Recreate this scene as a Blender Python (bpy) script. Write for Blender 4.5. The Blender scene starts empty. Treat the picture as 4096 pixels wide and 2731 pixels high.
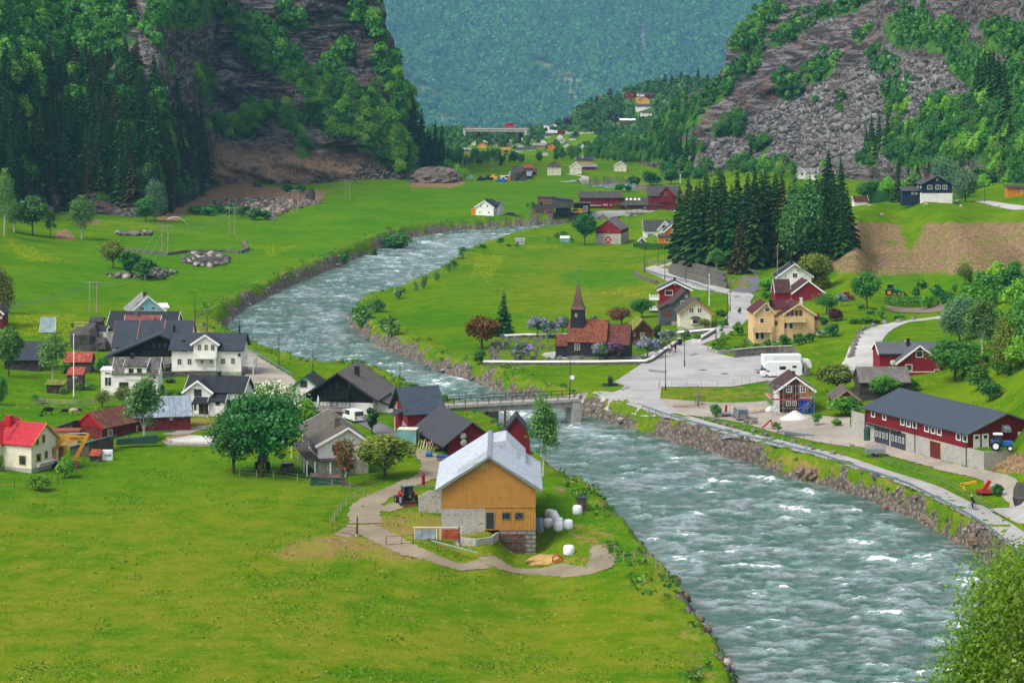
import bpy,math,random
import numpy as np
from mathutils import Vector,Matrix
from mathutils.geometry import delaunay_2d_cdt
random.seed(7);RNG=np.random.default_rng(11)
SC=bpy.context.scene;COL=SC.collection
F=10000.0;CX=2048.0;YH=150.0;ZC=63.0;WZ=-3.0
K1=1024/2352.0;K2=2048/2352.0;K3=900/2352.0;K4=1100/2352.0;KF=4096/2352.0
CR=dict(a=(0,1100,K1),b=(700,1300,K1),c=(1600,1700,K1),d=(1800,950,K1),e=(2500,950,K1),f=(3072,1200,K1),g=(3072,1650,K1),h=(1800,550,K1),m=(3072,500,K1),i=(0,0,K2),j=(2048,0,K2),k=(0,1640,K3),l=(1600,300,K4),n=(1500,1500,K3),F=(0,0,KF),s=(0,0,1.0))
def S(c,x,y):
 x0,y0,k=CR[c];return x0+x*k,y0+y*k
def at_depth(sx,sy,d):
 return Vector(((sx-CX)/F*d,d,ZC-(sy-YH)/F*d))
def on_z(sx,sy,z):
 return at_depth(sx,sy,(ZC-z)*F/(sy-YH))
def proj(p):
 return CX+p[0]/p[1]*F,YH+(ZC-p[2])/p[1]*F
def _h(ix,iy,iz):
 n=(ix.astype(np.int64)*374761393+iy.astype(np.int64)*668265263+iz.astype(np.int64)*1274126177)&0xffffffff
 n=((n^(n>>13))*1103515245)&0xffffffff
 n=((n^(n>>16))*2654435761)&0xffffffff
 return(n^(n>>15)).astype(np.float64)%65536/32768.0-1.0
def vn(x,y,z):
 ix,iy,iz=np.floor(x),np.floor(y),np.floor(z)
 fx,fy,fz=x-ix,y-iy,z-iz
 fx=fx*fx*(3-2*fx);fy=fy*fy*(3-2*fy);fz=fz*fz*(3-2*fz)
 r=0
 for a in(0,1):
  for b in(0,1):
   for c in(0,1):
    w=(fx if a else 1-fx)*(fy if b else 1-fy)*(fz if c else 1-fz)
    r=r+w*_h(ix+a,iy+b,iz+c)
 return r
def fbm(x,y,z,o=4,g=.5):
 x,y,z=np.broadcast_arrays(np.asarray(x,float),np.asarray(y,float),np.asarray(z,float))
 r=0;a=1.0
 for k in range(o):
  r=r+a*vn(x*2**k+17*k,y*2**k+5*k,z*2**k);a*=g
 return r
def ridged(x,y,z,o=4):
 x,y,z=np.broadcast_arrays(np.asarray(x,float),np.asarray(y,float),np.asarray(z,float))
 r=0;a=1.0
 for k in range(o):
  r=r+a*(1-2*np.abs(vn(x*2**k+31*k,y*2**k,z*2**k+9*k)));a*=.5
 return r
def ss(a,b,x):
 t=np.clip((x-a)/(b-a),0,1);return t*t*(3-2*t)
WEST=[(3010,2900),(2960,2731),(2900,2612),(2800,2470),(2716,2351),(2630,2262),(2577,2194),(2490,2090),(2421,2020),(2316,1968),(2246,1924),(2159,1870),(2072,1785),(2003,1715),(1900,1665),(1790,1640),(1700,1600),(1640,1570),(1560,1530),(1460,1495),(1330,1500),(1220,1478),(1110,1440),(1030,1400),(975,1378),(930,1350),(901,1324),(923,1284),(1001,1228),(1132,1162),(1263,1106),(1358,1067),(1428,1036),(1515,1001),(1637,953),(1707,940),(1794,927),(1916,916),(2068,904),(2302,890),(2395,884),(2531,878),(2700,868),(2800,858),(2850,838),(2800,812),(2650,790),(2500,782),(2400,772),(2318,757),(2330,748),(2362,742),(2418,737),(2514,729),(2640,727),(2900,720),(3100,715)]
EAST=[(4130,2900),(4080,2731),(4050,2560),(4025,2420),(3991,2294),(3982,2277),(3938,2233),(3856,2186),(3790,2155),(3695,2103),(3616,2059),(3529,2029),(3464,1998),(3377,1972),(3290,1940),(3203,1925),(3129,1905),(3072,1879),(2960,1838),(2856,1811),(2717,1775),(2624,1746),(2527,1720),(2471,1700),(2400,1676),(2342,1663),(2304,1653),(2242,1643),(2150,1618),(2044,1588),(1996,1568),(1944,1546),(1865,1525),(1800,1507),(1724,1480),(1688,1461),(1614,1426),(1562,1407),(1505,1383),(1462,1357),(1414,1322),(1388,1296),(1388,1272),(1400,1245),(1437,1222),(1550,1196),(1637,1155),(1707,1125),(1776,1082),(1846,1030),(1948,993),(2018,968),(2105,950),(2192,935),(2301,921),(2400,907),(2514,893),(2700,882),(2830,872),(2950,850),(2930,808),(2800,780),(2650,772),(2560,764),(2530,757),(2545,750),(2592,743),(2700,738),(2900,733),(3100,728)]
RIV=np.array([on_z(x,y,WZ)[:2]for x,y in WEST]+[on_z(x,y,WZ)[:2]for x,y in EAST[::-1]])
def sd_poly(X,Y,P):
 X=np.asarray(X,float);Y=np.asarray(Y,float)
 best=np.full(X.shape,1e18);inside=np.zeros(X.shape,bool)
 Q=np.roll(P,-1,0)
 for(ax,ay),(bx,by)in zip(P,Q):
  ex,ey=bx-ax,by-ay;L=ex*ex+ey*ey+1e-9
  t=np.clip(((X-ax)*ex+(Y-ay)*ey)/L,0,1)
  d=(X-ax-t*ex)**2+(Y-ay-t*ey)**2
  best=np.minimum(best,d)
  c=((ay>Y)!=(by>Y))
  with np.errstate(divide='ignore',invalid='ignore'):
   xi=(bx-ax)*(Y-ay)/(by-ay+1e-12)+ax
  inside^=c&(X<xi)
 d=np.sqrt(best);return np.where(inside,-d,d)
def in_poly(X,Y,P):
 X=np.asarray(X,float);inside=np.zeros(X.shape,bool);P=np.asarray(P,float);Q=np.roll(P,-1,0)
 for(ax,ay),(bx,by)in zip(P,Q):
  if ay==by:continue
  inside^=((ay>Y)!=(by>Y))&(X<(bx-ax)*(Y-ay)/(by-ay)+ax)
 return inside
TC=[(-800,2731,0),(1000,2731,0),(2500,2731,-1.2),(3600,2731,-1),(4500,2600,0),(-800,2200,0),(800,2200,0),(2000,2320,-2.2),(-800,1800,1),(600,1800,.3),(1600,1750,0),(1450,2050,0),(2190,1880,0),(2300,2250,-1.8),(2050,2240,-3.1),(2180,2215,-2.9),(1850,2265,-1.6),(1600,2280,-.8),(1700,2170,-.1),(1930,2112,0),(1960,2125,-.1),(1780,2060,.1),(2230,2130,-1.2),(2300,2060,-.6),(2180,1990,.2),(2500,2000,0),(-800,1500,3),(0,1500,1.2),(500,1500,.6),(900,1450,.3),(1400,1560,0),(1200,1300,0),(-800,1200,6),(0,1200,2),(500,1200,.5),(1000,1150,0),(-600,1000,12),(0,1000,4.5),(300,1000,2.2),(700,950,.8),(1200,900,0),(1700,850,0),(-400,900,13),(0,900,7),(300,850,4),(620,850,2),(900,760,0),(1300,740,0),(1700,720,0),(2000,800,0),(2000,700,0),(2400,700,0),(1800,650,0),(2300,620,-1),(1900,560,-4),(2500,580,-2),(2200,500,-8),(2700,660,0),(1000,640,0),(0,640,5),(1700,1300,0),(2000,1150,0),(2400,1100,.5),(2300,1000,0),(2600,1000,1),(2100,1450,0),(2400,1480,0),(2600,1350,.3),(2700,1250,1),(2550,900,0),(2700,830,0),(2600,1560,0),(3000,1700,0),(3500,1930,0),(4090,2150,0),(4400,2350,0),(2900,1480,.3),(3150,1480,.3),(2900,1300,1.8),(2950,1200,2.8),(2960,1160,3.2),(2600,1080,2),(2700,1130,2.5),(3150,1600,.8),(3300,1700,.8),(3600,1800,.8),(3850,1880,.8),(4090,1960,1),(3400,1560,1.6),(2800,1000,6),(3000,1000,7),(3200,1000,7),(3350,950,9),(2720,1000,4.5),(3050,1110,4),(3060,1150,3.4),(3100,1360,1.8),(3300,1350,2.8),(3170,1170,3.5),(3300,1250,3.5),(3500,1180,4),(3500,1110,3.6),(3330,1480,1.6),(3250,1400,2.4),(3300,1095,4.5),(3700,1110,4),(4100,1110,5),(4500,1150,10),(3420,882,15),(3800,882,15),(4100,877,15.5),(4500,850,20),(3500,820,15),(3700,811,15.3),(4090,830,16),(4400,780,22),(3900,1420,6.5),(4096,1380,10),(4400,1300,20),(4096,1240,11),(3800,1240,5.5),(3650,1300,4.6),(3450,1400,3.5),(3450,1500,2.6),(3650,1560,3),(3850,1530,4.5),(4000,1805,2.6),(4400,1700,9),(4300,1500,16)]
TY=[(2650,850,3),(2900,850,5),(3200,850,5),(3500,860,6),(3800,870,9),(4200,860,16),(2900,1000,2),(3300,1000,4),(3700,1000,8),(4200,1000,20),(2500,1000,0),(-800,200,0),(1000,190,0),(3000,190,0),(4500,200,0),(1500,1500,0),(2100,1500,-3),(3000,1500,10),(2000,2300,-18),(1000,2300,-16),(1500,2000,-10),(3500,2300,-10),(0,1600,12)]
_tc=np.array([(x,10*F*.63/((ZC-z)*F/(y-YH))*10 if 0 else ZC*F/((ZC-z)*F/(y-YH)),z)for x,y,z in TC]+[(x,ZC*F/Y,z)for x,Y,z in TY])
_P=_tc[:,:2]/1000.0
_D=np.sqrt(((_P[:,None]-_P[None])**2).sum(-1)+.0004)
_n=len(_P);_A=np.zeros((_n+1,_n+1));_A[:_n,:_n]=-_D+np.eye(_n)*.004;_A[_n,:_n]=1;_A[:_n,_n]=1
_W=np.linalg.solve(_A,np.append(_tc[:,2],0))
def T0(X,Y):
 X=np.asarray(X,float);Y=np.asarray(Y,float);sh=X.shape;Yc=np.clip(Y.ravel(),150,2600)
 u=np.clip(X.ravel()/Yc*F+CX,-1500,5500)/1000;v=ZC*F/Yc/1000
 out=np.full(u.shape,_W[_n])
 for k in range(_n):
  out-=_W[k]*np.sqrt((u-_P[k,0])**2+(v-_P[k,1])**2+.0004)
 out=out*ss(150,190,Y.ravel())+np.clip(212-Y.ravel(),0,200)**1.0*.27
 return out.reshape(sh)
ROADLINE=[]
PADS=[]
def T(X,Y):
 X=np.asarray(X,float);Y=np.asarray(Y,float)
 z=T0(X,Y);s=sd_poly(X,Y,RIV)
 w=np.where((X>0)&(Y<430),3.3,np.where(Y<300,3.0,4.0))*(1+.25*vn(X*.11,Y*.11,X*0))
 t=ss(-.6,1,s/w)
 zb=np.where(s<0,WZ-.5-np.minimum(-s,4)*.4,WZ-.5+(s/w)**.8*4)
 k=ss(.15,1.0,s/w)
 z=np.where(s<w,np.minimum(z,(1-k)*zb+k*z)if True else z,z)
 if ROADLINE:
  q=np.full(X.shape,1e9)
  for a,b in zip(ROADLINE,ROADLINE[1:]):
   ex,ey=b[0]-a[0],b[1]-a[1];tt=np.clip(((X-a[0])*ex+(Y-a[1])*ey)/(ex*ex+ey*ey),0,1);q=np.minimum(q,np.hypot(X-a[0]-tt*ex,Y-a[1]-tt*ey))
  f=ss(3.6,2.7,q);z=z*(1-f)+.1*f
 for P,pz,bl in PADS:
  q=sd_poly(X,Y,P);z=z+(pz-z)*ss(bl,0,q)
 return z
def S_(c,*P):return[tuple(on_z(*S(c,x,y),.1))[:2]for x,y in P]
_q=800/2352.
CR.update(q=(2600,1550,_q))
ROADLINE+=S_('q',(-700,60),(-350,110),(60,250),(300,335),(600,425),(900,505),(1200,588),(1500,655),(1800,730),(2150,815))+S_('g',(1000,545),(1250,622),(1450,692),(1650,792),(1850,890),(2050,1000),(2200,1095),(2350,1215),(2600,1420),(2900,1750),(3300,2400))
_ds=np.geomspace(160,2400,700)
def hit(sx,sy):
 X=(sx-CX)/F*_ds;Z=ZC-(sy-YH)/F*_ds
 t=T(X,_ds);b=np.nonzero(Z<=t)[0]
 if len(b)==0:return on_z(sx,sy,0)
 i=b[0]
 if i==0:return at_depth(sx,sy,_ds[0])
 g0,g1=Z[i-1]-t[i-1],Z[i]-t[i]
 d=_ds[i-1]+(_ds[i]-_ds[i-1])*g0/(g0-g1)
 return at_depth(sx,sy,d)
def at(c,x,y):return hit(*S(c,x,y))
def tz(x,y):return float(T(np.array([x]),np.array([y]))[0])
def slope_depth(px,py,cols):
 c=np.array(cols,float);x=np.asarray(px,float)
 yb=np.interp(x,c[:,0],c[:,1]);z0=np.interp(x,c[:,0],c[:,2]);m=np.interp(x,c[:,0],c[:,3])
 d0=(ZC-z0)*F/(yb-YH)
 py2=np.minimum(py,yb)
 d=(ZC-z0+m*d0)/(m+(py2-YH)/F)
 return np.where(py>yb,d0+(yb-py)*.01,d)
LCOL=[(-600,900,8,.5),(0,880,6,.55),(250,845,4,.6),(450,850,3,.7),(640,860,2,.8),(760,800,1,1.0),(860,738,0,1.5),(1300,728,0,2.2),(1600,722,0,2.2),(1700,700,0,2.0),(1850,690,0,2.0)]
RCOL=[(2400,600,-1,.35),(2600,662,0,.5),(2800,690,2,.75),(3200,692,3,.72),(3500,700,5,.66),(3800,750,8,.6),(4200,800,13,.6),(4800,820,20,.6)]
FCOL=[(1000,525,-175,.33),(2000,522,-172,.33),(2500,512,-168,.3),(3300,500,-160,.33)]
MCOL=[(2100,528,-8,.22),(2400,520,-8,.26),(2700,520,-6,.3),(3100,520,-4,.3)]
def DM(px,py):return slope_depth(px,py,MCOL)
def DL(px,py):return slope_depth(px,py,LCOL)+4*vn(np.asarray(px)/90.,np.asarray(py)/90.,0*np.asarray(px,float))
def DR(px,py):return slope_depth(px,py,RCOL)+3*vn(np.asarray(px)/100.,np.asarray(py)/100.,0*np.asarray(px,float))
def DF(px,py):return slope_depth(px,py,FCOL)
MATS={}
def srgb(h):
 if isinstance(h,str):
  v=[int(h[i:i+2],16)/255 for i in(0,2,4)]
  return tuple((c/12.92 if c<=.04045 else((c+.055)/1.055)**2.4)for c in v)
 return tuple(h)
class N:
 def __init__(s,name):
  s.m=bpy.data.materials.new(name);s.m.use_nodes=True;s.t=s.m.node_tree;s.t.nodes.clear()
 def n(s,ty,**k):
  o=s.t.nodes.new(ty)
  for a,b in k.items():setattr(o,a,b)
  return o
 def l(s,a,b):s.t.links.new(a,b)
 def val(s,sock,v):
  if hasattr(v,'is_output')or isinstance(v,bpy.types.NodeSocket):s.l(v,sock)
  elif isinstance(v,tuple)and len(v)==3 and sock.type=='RGBA':sock.default_value=(*v,1)
  else:sock.default_value=v
 def math(s,op,a,b=None,c=None,clamp=False):
  o=s.n('ShaderNodeMath',operation=op);o.use_clamp=clamp;s.val(o.inputs[0],a)
  if b is not None:s.val(o.inputs[1],b)
  if c is not None:s.val(o.inputs[2],c)
  return o.outputs[0]
 def mix(s,f,a,b,bt='MIX'):
  o=s.n('ShaderNodeMix',data_type='RGBA',blend_type=bt);s.val(o.inputs[0],f);s.val(o.inputs[6],a);s.val(o.inputs[7],b);return o.outputs[2]
 def noise(s,vec,sc,det=3,rough=.55,dist=0):
  o=s.n('ShaderNodeTexNoise');s.l(vec,o.inputs['Vector']);o.inputs['Scale'].default_value=sc;o.inputs['Detail'].default_value=det
  o.inputs['Roughness'].default_value=rough;o.inputs['Distortion'].default_value=dist;return o.outputs['Fac']
 def ramp(s,f,*st):
  o=s.n('ShaderNodeValToRGB');s.val(o.inputs[0],f);e=o.color_ramp.elements
  while len(e)<len(st):e.new(.5)
  for i,(p,c)in enumerate(st):
   e[i].position=p;c=c if isinstance(c,tuple)else(c,c,c);e[i].color=(*c,1)
  return o.outputs[0]
 def step(s,f,a,b):
  o=s.n('ShaderNodeMapRange');o.interpolation_type='SMOOTHSTEP';s.val(o.inputs[0],f);o.inputs[1].default_value=a;o.inputs[2].default_value=b;return o.outputs[0]
 def mapv(s,vec,scale=(1,1,1),rot=(0,0,0)):
  o=s.n('ShaderNodeMapping');s.l(vec,o.inputs[0]);o.inputs['Scale'].default_value=scale;o.inputs['Rotation'].default_value=rot;return o.outputs[0]
 def attr(s,name,out='Fac'):
  o=s.n('ShaderNodeAttribute',attribute_name=name);return o.outputs[out]
 def bump(s,h,strength=.5,dist=.05,nrm=None):
  o=s.n('ShaderNodeBump');s.l(h,o.inputs['Height']);o.inputs['Strength'].default_value=strength;o.inputs['Distance'].default_value=dist
  if nrm:s.l(nrm,o.inputs['Normal'])
  return o.outputs[0]
 def out(s,col,rough=.8,bump=None,metal=0,spec=.3,**k):
  b=s.n('ShaderNodeBsdfPrincipled');o=s.n('ShaderNodeOutputMaterial')
  s.val(b.inputs['Base Color'],col);s.val(b.inputs['Roughness'],rough);s.val(b.inputs['Metallic'],metal);s.val(b.inputs['Specular IOR Level'],spec)
  for a,v in k.items():s.val(b.inputs[a.replace('_',' ')],v)
  if bump:s.l(bump,b.inputs['Normal'])
  s.l(b.outputs[0],o.inputs[0]);s.b=b;return s.m
def M(key,col,rough=.75,pat=None,sp=.2,var=.25,wear=None,metal=0,spec=.3,line=.6,nscale=.6,bs=.6):
 if key in MATS:return MATS[key]
 n=N(key);col=srgb(col);uv=n.n('ShaderNodeUVMap').outputs[0];ob=n.n('ShaderNodeTexCoord').outputs['Object']
 nz=n.noise(ob,nscale,5,.65);c=n.mix(n.step(nz,.3,.7),tuple(x*(1-var)for x in col),tuple(min(1,x*(1+var*.6))for x in col))
 n2=n.noise(ob,nscale*9,3,.6);c=n.mix(n.math('MULTIPLY',n.step(n2,.45,.75),var*.8),c,tuple(x*.55 for x in col))
 if wear:c=n.mix(n.step(n.noise(ob,1.3,6,.7),.5,.62),c,srgb(wear))
 sep=n.n('ShaderNodeSeparateXYZ');n.l(uv,sep.inputs[0]);u,v=sep.outputs[0],sep.outputs[1];bp=None
 if pat in('siding','planks','seam','corr','log'):
  ax=v if pat in('siding','log')else u
  fr=n.math('FRACT',n.math('DIVIDE',ax,sp))
  if pat in('corr','log'):
   sn=n.math('SINE',n.math('MULTIPLY',ax,6.2832/sp));hgt=n.math('MULTIPLY_ADD',sn,.5,.5)
   c=n.mix(n.math('MULTIPLY',n.math('SUBTRACT',1.0,hgt),1-line),c,tuple(x*.35 for x in col))
   bp=n.bump(hgt,bs,.08)
  else:
   g=n.math('LESS_THAN',fr,.12 if pat!='seam' else .1);tone=n.math('FRACT',n.math('MULTIPLY',n.math('FLOOR',n.math('DIVIDE',ax,sp)),.6180339))
   c=n.mix(n.math('MULTIPLY',tone,var),c,tuple(x*.6 for x in col))
   c=n.mix(n.math('MULTIPLY',g,1-line),c,tuple(x*.25 for x in col));bp=n.bump(n.math('SUBTRACT',1.0,g),bs,.03)
 elif pat in('tile','slate','brick','stone'):
  if pat=='stone':
   vo=n.n('ShaderNodeTexVoronoi',feature='F1');wv=n.mapv(uv,(1/sp,1.7/sp,1));n.l(wv,vo.inputs['Vector']);vo.inputs['Scale'].default_value=1
   ve=n.n('ShaderNodeTexVoronoi',feature='DISTANCE_TO_EDGE');n.l(wv,ve.inputs['Vector']);ve.inputs['Scale'].default_value=1
   c=n.mix(n.math('MULTIPLY',n.math('FRACT',n.math('MULTIPLY',vo.outputs['Color'],3.7)),.6),c,tuple(x*.45 for x in col))
   e=n.math('LESS_THAN',ve.outputs['Distance'],.07);c=n.mix(n.math('MULTIPLY',e,.75),c,tuple(x*.2 for x in col));bp=n.bump(n.step(ve.outputs['Distance'],0,.25),.8,.1)
  else:
   br=n.n('ShaderNodeTexBrick');n.l(uv,br.inputs['Vector']);br.inputs['Scale'].default_value=1
   br.inputs['Brick Width'].default_value=sp;br.inputs['Row Height'].default_value=sp*(1.1 if pat!='brick' else .45);br.inputs['Mortar Size'].default_value=sp*.09
   br.inputs['Color1'].default_value=(1,1,1,1);br.inputs['Color2'].default_value=(1-var*1.4,)*3+(1,);br.inputs['Mortar'].default_value=(.4,)*3+(1,)
   c=n.mix(1.0,c,br.outputs['Color'],'MULTIPLY');bp=n.bump(n.math('SUBTRACT',1.0,br.outputs['Fac']),bs,.03)
 elif pat=='rough':
  bp=n.bump(n.noise(ob,3,6,.7),.8,.2)
 MATS[key]=n.out(c,rough,bp,metal,spec);return MATS[key]
def glass_mat():
 n=N('window_glass');ob=n.n('ShaderNodeTexCoord').outputs['Object'];oi=n.n('ShaderNodeObjectInfo').outputs['Random']
 c=n.mix(n.step(n.noise(ob,2.2,2),.4,.65),(.008,.011,.013),(.05,.06,.06));c=n.mix(n.math('MULTIPLY',n.step(oi,.5,1),.5),c,(.07,.09,.09))
 MATS['glass']=n.out(c,.06,spec=.7);return MATS['glass']
glass_mat()
def leaf_mat(key,dark,mid,light,var=.35,trans=.35,blossom=None):
 n=N(key);tone=n.attr('tone');oi=n.n('ShaderNodeObjectInfo').outputs['Random'];ob=n.n('ShaderNodeTexCoord').outputs['Object']
 f=n.math('ADD',n.math('MULTIPLY',tone,.7),n.math('MULTIPLY',n.noise(ob,.7,2),.3))
 c=n.ramp(f,(.05,srgb(dark)),(.45,srgb(mid)),(.92,srgb(light)))
 hs=n.n('ShaderNodeHueSaturation');hs.inputs['Hue'].default_value=.5;n.l(n.math('MULTIPLY_ADD',oi,.035*var/.35,.5-.02*var/.35),hs.inputs['Hue']);hs.inputs['Saturation'].default_value=1
 n.l(n.math('MULTIPLY_ADD',n.math('FRACT',n.math('MULTIPLY',oi,7.13)),var,1-var*.5),hs.inputs['Value']);n.l(c,hs.inputs['Color']);c=hs.outputs[0]
 if blossom:c=n.mix(n.math('GREATER_THAN',n.attr('bloom'),.5),c,n.ramp(n.math('FRACT',n.math('MULTIPLY',tone,5.3)),(0,srgb(blossom[0])),(1,srgb(blossom[1]))))
 d=n.n('ShaderNodeBsdfDiffuse');t=n.n('ShaderNodeBsdfTranslucent');g=n.n('ShaderNodeBsdfGlossy');g.inputs['Roughness'].default_value=.45;g.inputs['Color'].default_value=(.5,.5,.5,1)
 n.l(c,d.inputs[0]);n.l(c,t.inputs[0]);mx=n.n('ShaderNodeMixShader');mx.inputs[0].default_value=trans;n.l(d.outputs[0],mx.inputs[1]);n.l(t.outputs[0],mx.inputs[2])
 m2=n.n('ShaderNodeMixShader');m2.inputs[0].default_value=.04;n.l(mx.outputs[0],m2.inputs[1]);n.l(g.outputs[0],m2.inputs[2])
 o=n.n('ShaderNodeOutputMaterial');n.l(m2.outputs[0],o.inputs[0]);MATS[key]=n.m;return n.m
def props(o,label=None,cat=None,group=None,kind=None):
 if label:o['label']=label
 if cat:o['category']=cat
 if group:o['group']=group
 if kind:o['kind']=kind
 return o
def empty(name,loc,label,cat,group=None,rz=0):
 o=bpy.data.objects.new(name,None);COL.objects.link(o);o.location=loc;o.rotation_euler=(0,0,rz);o.empty_display_size=.5
 return props(o,label,cat,group)
class MB:
 def __init__(s):s.v=[];s.f=[];s.mi=[];s.m=Matrix.Identity(4);s.cur=0
 def add(s,vs,fs,mi=None):
  b=len(s.v);s.v+=[tuple(s.m@Vector(p))for p in vs];s.f+=[tuple(b+i for i in f)for f in fs];s.mi+=[s.cur if mi is None else mi]*len(fs);return s
 def box(s,x0,x1,y0,y1,z0,z1,mi=None):
  return s.add([(x0,y0,z0),(x1,y0,z0),(x1,y1,z0),(x0,y1,z0),(x0,y0,z1),(x1,y0,z1),(x1,y1,z1),(x0,y1,z1)],[(0,3,2,1),(4,5,6,7),(0,1,5,4),(1,2,6,5),(2,3,7,6),(3,0,4,7)],mi)
 def cbox(s,c,sz,mi=None):return s.box(c[0]-sz[0]/2,c[0]+sz[0]/2,c[1]-sz[1]/2,c[1]+sz[1]/2,c[2]-sz[2]/2,c[2]+sz[2]/2,mi)
 def rbox(s,x0,x1,y0,y1,z0,z1,b=.05,mi=None):
  def ring(i,z):return[(x0+i+b,y0+i,z),(x1-i-b,y0+i,z),(x1-i,y0+i+b,z),(x1-i,y1-i-b,z),(x1-i-b,y1-i,z),(x0+i+b,y1-i,z),(x0+i,y1-i-b,z),(x0+i,y0+i+b,z)]
  vs=ring(0,z0)+ring(0,z1-b)+ring(b,z1)
  fs=[tuple(range(7,-1,-1)),tuple(range(16,24))]+[(k*8+i,k*8+(i+1)%8,(k+1)*8+(i+1)%8,(k+1)*8+i)for k in(0,1)for i in range(8)]
  return s.add(vs,fs,mi)
 def prism(s,pts,a,b,axis='y',mi=None):
  n=len(pts);mk={'y':lambda u,w,t:(u,t,w),'x':lambda u,w,t:(t,u,w),'z':lambda u,w,t:(u,w,t)}[axis]
  vs=[mk(u,w,a)for u,w in pts]+[mk(u,w,b)for u,w in pts]
  ar=sum(pts[i][0]*pts[(i+1)%n][1]-pts[(i+1)%n][0]*pts[i][1]for i in range(n))*(1 if b>a else-1)*(-1 if axis=='y' else 1)
  fs=[tuple(range(n-1,-1,-1)),tuple(range(n,2*n))]+[(i,(i+1)%n,n+(i+1)%n,n+i)for i in range(n)]
  if ar<0:fs=[f[::-1]for f in fs]
  return s.add(vs,fs,mi)
 def tube(s,p,q,r0,r1=None,n=8,mi=None,cap=True):
  p=Vector(p);q=Vector(q);r1=r0 if r1 is None else r1;d=(q-p).normalized();a=d.orthogonal().normalized();b=d.cross(a)
  vs=[tuple(c+(a*math.cos(t)+b*math.sin(t))*r)for c,r in((p,r0),(q,r1))for t in[6.2832*i/n for i in range(n)]]
  fs=[(i,(i+1)%n,n+(i+1)%n,n+i)for i in range(n)]
  if cap:fs+=[tuple(range(n-1,-1,-1)),tuple(range(n,2*n))]
  return s.add(vs,fs,mi)
 def path(s,pts,r,n=6,mi=None):
  for a,b in zip(pts,pts[1:]):s.tube(a,b,r,r,n,mi)
  return s
 def bar(s,p,q,w,h,mi=None):
  p=Vector(p);q=Vector(q);d=(q-p).normalized();a=d.cross(Vector((0,0,1)))
  a=Vector((1,0,0))if a.length<1e-3 else a.normalized();b=a.cross(d)
  vs=[tuple(c+a*i*w/2+b*j*h/2)for c in(p,q)for i,j in((-1,-1),(1,-1),(1,1),(-1,1))]
  return s.add(vs,[(0,1,2,3),(7,6,5,4),(0,4,5,1),(1,5,6,2),(2,6,7,3),(3,7,4,0)],mi)
 def lathe(s,pr,n=12,mi=None,c=(0,0,0),ax='z'):
  vs=[]
  for r,z in pr:
   for i in range(n):
    t=6.2832*i/n;p=(r*math.cos(t),r*math.sin(t),z)
    if ax=='x':p=(p[2],p[0],p[1])
    if ax=='y':p=(p[0],p[2],p[1])
    vs.append((p[0]+c[0],p[1]+c[1],p[2]+c[2]))
  fs=[(k*n+i,k*n+(i+1)%n,(k+1)*n+(i+1)%n,(k+1)*n+i)for k in range(len(pr)-1)for i in range(n)]
  if ax=='y':fs=[f[::-1]for f in fs]
  return s.add(vs,fs,mi)
 def ball(s,c,r,n=10,m=6,mi=None,jit=0,seed=0):
  R=random.Random(seed);r=(r,r,r)if not isinstance(r,tuple)else r;vs=[]
  for k in range(m+1):
   ph=math.pi*k/m
   for i in range(n):
    t=6.2832*i/n;j=1+(R.random()-.5)*2*jit if 0<k<m else 1
    vs.append((c[0]+r[0]*j*math.sin(ph)*math.cos(t),c[1]+r[1]*j*math.sin(ph)*math.sin(t),c[2]-r[2]*j*math.cos(ph)))
  return s.add(vs,[(k*n+i,k*n+(i+1)%n,(k+1)*n+(i+1)%n,(k+1)*n+i)for k in range(m)for i in range(n)],mi)
 def build(s,name,mats,parent=None,loc=None,smooth=False,rz=0):
  me=bpy.data.meshes.new(name);me.from_pydata(s.v,[],s.f)
  mats=mats if isinstance(mats,(list,tuple))else[mats]
  for m in mats:me.materials.append(MATS[m]if isinstance(m,str)else m)
  if len(mats)>1:me.polygons.foreach_set('material_index',s.mi)
  uvl=me.uv_layers.new(name='UVMap');co=[];up=Vector((0,0,1))
  for p in me.polygons:
   nn=p.normal
   if abs(nn.z)>.995:a,b=Vector((1,0,0)),Vector((0,1,0))
   else:a=up.cross(nn).normalized();b=nn.cross(a)
   for li in p.loop_indices:
    q=me.vertices[me.loops[li].vertex_index].co;co+=[q.dot(a),q.dot(b)]
  uvl.data.foreach_set('uv',co)
  if smooth:me.polygons.foreach_set('use_smooth',[True]*len(me.polygons))
  o=bpy.data.objects.new(name,me);COL.objects.link(o)
  if parent:o.parent=parent
  if loc is not None:o.location=loc
  if rz:o.rotation_euler=(0,0,rz)
  return o
def np_mesh(name,verts,quads,mats,attrs=None,smooth=False,tri=False,mi=None,link=True):
 me=bpy.data.meshes.new(name);k=quads.shape[1];nv,nf=len(verts),len(quads)
 me.vertices.add(nv);me.vertices.foreach_set('co',np.asarray(verts,np.float32).ravel())
 me.loops.add(nf*k);me.loops.foreach_set('vertex_index',np.asarray(quads,np.int32).ravel())
 me.polygons.add(nf);me.polygons.foreach_set('loop_start',np.arange(0,nf*k,k,dtype=np.int32));me.polygons.foreach_set('loop_total',np.full(nf,k,np.int32))
 for m in(mats if isinstance(mats,(list,tuple))else[mats]):me.materials.append(MATS[m]if isinstance(m,str)else m)
 if mi is not None:me.polygons.foreach_set('material_index',np.asarray(mi,np.int32))
 me.update(calc_edges=True)
 if smooth:me.polygons.foreach_set('use_smooth',np.ones(nf,bool))
 for a,v in(attrs or{}).items():
  at_=me.attributes.new(a,'FLOAT','POINT' if len(v)==nv else 'FACE');at_.data.foreach_set('value',np.asarray(v,np.float32))
 if not link:return me
 o=bpy.data.objects.new(name,me);COL.objects.link(o);return o
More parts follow.
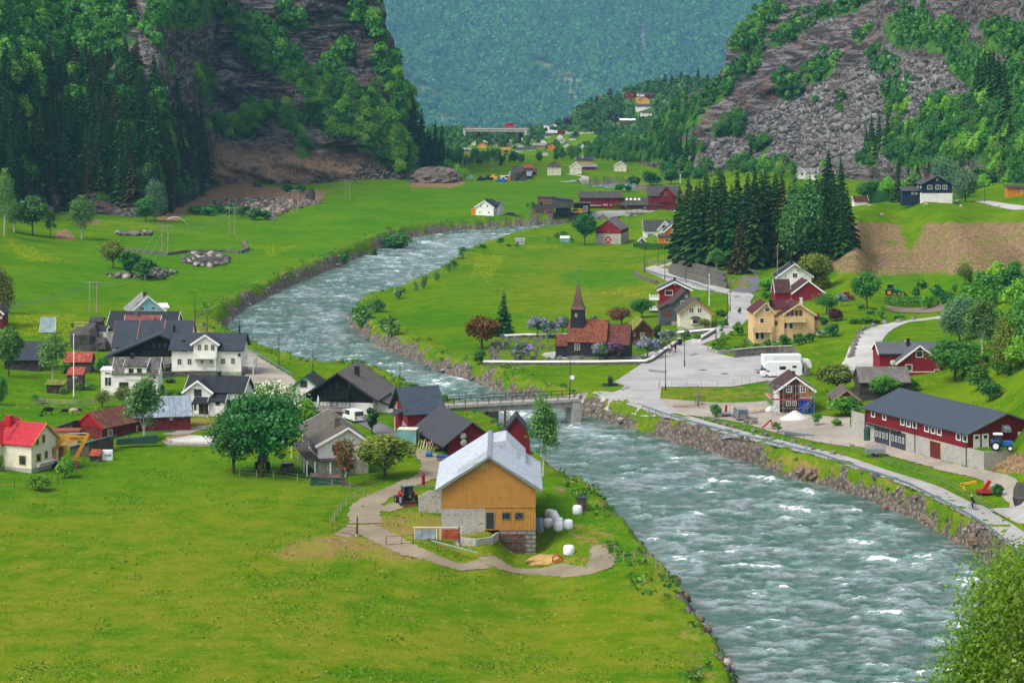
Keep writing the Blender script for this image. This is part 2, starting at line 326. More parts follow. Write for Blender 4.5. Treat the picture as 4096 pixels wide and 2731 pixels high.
def grid_faces(r,c):
 i=np.arange(r*c).reshape(r,c);return np.stack([i[:-1,:-1],i[:-1,1:],i[1:,1:],i[1:,:-1]],-1).reshape(-1,4)
CR.update(o=(0,400,K1),p=(1024,1900,K1),q=(2600,1550,800/2352.),r=(0,1700,500/2352.))
def PX(c,*pts):return np.array([S(c,x,y)for x,y in pts])
def zone(px,py,items):
 z=np.zeros(px.shape)
 for P,v,soft in items:
  z=np.maximum(z,v*ss(soft*1.8,-soft*1.2,sd_poly(px,py,np.asarray(P,float))))
 return z
def ell(cx,cy,rx,ry,n=12):return[(cx+rx*math.cos(6.2832*i/n),cy+ry*math.sin(6.2832*i/n))for i in range(n)]
Z_SOIL=[([(3390,886),(3590,888),(3640,1000),(3700,890),(4500,884),(4500,1080),(3900,1092),(3500,1098),(3330,1090),(3300,1050),(3370,960)],.7,16),(PX('m',(880,1290),(2352,960),(2352,1350),(1000,1370)),.5,14),(PX('o',(520,1200),(620,1190),(700,1280),(820,1300),(520,1280)),.9,8),(PX('i',(780,930),(900,830),(1000,800),(1150,850),(1500,880),(1470,930),(1330,960),(1250,1010),(1100,950),(870,940),(820,1010),(720,1020)),.95,10),([(1640,745),(1680,660),(1740,640),(1800,690),(1860,735),(1800,750)],1,8),(PX('e',(1900,200),(1500,260),(1130,280),(980,460),(1100,480),(1200,300)),.6,12),(PX('f',(2030,1570),(2100,1440),(2352,1400),(2352,1600)),.8,8),(ell(350,890,55,10),.8,8),(PX('n',(1850,1130),(2000,1170),(2000,1290),(1860,1250)),.5,10),([(2590,1050),(2700,1040),(2960,1110),(2990,1150),(2900,1150),(2700,1090)],.5,10),(PX('p',(480,620),(700,540),(900,600),(700,680)),.5,20),(PX('g',(60,350),(600,560),(1300,760),(2080,1180),(2300,1330),(2200,1330),(1500,960),(900,760),(300,560),(60,480)),.55,10)]
Z_DRY=[(PX('p',(130,720),(430,590),(700,540),(1000,570),(1300,690),(1500,760),(1300,790),(900,750),(300,780)),.85,30),(PX('c',(-400,900),(0,790),(400,840),(780,920),(900,1000),(500,1050),(120,1060),(-200,960)),.8,18),(PX('c',(0,1050),(500,1080),(800,1160),(1100,1260),(1700,1280),(1760,1190),(1300,1230),(900,1230),(400,1130)),.6,14),(PX('c',(1500,860),(1900,930),(2000,1050),(1700,1150),(1600,1080)),.6,20),(PX('e',(340,1400),(1320,1350),(1330,1490),(900,1510),(340,1470)),.5,14),(PX('e',(1640,960),(2060,880),(2000,1140),(1740,1280),(1660,1180)),.35,25),(PX('f',(380,450),(820,290),(760,560),(420,780)),.35,25),(PX('d',(880,370),(1300,440),(1900,450),(1900,640),(1100,640),(900,540)),.45,60),(PX('F',(0,1380),(500,1330),(1100,1420),(1500,1568),(0,1568)),.28,90),(PX('g',(1000,400),(1900,650),(2352,720),(2352,640),(1800,570),(1200,400)),.4,16),([(3300,1075),(4300,1060),(4300,1120),(3300,1110)],.3,20),(PX('a',(1700,420),(2000,400),(1960,560),(1740,560)),.5,12),(PX('b',(130,850),(480,850),(420,960),(100,980)),.8,8),(PX('q',(-10,350),(500,480),(1400,720),(2352,1000),(2352,1240),(1300,900),(600,640),(0,480)),.65,12)]
Z_OLIVE=[(PX('d',(100,300),(700,150),(2050,150),(2050,600),(1500,700),(600,600)),.6,60),(PX('F',(-200,1150),(900,1200),(1500,1350),(1700,1700),(-200,1700)),.85,160),(PX('F',(700,1080),(1000,1100),(900,1250),(500,1250)),.5,80),(PX('F',(1450,1330),(1700,1568),(1300,1568)),.5,60),(PX('F',(1550,820),(1760,860),(1520,960),(1500,900)),.3,30)]
Z_LUSH=[(PX('d',(1000,350),(1250,290),(1700,310),(1720,430),(1300,460),(1080,440)),.9,14),(PX('c',(1250,430),(1500,520),(1900,800),(2200,1100),(2352,1260),(2000,1250),(1600,800),(1300,900)),.5,25),(PX('m',(1020,1380),(2352,1370),(2352,1500),(1150,1510)),.5,14),(PX('o',(1700,950),(2100,930),(2352,960),(2352,1100),(2000,1080)),.7,12),(PX('F',(0,850),(420,900),(400,1010),(0,1000)),.3,40)]
Z_LUSH+=[(PX('F',(-50,640),(200,560),(500,520),(900,420),(1350,400),(1300,480),(800,640),(520,720),(430,700),(200,690),(-50,740)),.5,60),(PX('F',(1000,680),(1100,600),(1330,560),(1200,640),(1050,740),(870,720)),.4,40),(PX('F',(-20,1060),(600,1040),(900,1100),(500,1130),(-20,1180)),.35,40)]
Z_GOLD=[(PX('o',(60,1280),(400,1400),(700,1500),(200,1480)),.6,30),(PX('o',(850,1080),(1500,1160),(2100,1250),(1500,1230),(900,1110)),.5,15),(PX('a',(130,350),(700,350),(700,620),(160,560)),.6,20),(PX('d',(250,150),(500,180),(350,400),(200,330)),.7,25),(PX('d',(700,60),(1100,60),(1000,110),(700,120)),.5,14),(PX('d',(1500,400),(1900,430),(1800,600),(1100,600)),.4,30),(PX('d',(900,1180),(1700,1180),(1500,1400),(950,1350)),.35,30),(PX('i',(1100,1120),(1380,1130),(1250,1180)),.6,14),(PX('c',(1550,560),(1760,700),(1850,780),(1700,700)),.5,12)]
def zones(px,py,sd,X,Y):
 w=np.where((X>0)&(Y<430),4.0,4.4)
 nz=fbm(X*.3,Y*.3,0*X,3)
 rock=ss(.8,.3,(sd/w)*np.where((X>0)&(Y<430),1.7,1.25)+nz*.4);dry=np.maximum(zone(px,py,Z_DRY),ss(2.1,1.0,sd/w+nz*.3)*.42)
 return dict(rock=rock,soil=zone(px,py,Z_SOIL),dry=dry,olive=zone(px,py,Z_OLIVE),lush=zone(px,py,Z_LUSH),gold=zone(px,py,Z_GOLD))
def ground_mat():
 n=N('ground');p=n.n('ShaderNodeTexCoord').outputs['Object'];st=n.mapv(p,(1,.55,1));A=n.attr
 big=n.noise(p,.035,4,.6);mid=n.noise(p,.22,5,.65);fine=n.noise(st,1.5,5,.75);vf=n.noise(st,5,3,.7)
 c=n.mix(n.step(n.math('ADD',n.math('MULTIPLY',big,.5),n.math('MULTIPLY',mid,.5)),.38,.62),srgb('38680a'),srgb('5f7a0e'))
 ol=n.mix(n.step(mid,.35,.65),srgb('566f08'),srgb('737422'))
 c=n.mix(n.math('MULTIPLY',A('olive'),n.step(n.math('ADD',n.math('MULTIPLY',big,.6),n.math('MULTIPLY',mid,.4)),.32,.6)),c,ol)
 c=n.mix(n.math('MULTIPLY',A('lush'),.8),c,n.mix(mid,srgb('1f5c12'),srgb('357a14')))
 tuft=n.math('MULTIPLY',n.step(fine,.56,.72),n.step(mid,.38,.6));c=n.mix(n.math('MULTIPLY',tuft,.55),c,srgb('234f04'))
 c=n.mix(n.math('MULTIPLY',n.step(vf,.48,.7),.4),c,srgb('8c9210'));v3=n.noise(st,2.6,6,.8,.5);c=n.mix(n.math('MULTIPLY',n.step(v3,.52,.68),.5),c,srgb('2c5604'));c=n.mix(n.math('MULTIPLY',n.step(n.noise(st,.9,7,.8),.56,.66),n.math('MULTIPLY_ADD',A('olive'),.55,.12)),c,srgb('96904a'))
 dr=n.math('MULTIPLY',n.step(n.math('ADD',A('dry'),n.math('MULTIPLY_ADD',n.noise(st,.5,7,.8),2.2,-1.1)),.4,.72),.85)
 dc=n.mix(n.step(vf,.35,.65),srgb('735c36'),srgb('98804e'));dc=n.mix(n.step(mid,.45,.6),dc,srgb('7d7a30'));c=n.mix(dr,c,dc)
 vo=n.n('ShaderNodeTexVoronoi',feature='F1');n.l(n.mapv(p,(1,.5,1)),vo.inputs['Vector']);vo.inputs['Scale'].default_value=2.2
 gd=n.math('MULTIPLY',n.math('LESS_THAN',vo.outputs['Distance'],.3),n.math('GREATER_THAN',n.math('ADD',A('gold'),n.math('MULTIPLY',n.noise(p,.3,3),.6)),.72));c=n.mix(n.math('MULTIPLY',gd,.8),c,srgb('c8b020'))
 so=n.step(n.math('ADD',A('soil'),n.math('MULTIPLY_ADD',n.noise(n.mapv(p,(.35,1.2,1)),.3,8,.75),2.4,-1.2)),.42,.66)
 sc=n.mix(n.step(fine,.35,.65),srgb('63503e'),srgb('9c8061'));sc=n.mix(n.step(n.noise(n.mapv(p,(.25,1.2,1)),.9,6,.7),.56,.66),sc,srgb('4a3c30'));c=n.mix(so,c,sc)
 v2=n.n('ShaderNodeTexVoronoi',feature='F1');n.l(p,v2.inputs['Vector']);v2.inputs['Scale'].default_value=1.6;n.l
 rc=n.mix(v2.outputs['Color'],srgb('4c4740'),srgb('8d8478'));rc=n.mix(n.math('MULTIPLY',n.step(v2.outputs['Distance'],.3,.7),.6),rc,srgb('4c453c'))
 rk=n.step(n.math('ADD',A('rock'),n.math('MULTIPLY_ADD',n.noise(p,.5,6,.75),1.8,-.9)),.42,.6);c=n.mix(rk,c,rc)
 h=n.math('ADD',n.math('MULTIPLY',fine,.6),n.math('ADD',n.math('MULTIPLY',vf,.3),n.math('MULTIPLY',n.math('MULTIPLY',v2.outputs['Distance'],A('rock')),-1.5)))
 MATS['ground']=n.out(c,.95,n.bump(h,.75,.5),spec=.0)
ground_mat()
def build_ground():
 us=np.concatenate([np.arange(-1500,-40,60),np.arange(-40,4140,6),np.arange(4140,5600,60)])
 ys=np.concatenate([np.arange(2780,700,-4),np.arange(700,560,-3),np.arange(560,509,-5)])
 Ys=np.concatenate([[40,70,100,130,160,180,200,215,228],ZC*F/(ys-YH)])
 U,Y=np.meshgrid(us,Ys);X=(U-CX)/F*Y
 X[0]*=3;X[1]*=2;X[2]*=1.5
 sd=np.empty(X.shape);Z=np.empty(X.shape)
 for i in range(0,len(Ys),60):
  Z[i:i+60]=T(X[i:i+60],Y[i:i+60]);sd[i:i+60]=sd_poly(X[i:i+60],Y[i:i+60],RIV)
 bank=ss(7,2,sd)*ss(-3,.5,sd)
 soilb=zone(U,YH+(ZC-Z)/Y*F,Z_SOIL)
 Z=Z+.06*fbm(X*.5,Y*.5,0*X,3)*(sd>0)+.35*bank*fbm(X*.55,Y*.55,0*X,4)+.5*soilb*ridged(X*.12,Y*.3,0*X,4)*.6
 px,py=U,YH+(ZC-Z)/Y*F
 at_=zones(px.ravel(),py.ravel(),sd.ravel(),X.ravel(),Y.ravel())
 o=np_mesh('ground',np.stack([X,Y,Z],-1).reshape(-1,3),grid_faces(*X.shape),'ground',at_,smooth=True)
 props(o,kind='structure')
build_ground()
def water_mat():
 n=N('river_water');p=n.n('ShaderNodeTexCoord').outputs['Object'];fo=n.attr('foam')
 w1=n.noise(n.mapv(p,(.55,1,1)),1.1,6,.62,.6);w2=n.noise(n.mapv(p,(.6,1,1)),4.5,5,.65,.5);br=n.noise(n.mapv(p,(.5,1.1,1)),1.9,7,.72,.9)
 deep=n.mix(n.step(w1,.35,.65),srgb('35554e'),srgb('717f7c'));deep=n.mix(n.step(n.noise(p,.09,3),.4,.65),deep,srgb('858b8c'))  # wave highlights and darker troughs painted into the water colour by noise
 cr=n.attr('crest');deep=n.mix(n.step(n.math('ADD',cr,n.math('MULTIPLY_ADD',w2,.8,-.4)),.15,.75),srgb('35604f'),deep);deep=n.mix(n.math('MULTIPLY',n.step(n.math('ADD',cr,n.math('MULTIPLY_ADD',w2,1.2,-.6)),.5,1.0),.6),deep,srgb('98aaa8'))  # troughs darkened and crests lightened in the colour, on top of the real waves
 milky=n.step(n.math('ADD',fo,n.math('MULTIPLY_ADD',br,.7,-.35)),.12,.5);c=n.mix(n.math('MULTIPLY',milky,.55),deep,srgb('8fb3ac'))
 f=n.step(n.math('ADD',fo,n.math('MULTIPLY_ADD',br,2.2,-1.1)),.55,.74);c=n.mix(f,c,srgb('f4f8f8'))
 h=n.math('ADD',n.math('MULTIPLY',w1,.8),n.math('ADD',n.math('MULTIPLY',w2,.35),n.math('MULTIPLY',f,.4)))
 ro=n.math('MULTIPLY_ADD',f,.6,.13)
 MATS['water']=n.out(c,ro,n.bump(h,1.0,.8),spec=.45)
water_mat()
FOAM=[('F',1830,1170,75,12),('F',1970,1245,60,10),('F',1850,1128,40,7),('F',2035,1408,62,14),('F',2120,1280,40,8),('F',1560,1285,45,10),('F',1780,1428,32,8),('F',1600,1290,45,8),('F',2230,1338,60,16),('F',1760,1100,50,6),('F',1700,1330,30,5),('F',1800,1350,35,5),('F',2020,1530,60,7),('F',1740,1365,26,6),('F',2190,1560,40,8),('F',1390,1003,40,6),('F',1560,1050,50,5),('F',1320,985,30,6),('F',1180,950,110,10),('F',1060,870,60,12),('F',1010,880,50,12),('b',950,270,90,14),('b',1090,150,50,8),('b',1650,185,60,6),('F',1650,1105,40,5),('F',2150,1200,40,6),('F',2045,1290,50,6),('F',2200,1440,40,6),('F',870,590,50,4),('F',1000,560,45,4),('F',900,612,40,4),('F',960,585,30,4),('F',1120,940,60,10),('F',1240,940,70,8),('F',1600,1180,30,5),('F',1500,1240,30,6)]
def build_water():
 us=np.arange(0,4200,4.5);ys=np.concatenate([np.arange(2900,1200,-3.2),np.arange(1200,700,-2.0)])
 Ys=(ZC-WZ)*F/(ys-YH);U,Y=np.meshgrid(us,Ys);X=(U-CX)/F*Y
 sd=np.empty(X.shape)
 for i in range(0,len(Ys),80):sd[i:i+80]=sd_poly(X[i:i+80],Y[i:i+80],RIV)
 wide=sd<2.2;wave=fbm(X*.28,Y*.5,0*X,4,.55);w2=fbm(X*.9,Y*1.5,3+0*X,2)
 q=ss(0,-4,sd)
 Z=WZ+q*(.3*wave+.12*w2);V=YH+(ZC-WZ)/Y*F
 streak=fbm(X*.12,Y*.5,0*X+9,4);fo=.42*ss(.3,1.0,wave+.6*w2)+.34*ss(.38,.98,streak+.3*w2)+.2*ss(.2,1,fbm(X*.07,Y*.13,7+0*X,3));fo=fo*q+.12*ss(-1.6,-.2,sd)*(w2>0)
 fo+=np.where(Y>470,.05,0)*q
 for c,x,y,rx,ry in FOAM:
  k=CR[c][2];x,y=S(c,x,y);rx*=k;ry*=k;sk=.12
  e=((U-x)/rx)**2+((V-y-(U-x)*sk)/ry)**2
  fo=np.maximum(fo,1.0*np.exp(-e*.9)*(.75+.35*w2));Z=Z+.25*np.exp(-e*1.5)*np.where(Y<700,1,.3)
 G=grid_faces(*X.shape);keep=wide.ravel()[G].all(1);G=G[keep];used=np.zeros(X.size,bool);used[G.ravel()]=True
 idx=np.cumsum(used)-1;V3=np.stack([X,Y,Z],-1).reshape(-1,3)[used]
 o=np_mesh('river_water',V3,idx[G],'water',dict(foam=np.clip(fo,0,1).ravel()[used],crest=np.clip(.45+.4*wave+.3*w2,0,1).ravel()[used]),smooth=True);props(o,kind='structure')
build_water()
def E(lst,px,py):
 z=np.zeros(np.shape(px))
 for cx,cy,rx,ry,a,w in lst:
  ca,sa=math.cos(math.radians(a)),math.sin(math.radians(a));dx,dy=px-cx,py-cy
  z=np.maximum(z,w*np.exp(-.9*(((dx*ca+dy*sa)/rx)**2+((-dx*sa+dy*ca)/ry)**2)**1.5))
 return z
VEGL=[(100,150,420,330,0,1),(330,480,330,260,20,1),(600,620,230,200,50,1),(720,60,130,70,0,.9),(900,60,150,50,20,.6),(1060,200,120,90,50,.9),(1150,260,110,70,30,.9),(1290,420,150,70,60,1),(1480,480,200,95,48,1),(1560,590,150,80,40,1),(1180,480,60,80,90,.7),(930,520,110,40,10,.8),(1040,460,60,40,0,.7),(1560,290,90,45,65,.9),(1620,420,90,60,70,1),(1180,90,70,50,0,.75),(1450,60,45,90,80,.75),(1220,600,40,50,0,.6),(870,480,60,40,0,.6),(1330,300,60,50,0,.8),(820,350,50,110,-10,.6),(640,180,40,130,-20,.5),(1500,130,35,70,-20,.7),(1000,90,60,50,30,.6),(1380,200,50,50,30,.8)]
VEGR=[(3050,60,110,50,-20,.8),(2990,150,90,45,-30,1),(3150,140,110,30,-30,.7),(2850,380,110,40,-35,1),(2720,480,110,70,-30,1),(2980,250,100,40,-30,.8),(3280,280,80,45,-30,.9),(3150,350,60,60,0,.9),(3370,40,180,30,-15,.6),(3640,120,110,90,0,.9),(3760,160,90,70,20,.8),(3530,260,60,50,0,.8),(3350,420,35,30,0,.6),(3270,405,30,30,0,.5),(3580,370,70,60,60,.8),(3600,430,60,40,0,.7),(3560,480,50,30,0,.5),(3870,250,110,90,30,.9),(3960,330,120,70,30,.9),(4030,160,120,90,30,.7),(2900,520,80,40,-20,.7),(3050,590,70,40,0,.6),(3130,530,40,30,0,.5),(2640,600,200,50,0,1),(3000,660,120,20,0,.6),(3380,510,40,30,0,.5),(3650,600,140,80,0,.9),(3850,520,200,130,0,1),(4050,500,160,260,0,1),(3750,420,40,25,0,.5),(3200,470,25,25,0,.4),(3450,150,60,30,-30,.5),(2620,520,90,60,0,1),(3480,640,70,40,0,.6)]
TALUS=[(3600,300,160,90,20,1),(3350,470,420,130,-25,1),(3100,560,400,110,-22,1),(2900,610,260,60,-15,1),(3500,550,330,110,0,1),(3750,400,150,130,20,1),(2980,640,260,50,0,1)]
BARE=[(1250,670,450,62,3,1),(950,660,130,70,20,.9),(1600,690,110,50,0,1),(900,720,110,60,30,1)]
def mount_mat():
 n=N('mountain_rock');p=n.n('ShaderNodeTexCoord').outputs['Object'];A=n.attr
 st=n.mapv(p,(.05,.05,.3),(.5,.35,0));s1=n.noise(st,1.0,8,.72,1.2);s2=n.noise(p,.12,8,.72);s3=n.noise(p,.9,5,.7)
 c=n.mix(n.step(s1,.42,.6),srgb('3a3634'),srgb('858080'));c=n.mix(n.math('MULTIPLY',n.step(s2,.48,.62),.7),c,srgb('6d5443'));c=n.mix(n.math('MULTIPLY',n.step(s3,.58,.7),.6),c,srgb('25221f'))
 c=n.mix(n.math('MULTIPLY',n.step(n.noise(p,.25,5,.7),.6,.7),.5),c,srgb('8a8784'))
 ck=n.math('ABSOLUTE',n.math('SUBTRACT',n.noise(n.mapv(p,(.06,.06,.16),(.4,.5,0)),1.0,9,.75,.8),.5));c=n.mix(n.math('SUBTRACT',1.0,n.step(ck,.004,.03)),c,srgb('1c1a1c'))
 ta=n.attr('talus');v=n.n('ShaderNodeTexVoronoi',feature='F1');n.l(p,v.inputs['Vector']);v.inputs['Scale'].default_value=.55
 tc=n.mix(n.math('FRACT',n.math('MULTIPLY',v.outputs['Color'],5.1)),srgb('545250'),srgb('807d7a'));c=n.mix(ta,c,tc)
 ba=n.math('MULTIPLY',n.attr('bare'),n.step(n.noise(p,.15,6,.7),.3,.5));bc=n.mix(n.step(n.noise(n.mapv(p,(.3,.3,.12)),1,7,.75),.46,.54),bc,srgb('4a3c34'))if 0 else n.mix(n.step(s3,.35,.65),srgb('7a624c'),srgb('b09274'));c=n.mix(n.math('MULTIPLY',ba,.9),c,bc)
 g=n.mix(n.step(s2,.4,.6),srgb('2c5420'),srgb('4f7c2a'));vg=n.step(n.math('ADD',A('veg'),n.math('MULTIPLY_ADD',n.noise(p,.1,7,.7),1.0,-.5)),.36,.52);c=n.mix(vg,c,g)
 MATS['mountain']=n.out(c,.95,n.bump(n.math('ADD',n.math('MULTIPLY',s2,1.0),n.math('MULTIPLY',s3,.5)),1.0,2.2),spec=.1)
mount_mat()
def mountain(name,ys,edge,other,Dfn,veg,amp,talus=None,bare=None,step=6,curl='none'):
 n=int(abs(other-np.mean(edge[:,1]))/step);t=np.linspace(0,1,n);xe=np.interp(ys,edge[:,0],edge[:,1])
 PXX=xe[:,None]+(other-xe[:,None])*t[None];PY=np.repeat(ys[:,None],n,1)
 if curl=='left':
  PXX=PXX[:,::-1]
 D=Dfn(PXX,PY)
 v=E(veg,PXX,PY);ta=E(talus,PXX,PY)if talus else v*0;ba=E(bare,PXX,PY)if bare else v*0
 ta=ss(.25,.6,ta)
 X=(PXX-CX)/F*D;Z=ZC-(PY-YH)/F*D
 r=ridged(X*.02+Z*.012,D*.02,Z*.035,5)*.6+fbm(X*.07,D*.07,Z*.12,4)*.35
 fw=ss(0,25,np.abs(PXX-xe[:,None]))
 D2=D-amp*r*(1-.75*ta)*(.35+.65*fw)-ta*1.0*fbm(X*.3,D*.3,Z*.3,3)
 X2=(PXX-CX)/F*D2+.25*amp*fbm(X*.05,D*.05,Z*.08+9,3);Z2=ZC-(PY-YH)/F*D2
 if curl!='none':
  ex=[]
  k=-1 if curl=='left' else 0;sgn=1 if curl=='left' else-1
  for dd,dx in((6,1.5),(20,3),(60,2),(160,-8)):
   ex.append((X2[:,k]*(D2[:,k]+dd)/D2[:,k]*1-sgn*(dd*.02),D2[:,k]+dd,Z2[:,k]-dd*.01))
  exX,exD,exZ=[np.stack([e[i]for e in ex],1)for i in range(3)]
  pad=lambda a,val=None:np.concatenate([a,np.repeat(a[:,-1:],4,1)],1)if k==-1 else np.concatenate([np.repeat(a[:,:1],4,1),a],1)
  if k==-1:X2,D2,Z2=[np.concatenate([a,b],1)for a,b in((X2,exX),(D2,exD),(Z2,exZ))]
  else:X2,D2,Z2=[np.concatenate([b[:,::-1],a],1)for a,b in((X2,exX),(D2,exD),(Z2,exZ))]
  v,ta,ba=pad(v),pad(ta),pad(ba)
 o=np_mesh(name,np.stack([X2,D2,Z2],-1).reshape(-1,3),grid_faces(*X2.shape),'mountain',dict(veg=v.ravel(),talus=ta.ravel(),bare=ba.ravel()),smooth=False)
 props(o,kind='structure');return o
EDL=np.array([(-320,1500),(0,1522),(113,1538),(200,1580),(287,1612),(348,1625),(430,1650),(520,1690),(600,1725),(660,1760),(700,1790),(745,1830),(960,1830)])
EDR=np.array([(-420,3330),(0,3075),(113,2945),(174,2905),(261,2900),(348,2830),(409,2700),(470,2640),(557,2585),(600,2490),(650,2450),(900,2430)])
mountain('mountain_cliff',np.arange(-320,960,5.0),EDL,-1400,DL,VEGL,9,bare=BARE,step=6,curl='left')
mountain('mountain_scree',np.arange(-420,870,5.0),EDR,5600,DR,VEGR,5,talus=TALUS,step=6.5,curl='right')
def far_mat():
 n=N('far_hillside');p=n.n('ShaderNodeTexCoord').outputs['Object']
 c=n.mix(n.step(n.noise(p,.02,6,.65),.4,.6),srgb('2f5c2a'),srgb('4f8038'));c=n.mix(n.step(n.math('ADD',n.attr('clear'),n.math('MULTIPLY_ADD',n.noise(p,.03,6,.7),.8,-.4)),.4,.55),c,n.mix(n.noise(p,.1,4),srgb('8a8450'),srgb('54703a')))
 c=n.mix(n.step(n.attr('scree'),.3,.6),c,srgb('7d7884'));MATS['far']=n.out(c,.95,n.bump(n.noise(p,.1,6,.7),1,5),spec=.05)
far_mat()
CLEAR=[(2260,330,90,60,30,.8),(2290,400,50,40,0,.7),(2180,270,60,30,20,.8),(1680,350,110,22,25,1),(1780,470,90,25,20,.8),(2640,350,60,20,0,.5),(1640,100,60,15,35,.6),(1760,240,40,14,0,.6)]
SCREE=[(2568,160,14,70,0,1),(2568,250,7,60,0,.8),(2370,335,60,8,25,1),(1770,480,10,40,-20,.9),(1660,340,60,9,35,.9),(2760,20,70,12,0,.5),(2420,60,10,60,30,.5)]
def DFD(U,V):
 D=DF(U,V);X=(U-CX)/F*D;Z=ZC-(V-YH)/F*D;return D-110*fbm(X*.0022,Z*.0015,0*X,4)-40*ss(0,300,560-V)*ridged(X*.002+Z*.003,0*X,0*X,2)
def build_far():
 us=np.arange(700,3900,12.);ys=np.arange(-360,560,7.);U,V=np.meshgrid(us,ys);D=DF(U,V)
 X=(U-CX)/F*D;Z=ZC-(V-YH)/F*D;D2=DFD(U,V)
 k=D2/D;o=np_mesh('mountain_forested',np.stack([X*k,D2,ZC-(V-YH)/F*D2],-1).reshape(-1,3),grid_faces(*X.shape),'far',dict(clear=E(CLEAR,U,V).ravel(),scree=E(SCREE,U,V).ravel()),smooth=True)
 props(o,kind='structure')
build_far()
EDM=np.array([(334,2900),(340,2700),(350,2600),(375,2500),(410,2400),(460,2300),(500,2230),(545,2200)])
mountain('hill_wooded',np.arange(334,545,5.),EDM,3000,DM,[(2600,450,900,400,0,1)],1.5,step=8,curl='right')
def setup():
 w=bpy.data.worlds.new('World');SC.world=w;w.use_nodes=True;t=w.node_tree;bg=t.nodes['Background']
 sk=t.nodes.new('ShaderNodeTexSky');sk.sky_type='NISHITA';sk.sun_disc=False;sk.sun_elevation=math.radians(52);sk.sun_rotation=math.radians(SUN_ROT)
 sk.air_density=1.0;sk.dust_density=3.0;sk.ozone_density=1.0;hs=t.nodes.new('ShaderNodeHueSaturation');hs.inputs['Saturation'].default_value=.45;t.links.new(sk.outputs[0],hs.inputs['Color']);t.links.new(hs.outputs[0],bg.inputs[0]);bg.inputs[1].default_value=SKY
 s=bpy.data.lights.new('sun','SUN');s.energy=SUN;s.angle=math.radians(25);s.color=(1,.95,.88)
 so=bpy.data.objects.new('sun',s);COL.objects.link(so);so.rotation_euler=(math.radians(90-52),0,math.radians(180-SUN_ROT));so.location=(0,0,300)
 c=bpy.data.cameras.new('camera');co=bpy.data.objects.new('camera',c);COL.objects.link(co);SC.camera=co
 c.sensor_width=36;c.lens=F/4096*36;co.location=(0,0,ZC);co.rotation_euler=(math.radians(90),0,0)
 c.shift_y=-(2731/2-YH)/4096;c.clip_end=20000;c.clip_start=1
 v=SC.view_settings;v.view_transform='Standard';v.look='None';v.gamma=1;v.exposure=EXPO
 cy=SC.cycles;cy.max_bounces=5;cy.diffuse_bounces=2;cy.glossy_bounces=2;cy.transmission_bounces=3;cy.volume_bounces=0;cy.transparent_max_bounces=4;cy.caustics_reflective=False;cy.caustics_refractive=False
SKY,SUN,SUN_ROT,EXPO=.15,1.3,235,.78
setup()
def build_haze():
 n=N('haze_air');v=n.n('ShaderNodeVolumePrincipled');v.inputs['Density'].default_value=HAZE;v.inputs['Color'].default_value=(.3,.7,1,1);v.inputs['Anisotropy'].default_value=0
 o=n.n('ShaderNodeOutputMaterial');n.l(v.outputs[0],o.inputs['Volume'])
 m=MB();m.box(-3600,3600,-60,8600,-380,230);b=m.build('haze',n.m);props(b,kind='stuff')
HAZE=.00005
leaf_mat('leaf_fresh','2a5c0c','4c8a18','84bc34');leaf_mat('leaf_bright','33700e','5c9e1e','96c83c');leaf_mat('leaf_far','245a2c','3f7a3c','6c9c54');leaf_mat('leaf_mid','224f15','3c7a22','6aa63c');leaf_mat('leaf_deep','184518','2c6a24','4c9240')
leaf_mat('leaf_birch','2c5a20','4c8436','84ac58',trans=.4);leaf_mat('leaf_olive','3a4a0e','5e7220','8f9a3a');leaf_mat('leaf_willow','2c5035','4b7a50','86a878')
leaf_mat('needle','122e12','21461c','3c682a',var=.45,trans=.1);leaf_mat('needle_brown','1d2a12','384022','5e5528',var=.3,trans=.1);leaf_mat('needle_blue','0c2a22','18463a','2f6450',var=.2,trans=.1)
leaf_mat('leaf_copper','2e2408','574410','8a5f18',trans=.2);leaf_mat('leaf_purple','2a0f14','4e2026','74353a');leaf_mat('leaf_lilac','1f4a1a','3c6c2e','5f8c48',blossom=('8f74b4','c9b8dc'));leaf_mat('leaf_dark_lilac','2c2c22','4a4030','6b5a50',blossom=('6a3f7c','9a6aa8'))
leaf_mat('leaf_red_bloom','2a3a10','50551c','7a6a2c',blossom=('8c2a38','c04a5a'));leaf_mat('leaf_white_bloom','2c5a14','4c8426','7ca848',blossom=('d8dcb8','f4f4e0'));leaf_mat('leaf_pink_bloom','2c5a14','3c6c2e','7ca848',blossom=('d85a80','f08aa8'));leaf_mat('leaf_magenta','4c8426','3c6c2e','7ca848',blossom=('c030a0','e058c8'))
M('bark','4a4034',.9,var=.4);M('bark_birch','b8b4a8',.8,var=.4,nscale=3);M('bark_spruce','5a5048',.9,var=.3)
def cards(C,A,B):return np.stack([C-A-B,C+A-B,C+A+B,C-A+B],1)
def rdir(n,rng):v=rng.normal(size=(n,3));return v/np.linalg.norm(v,axis=1)[:,None]
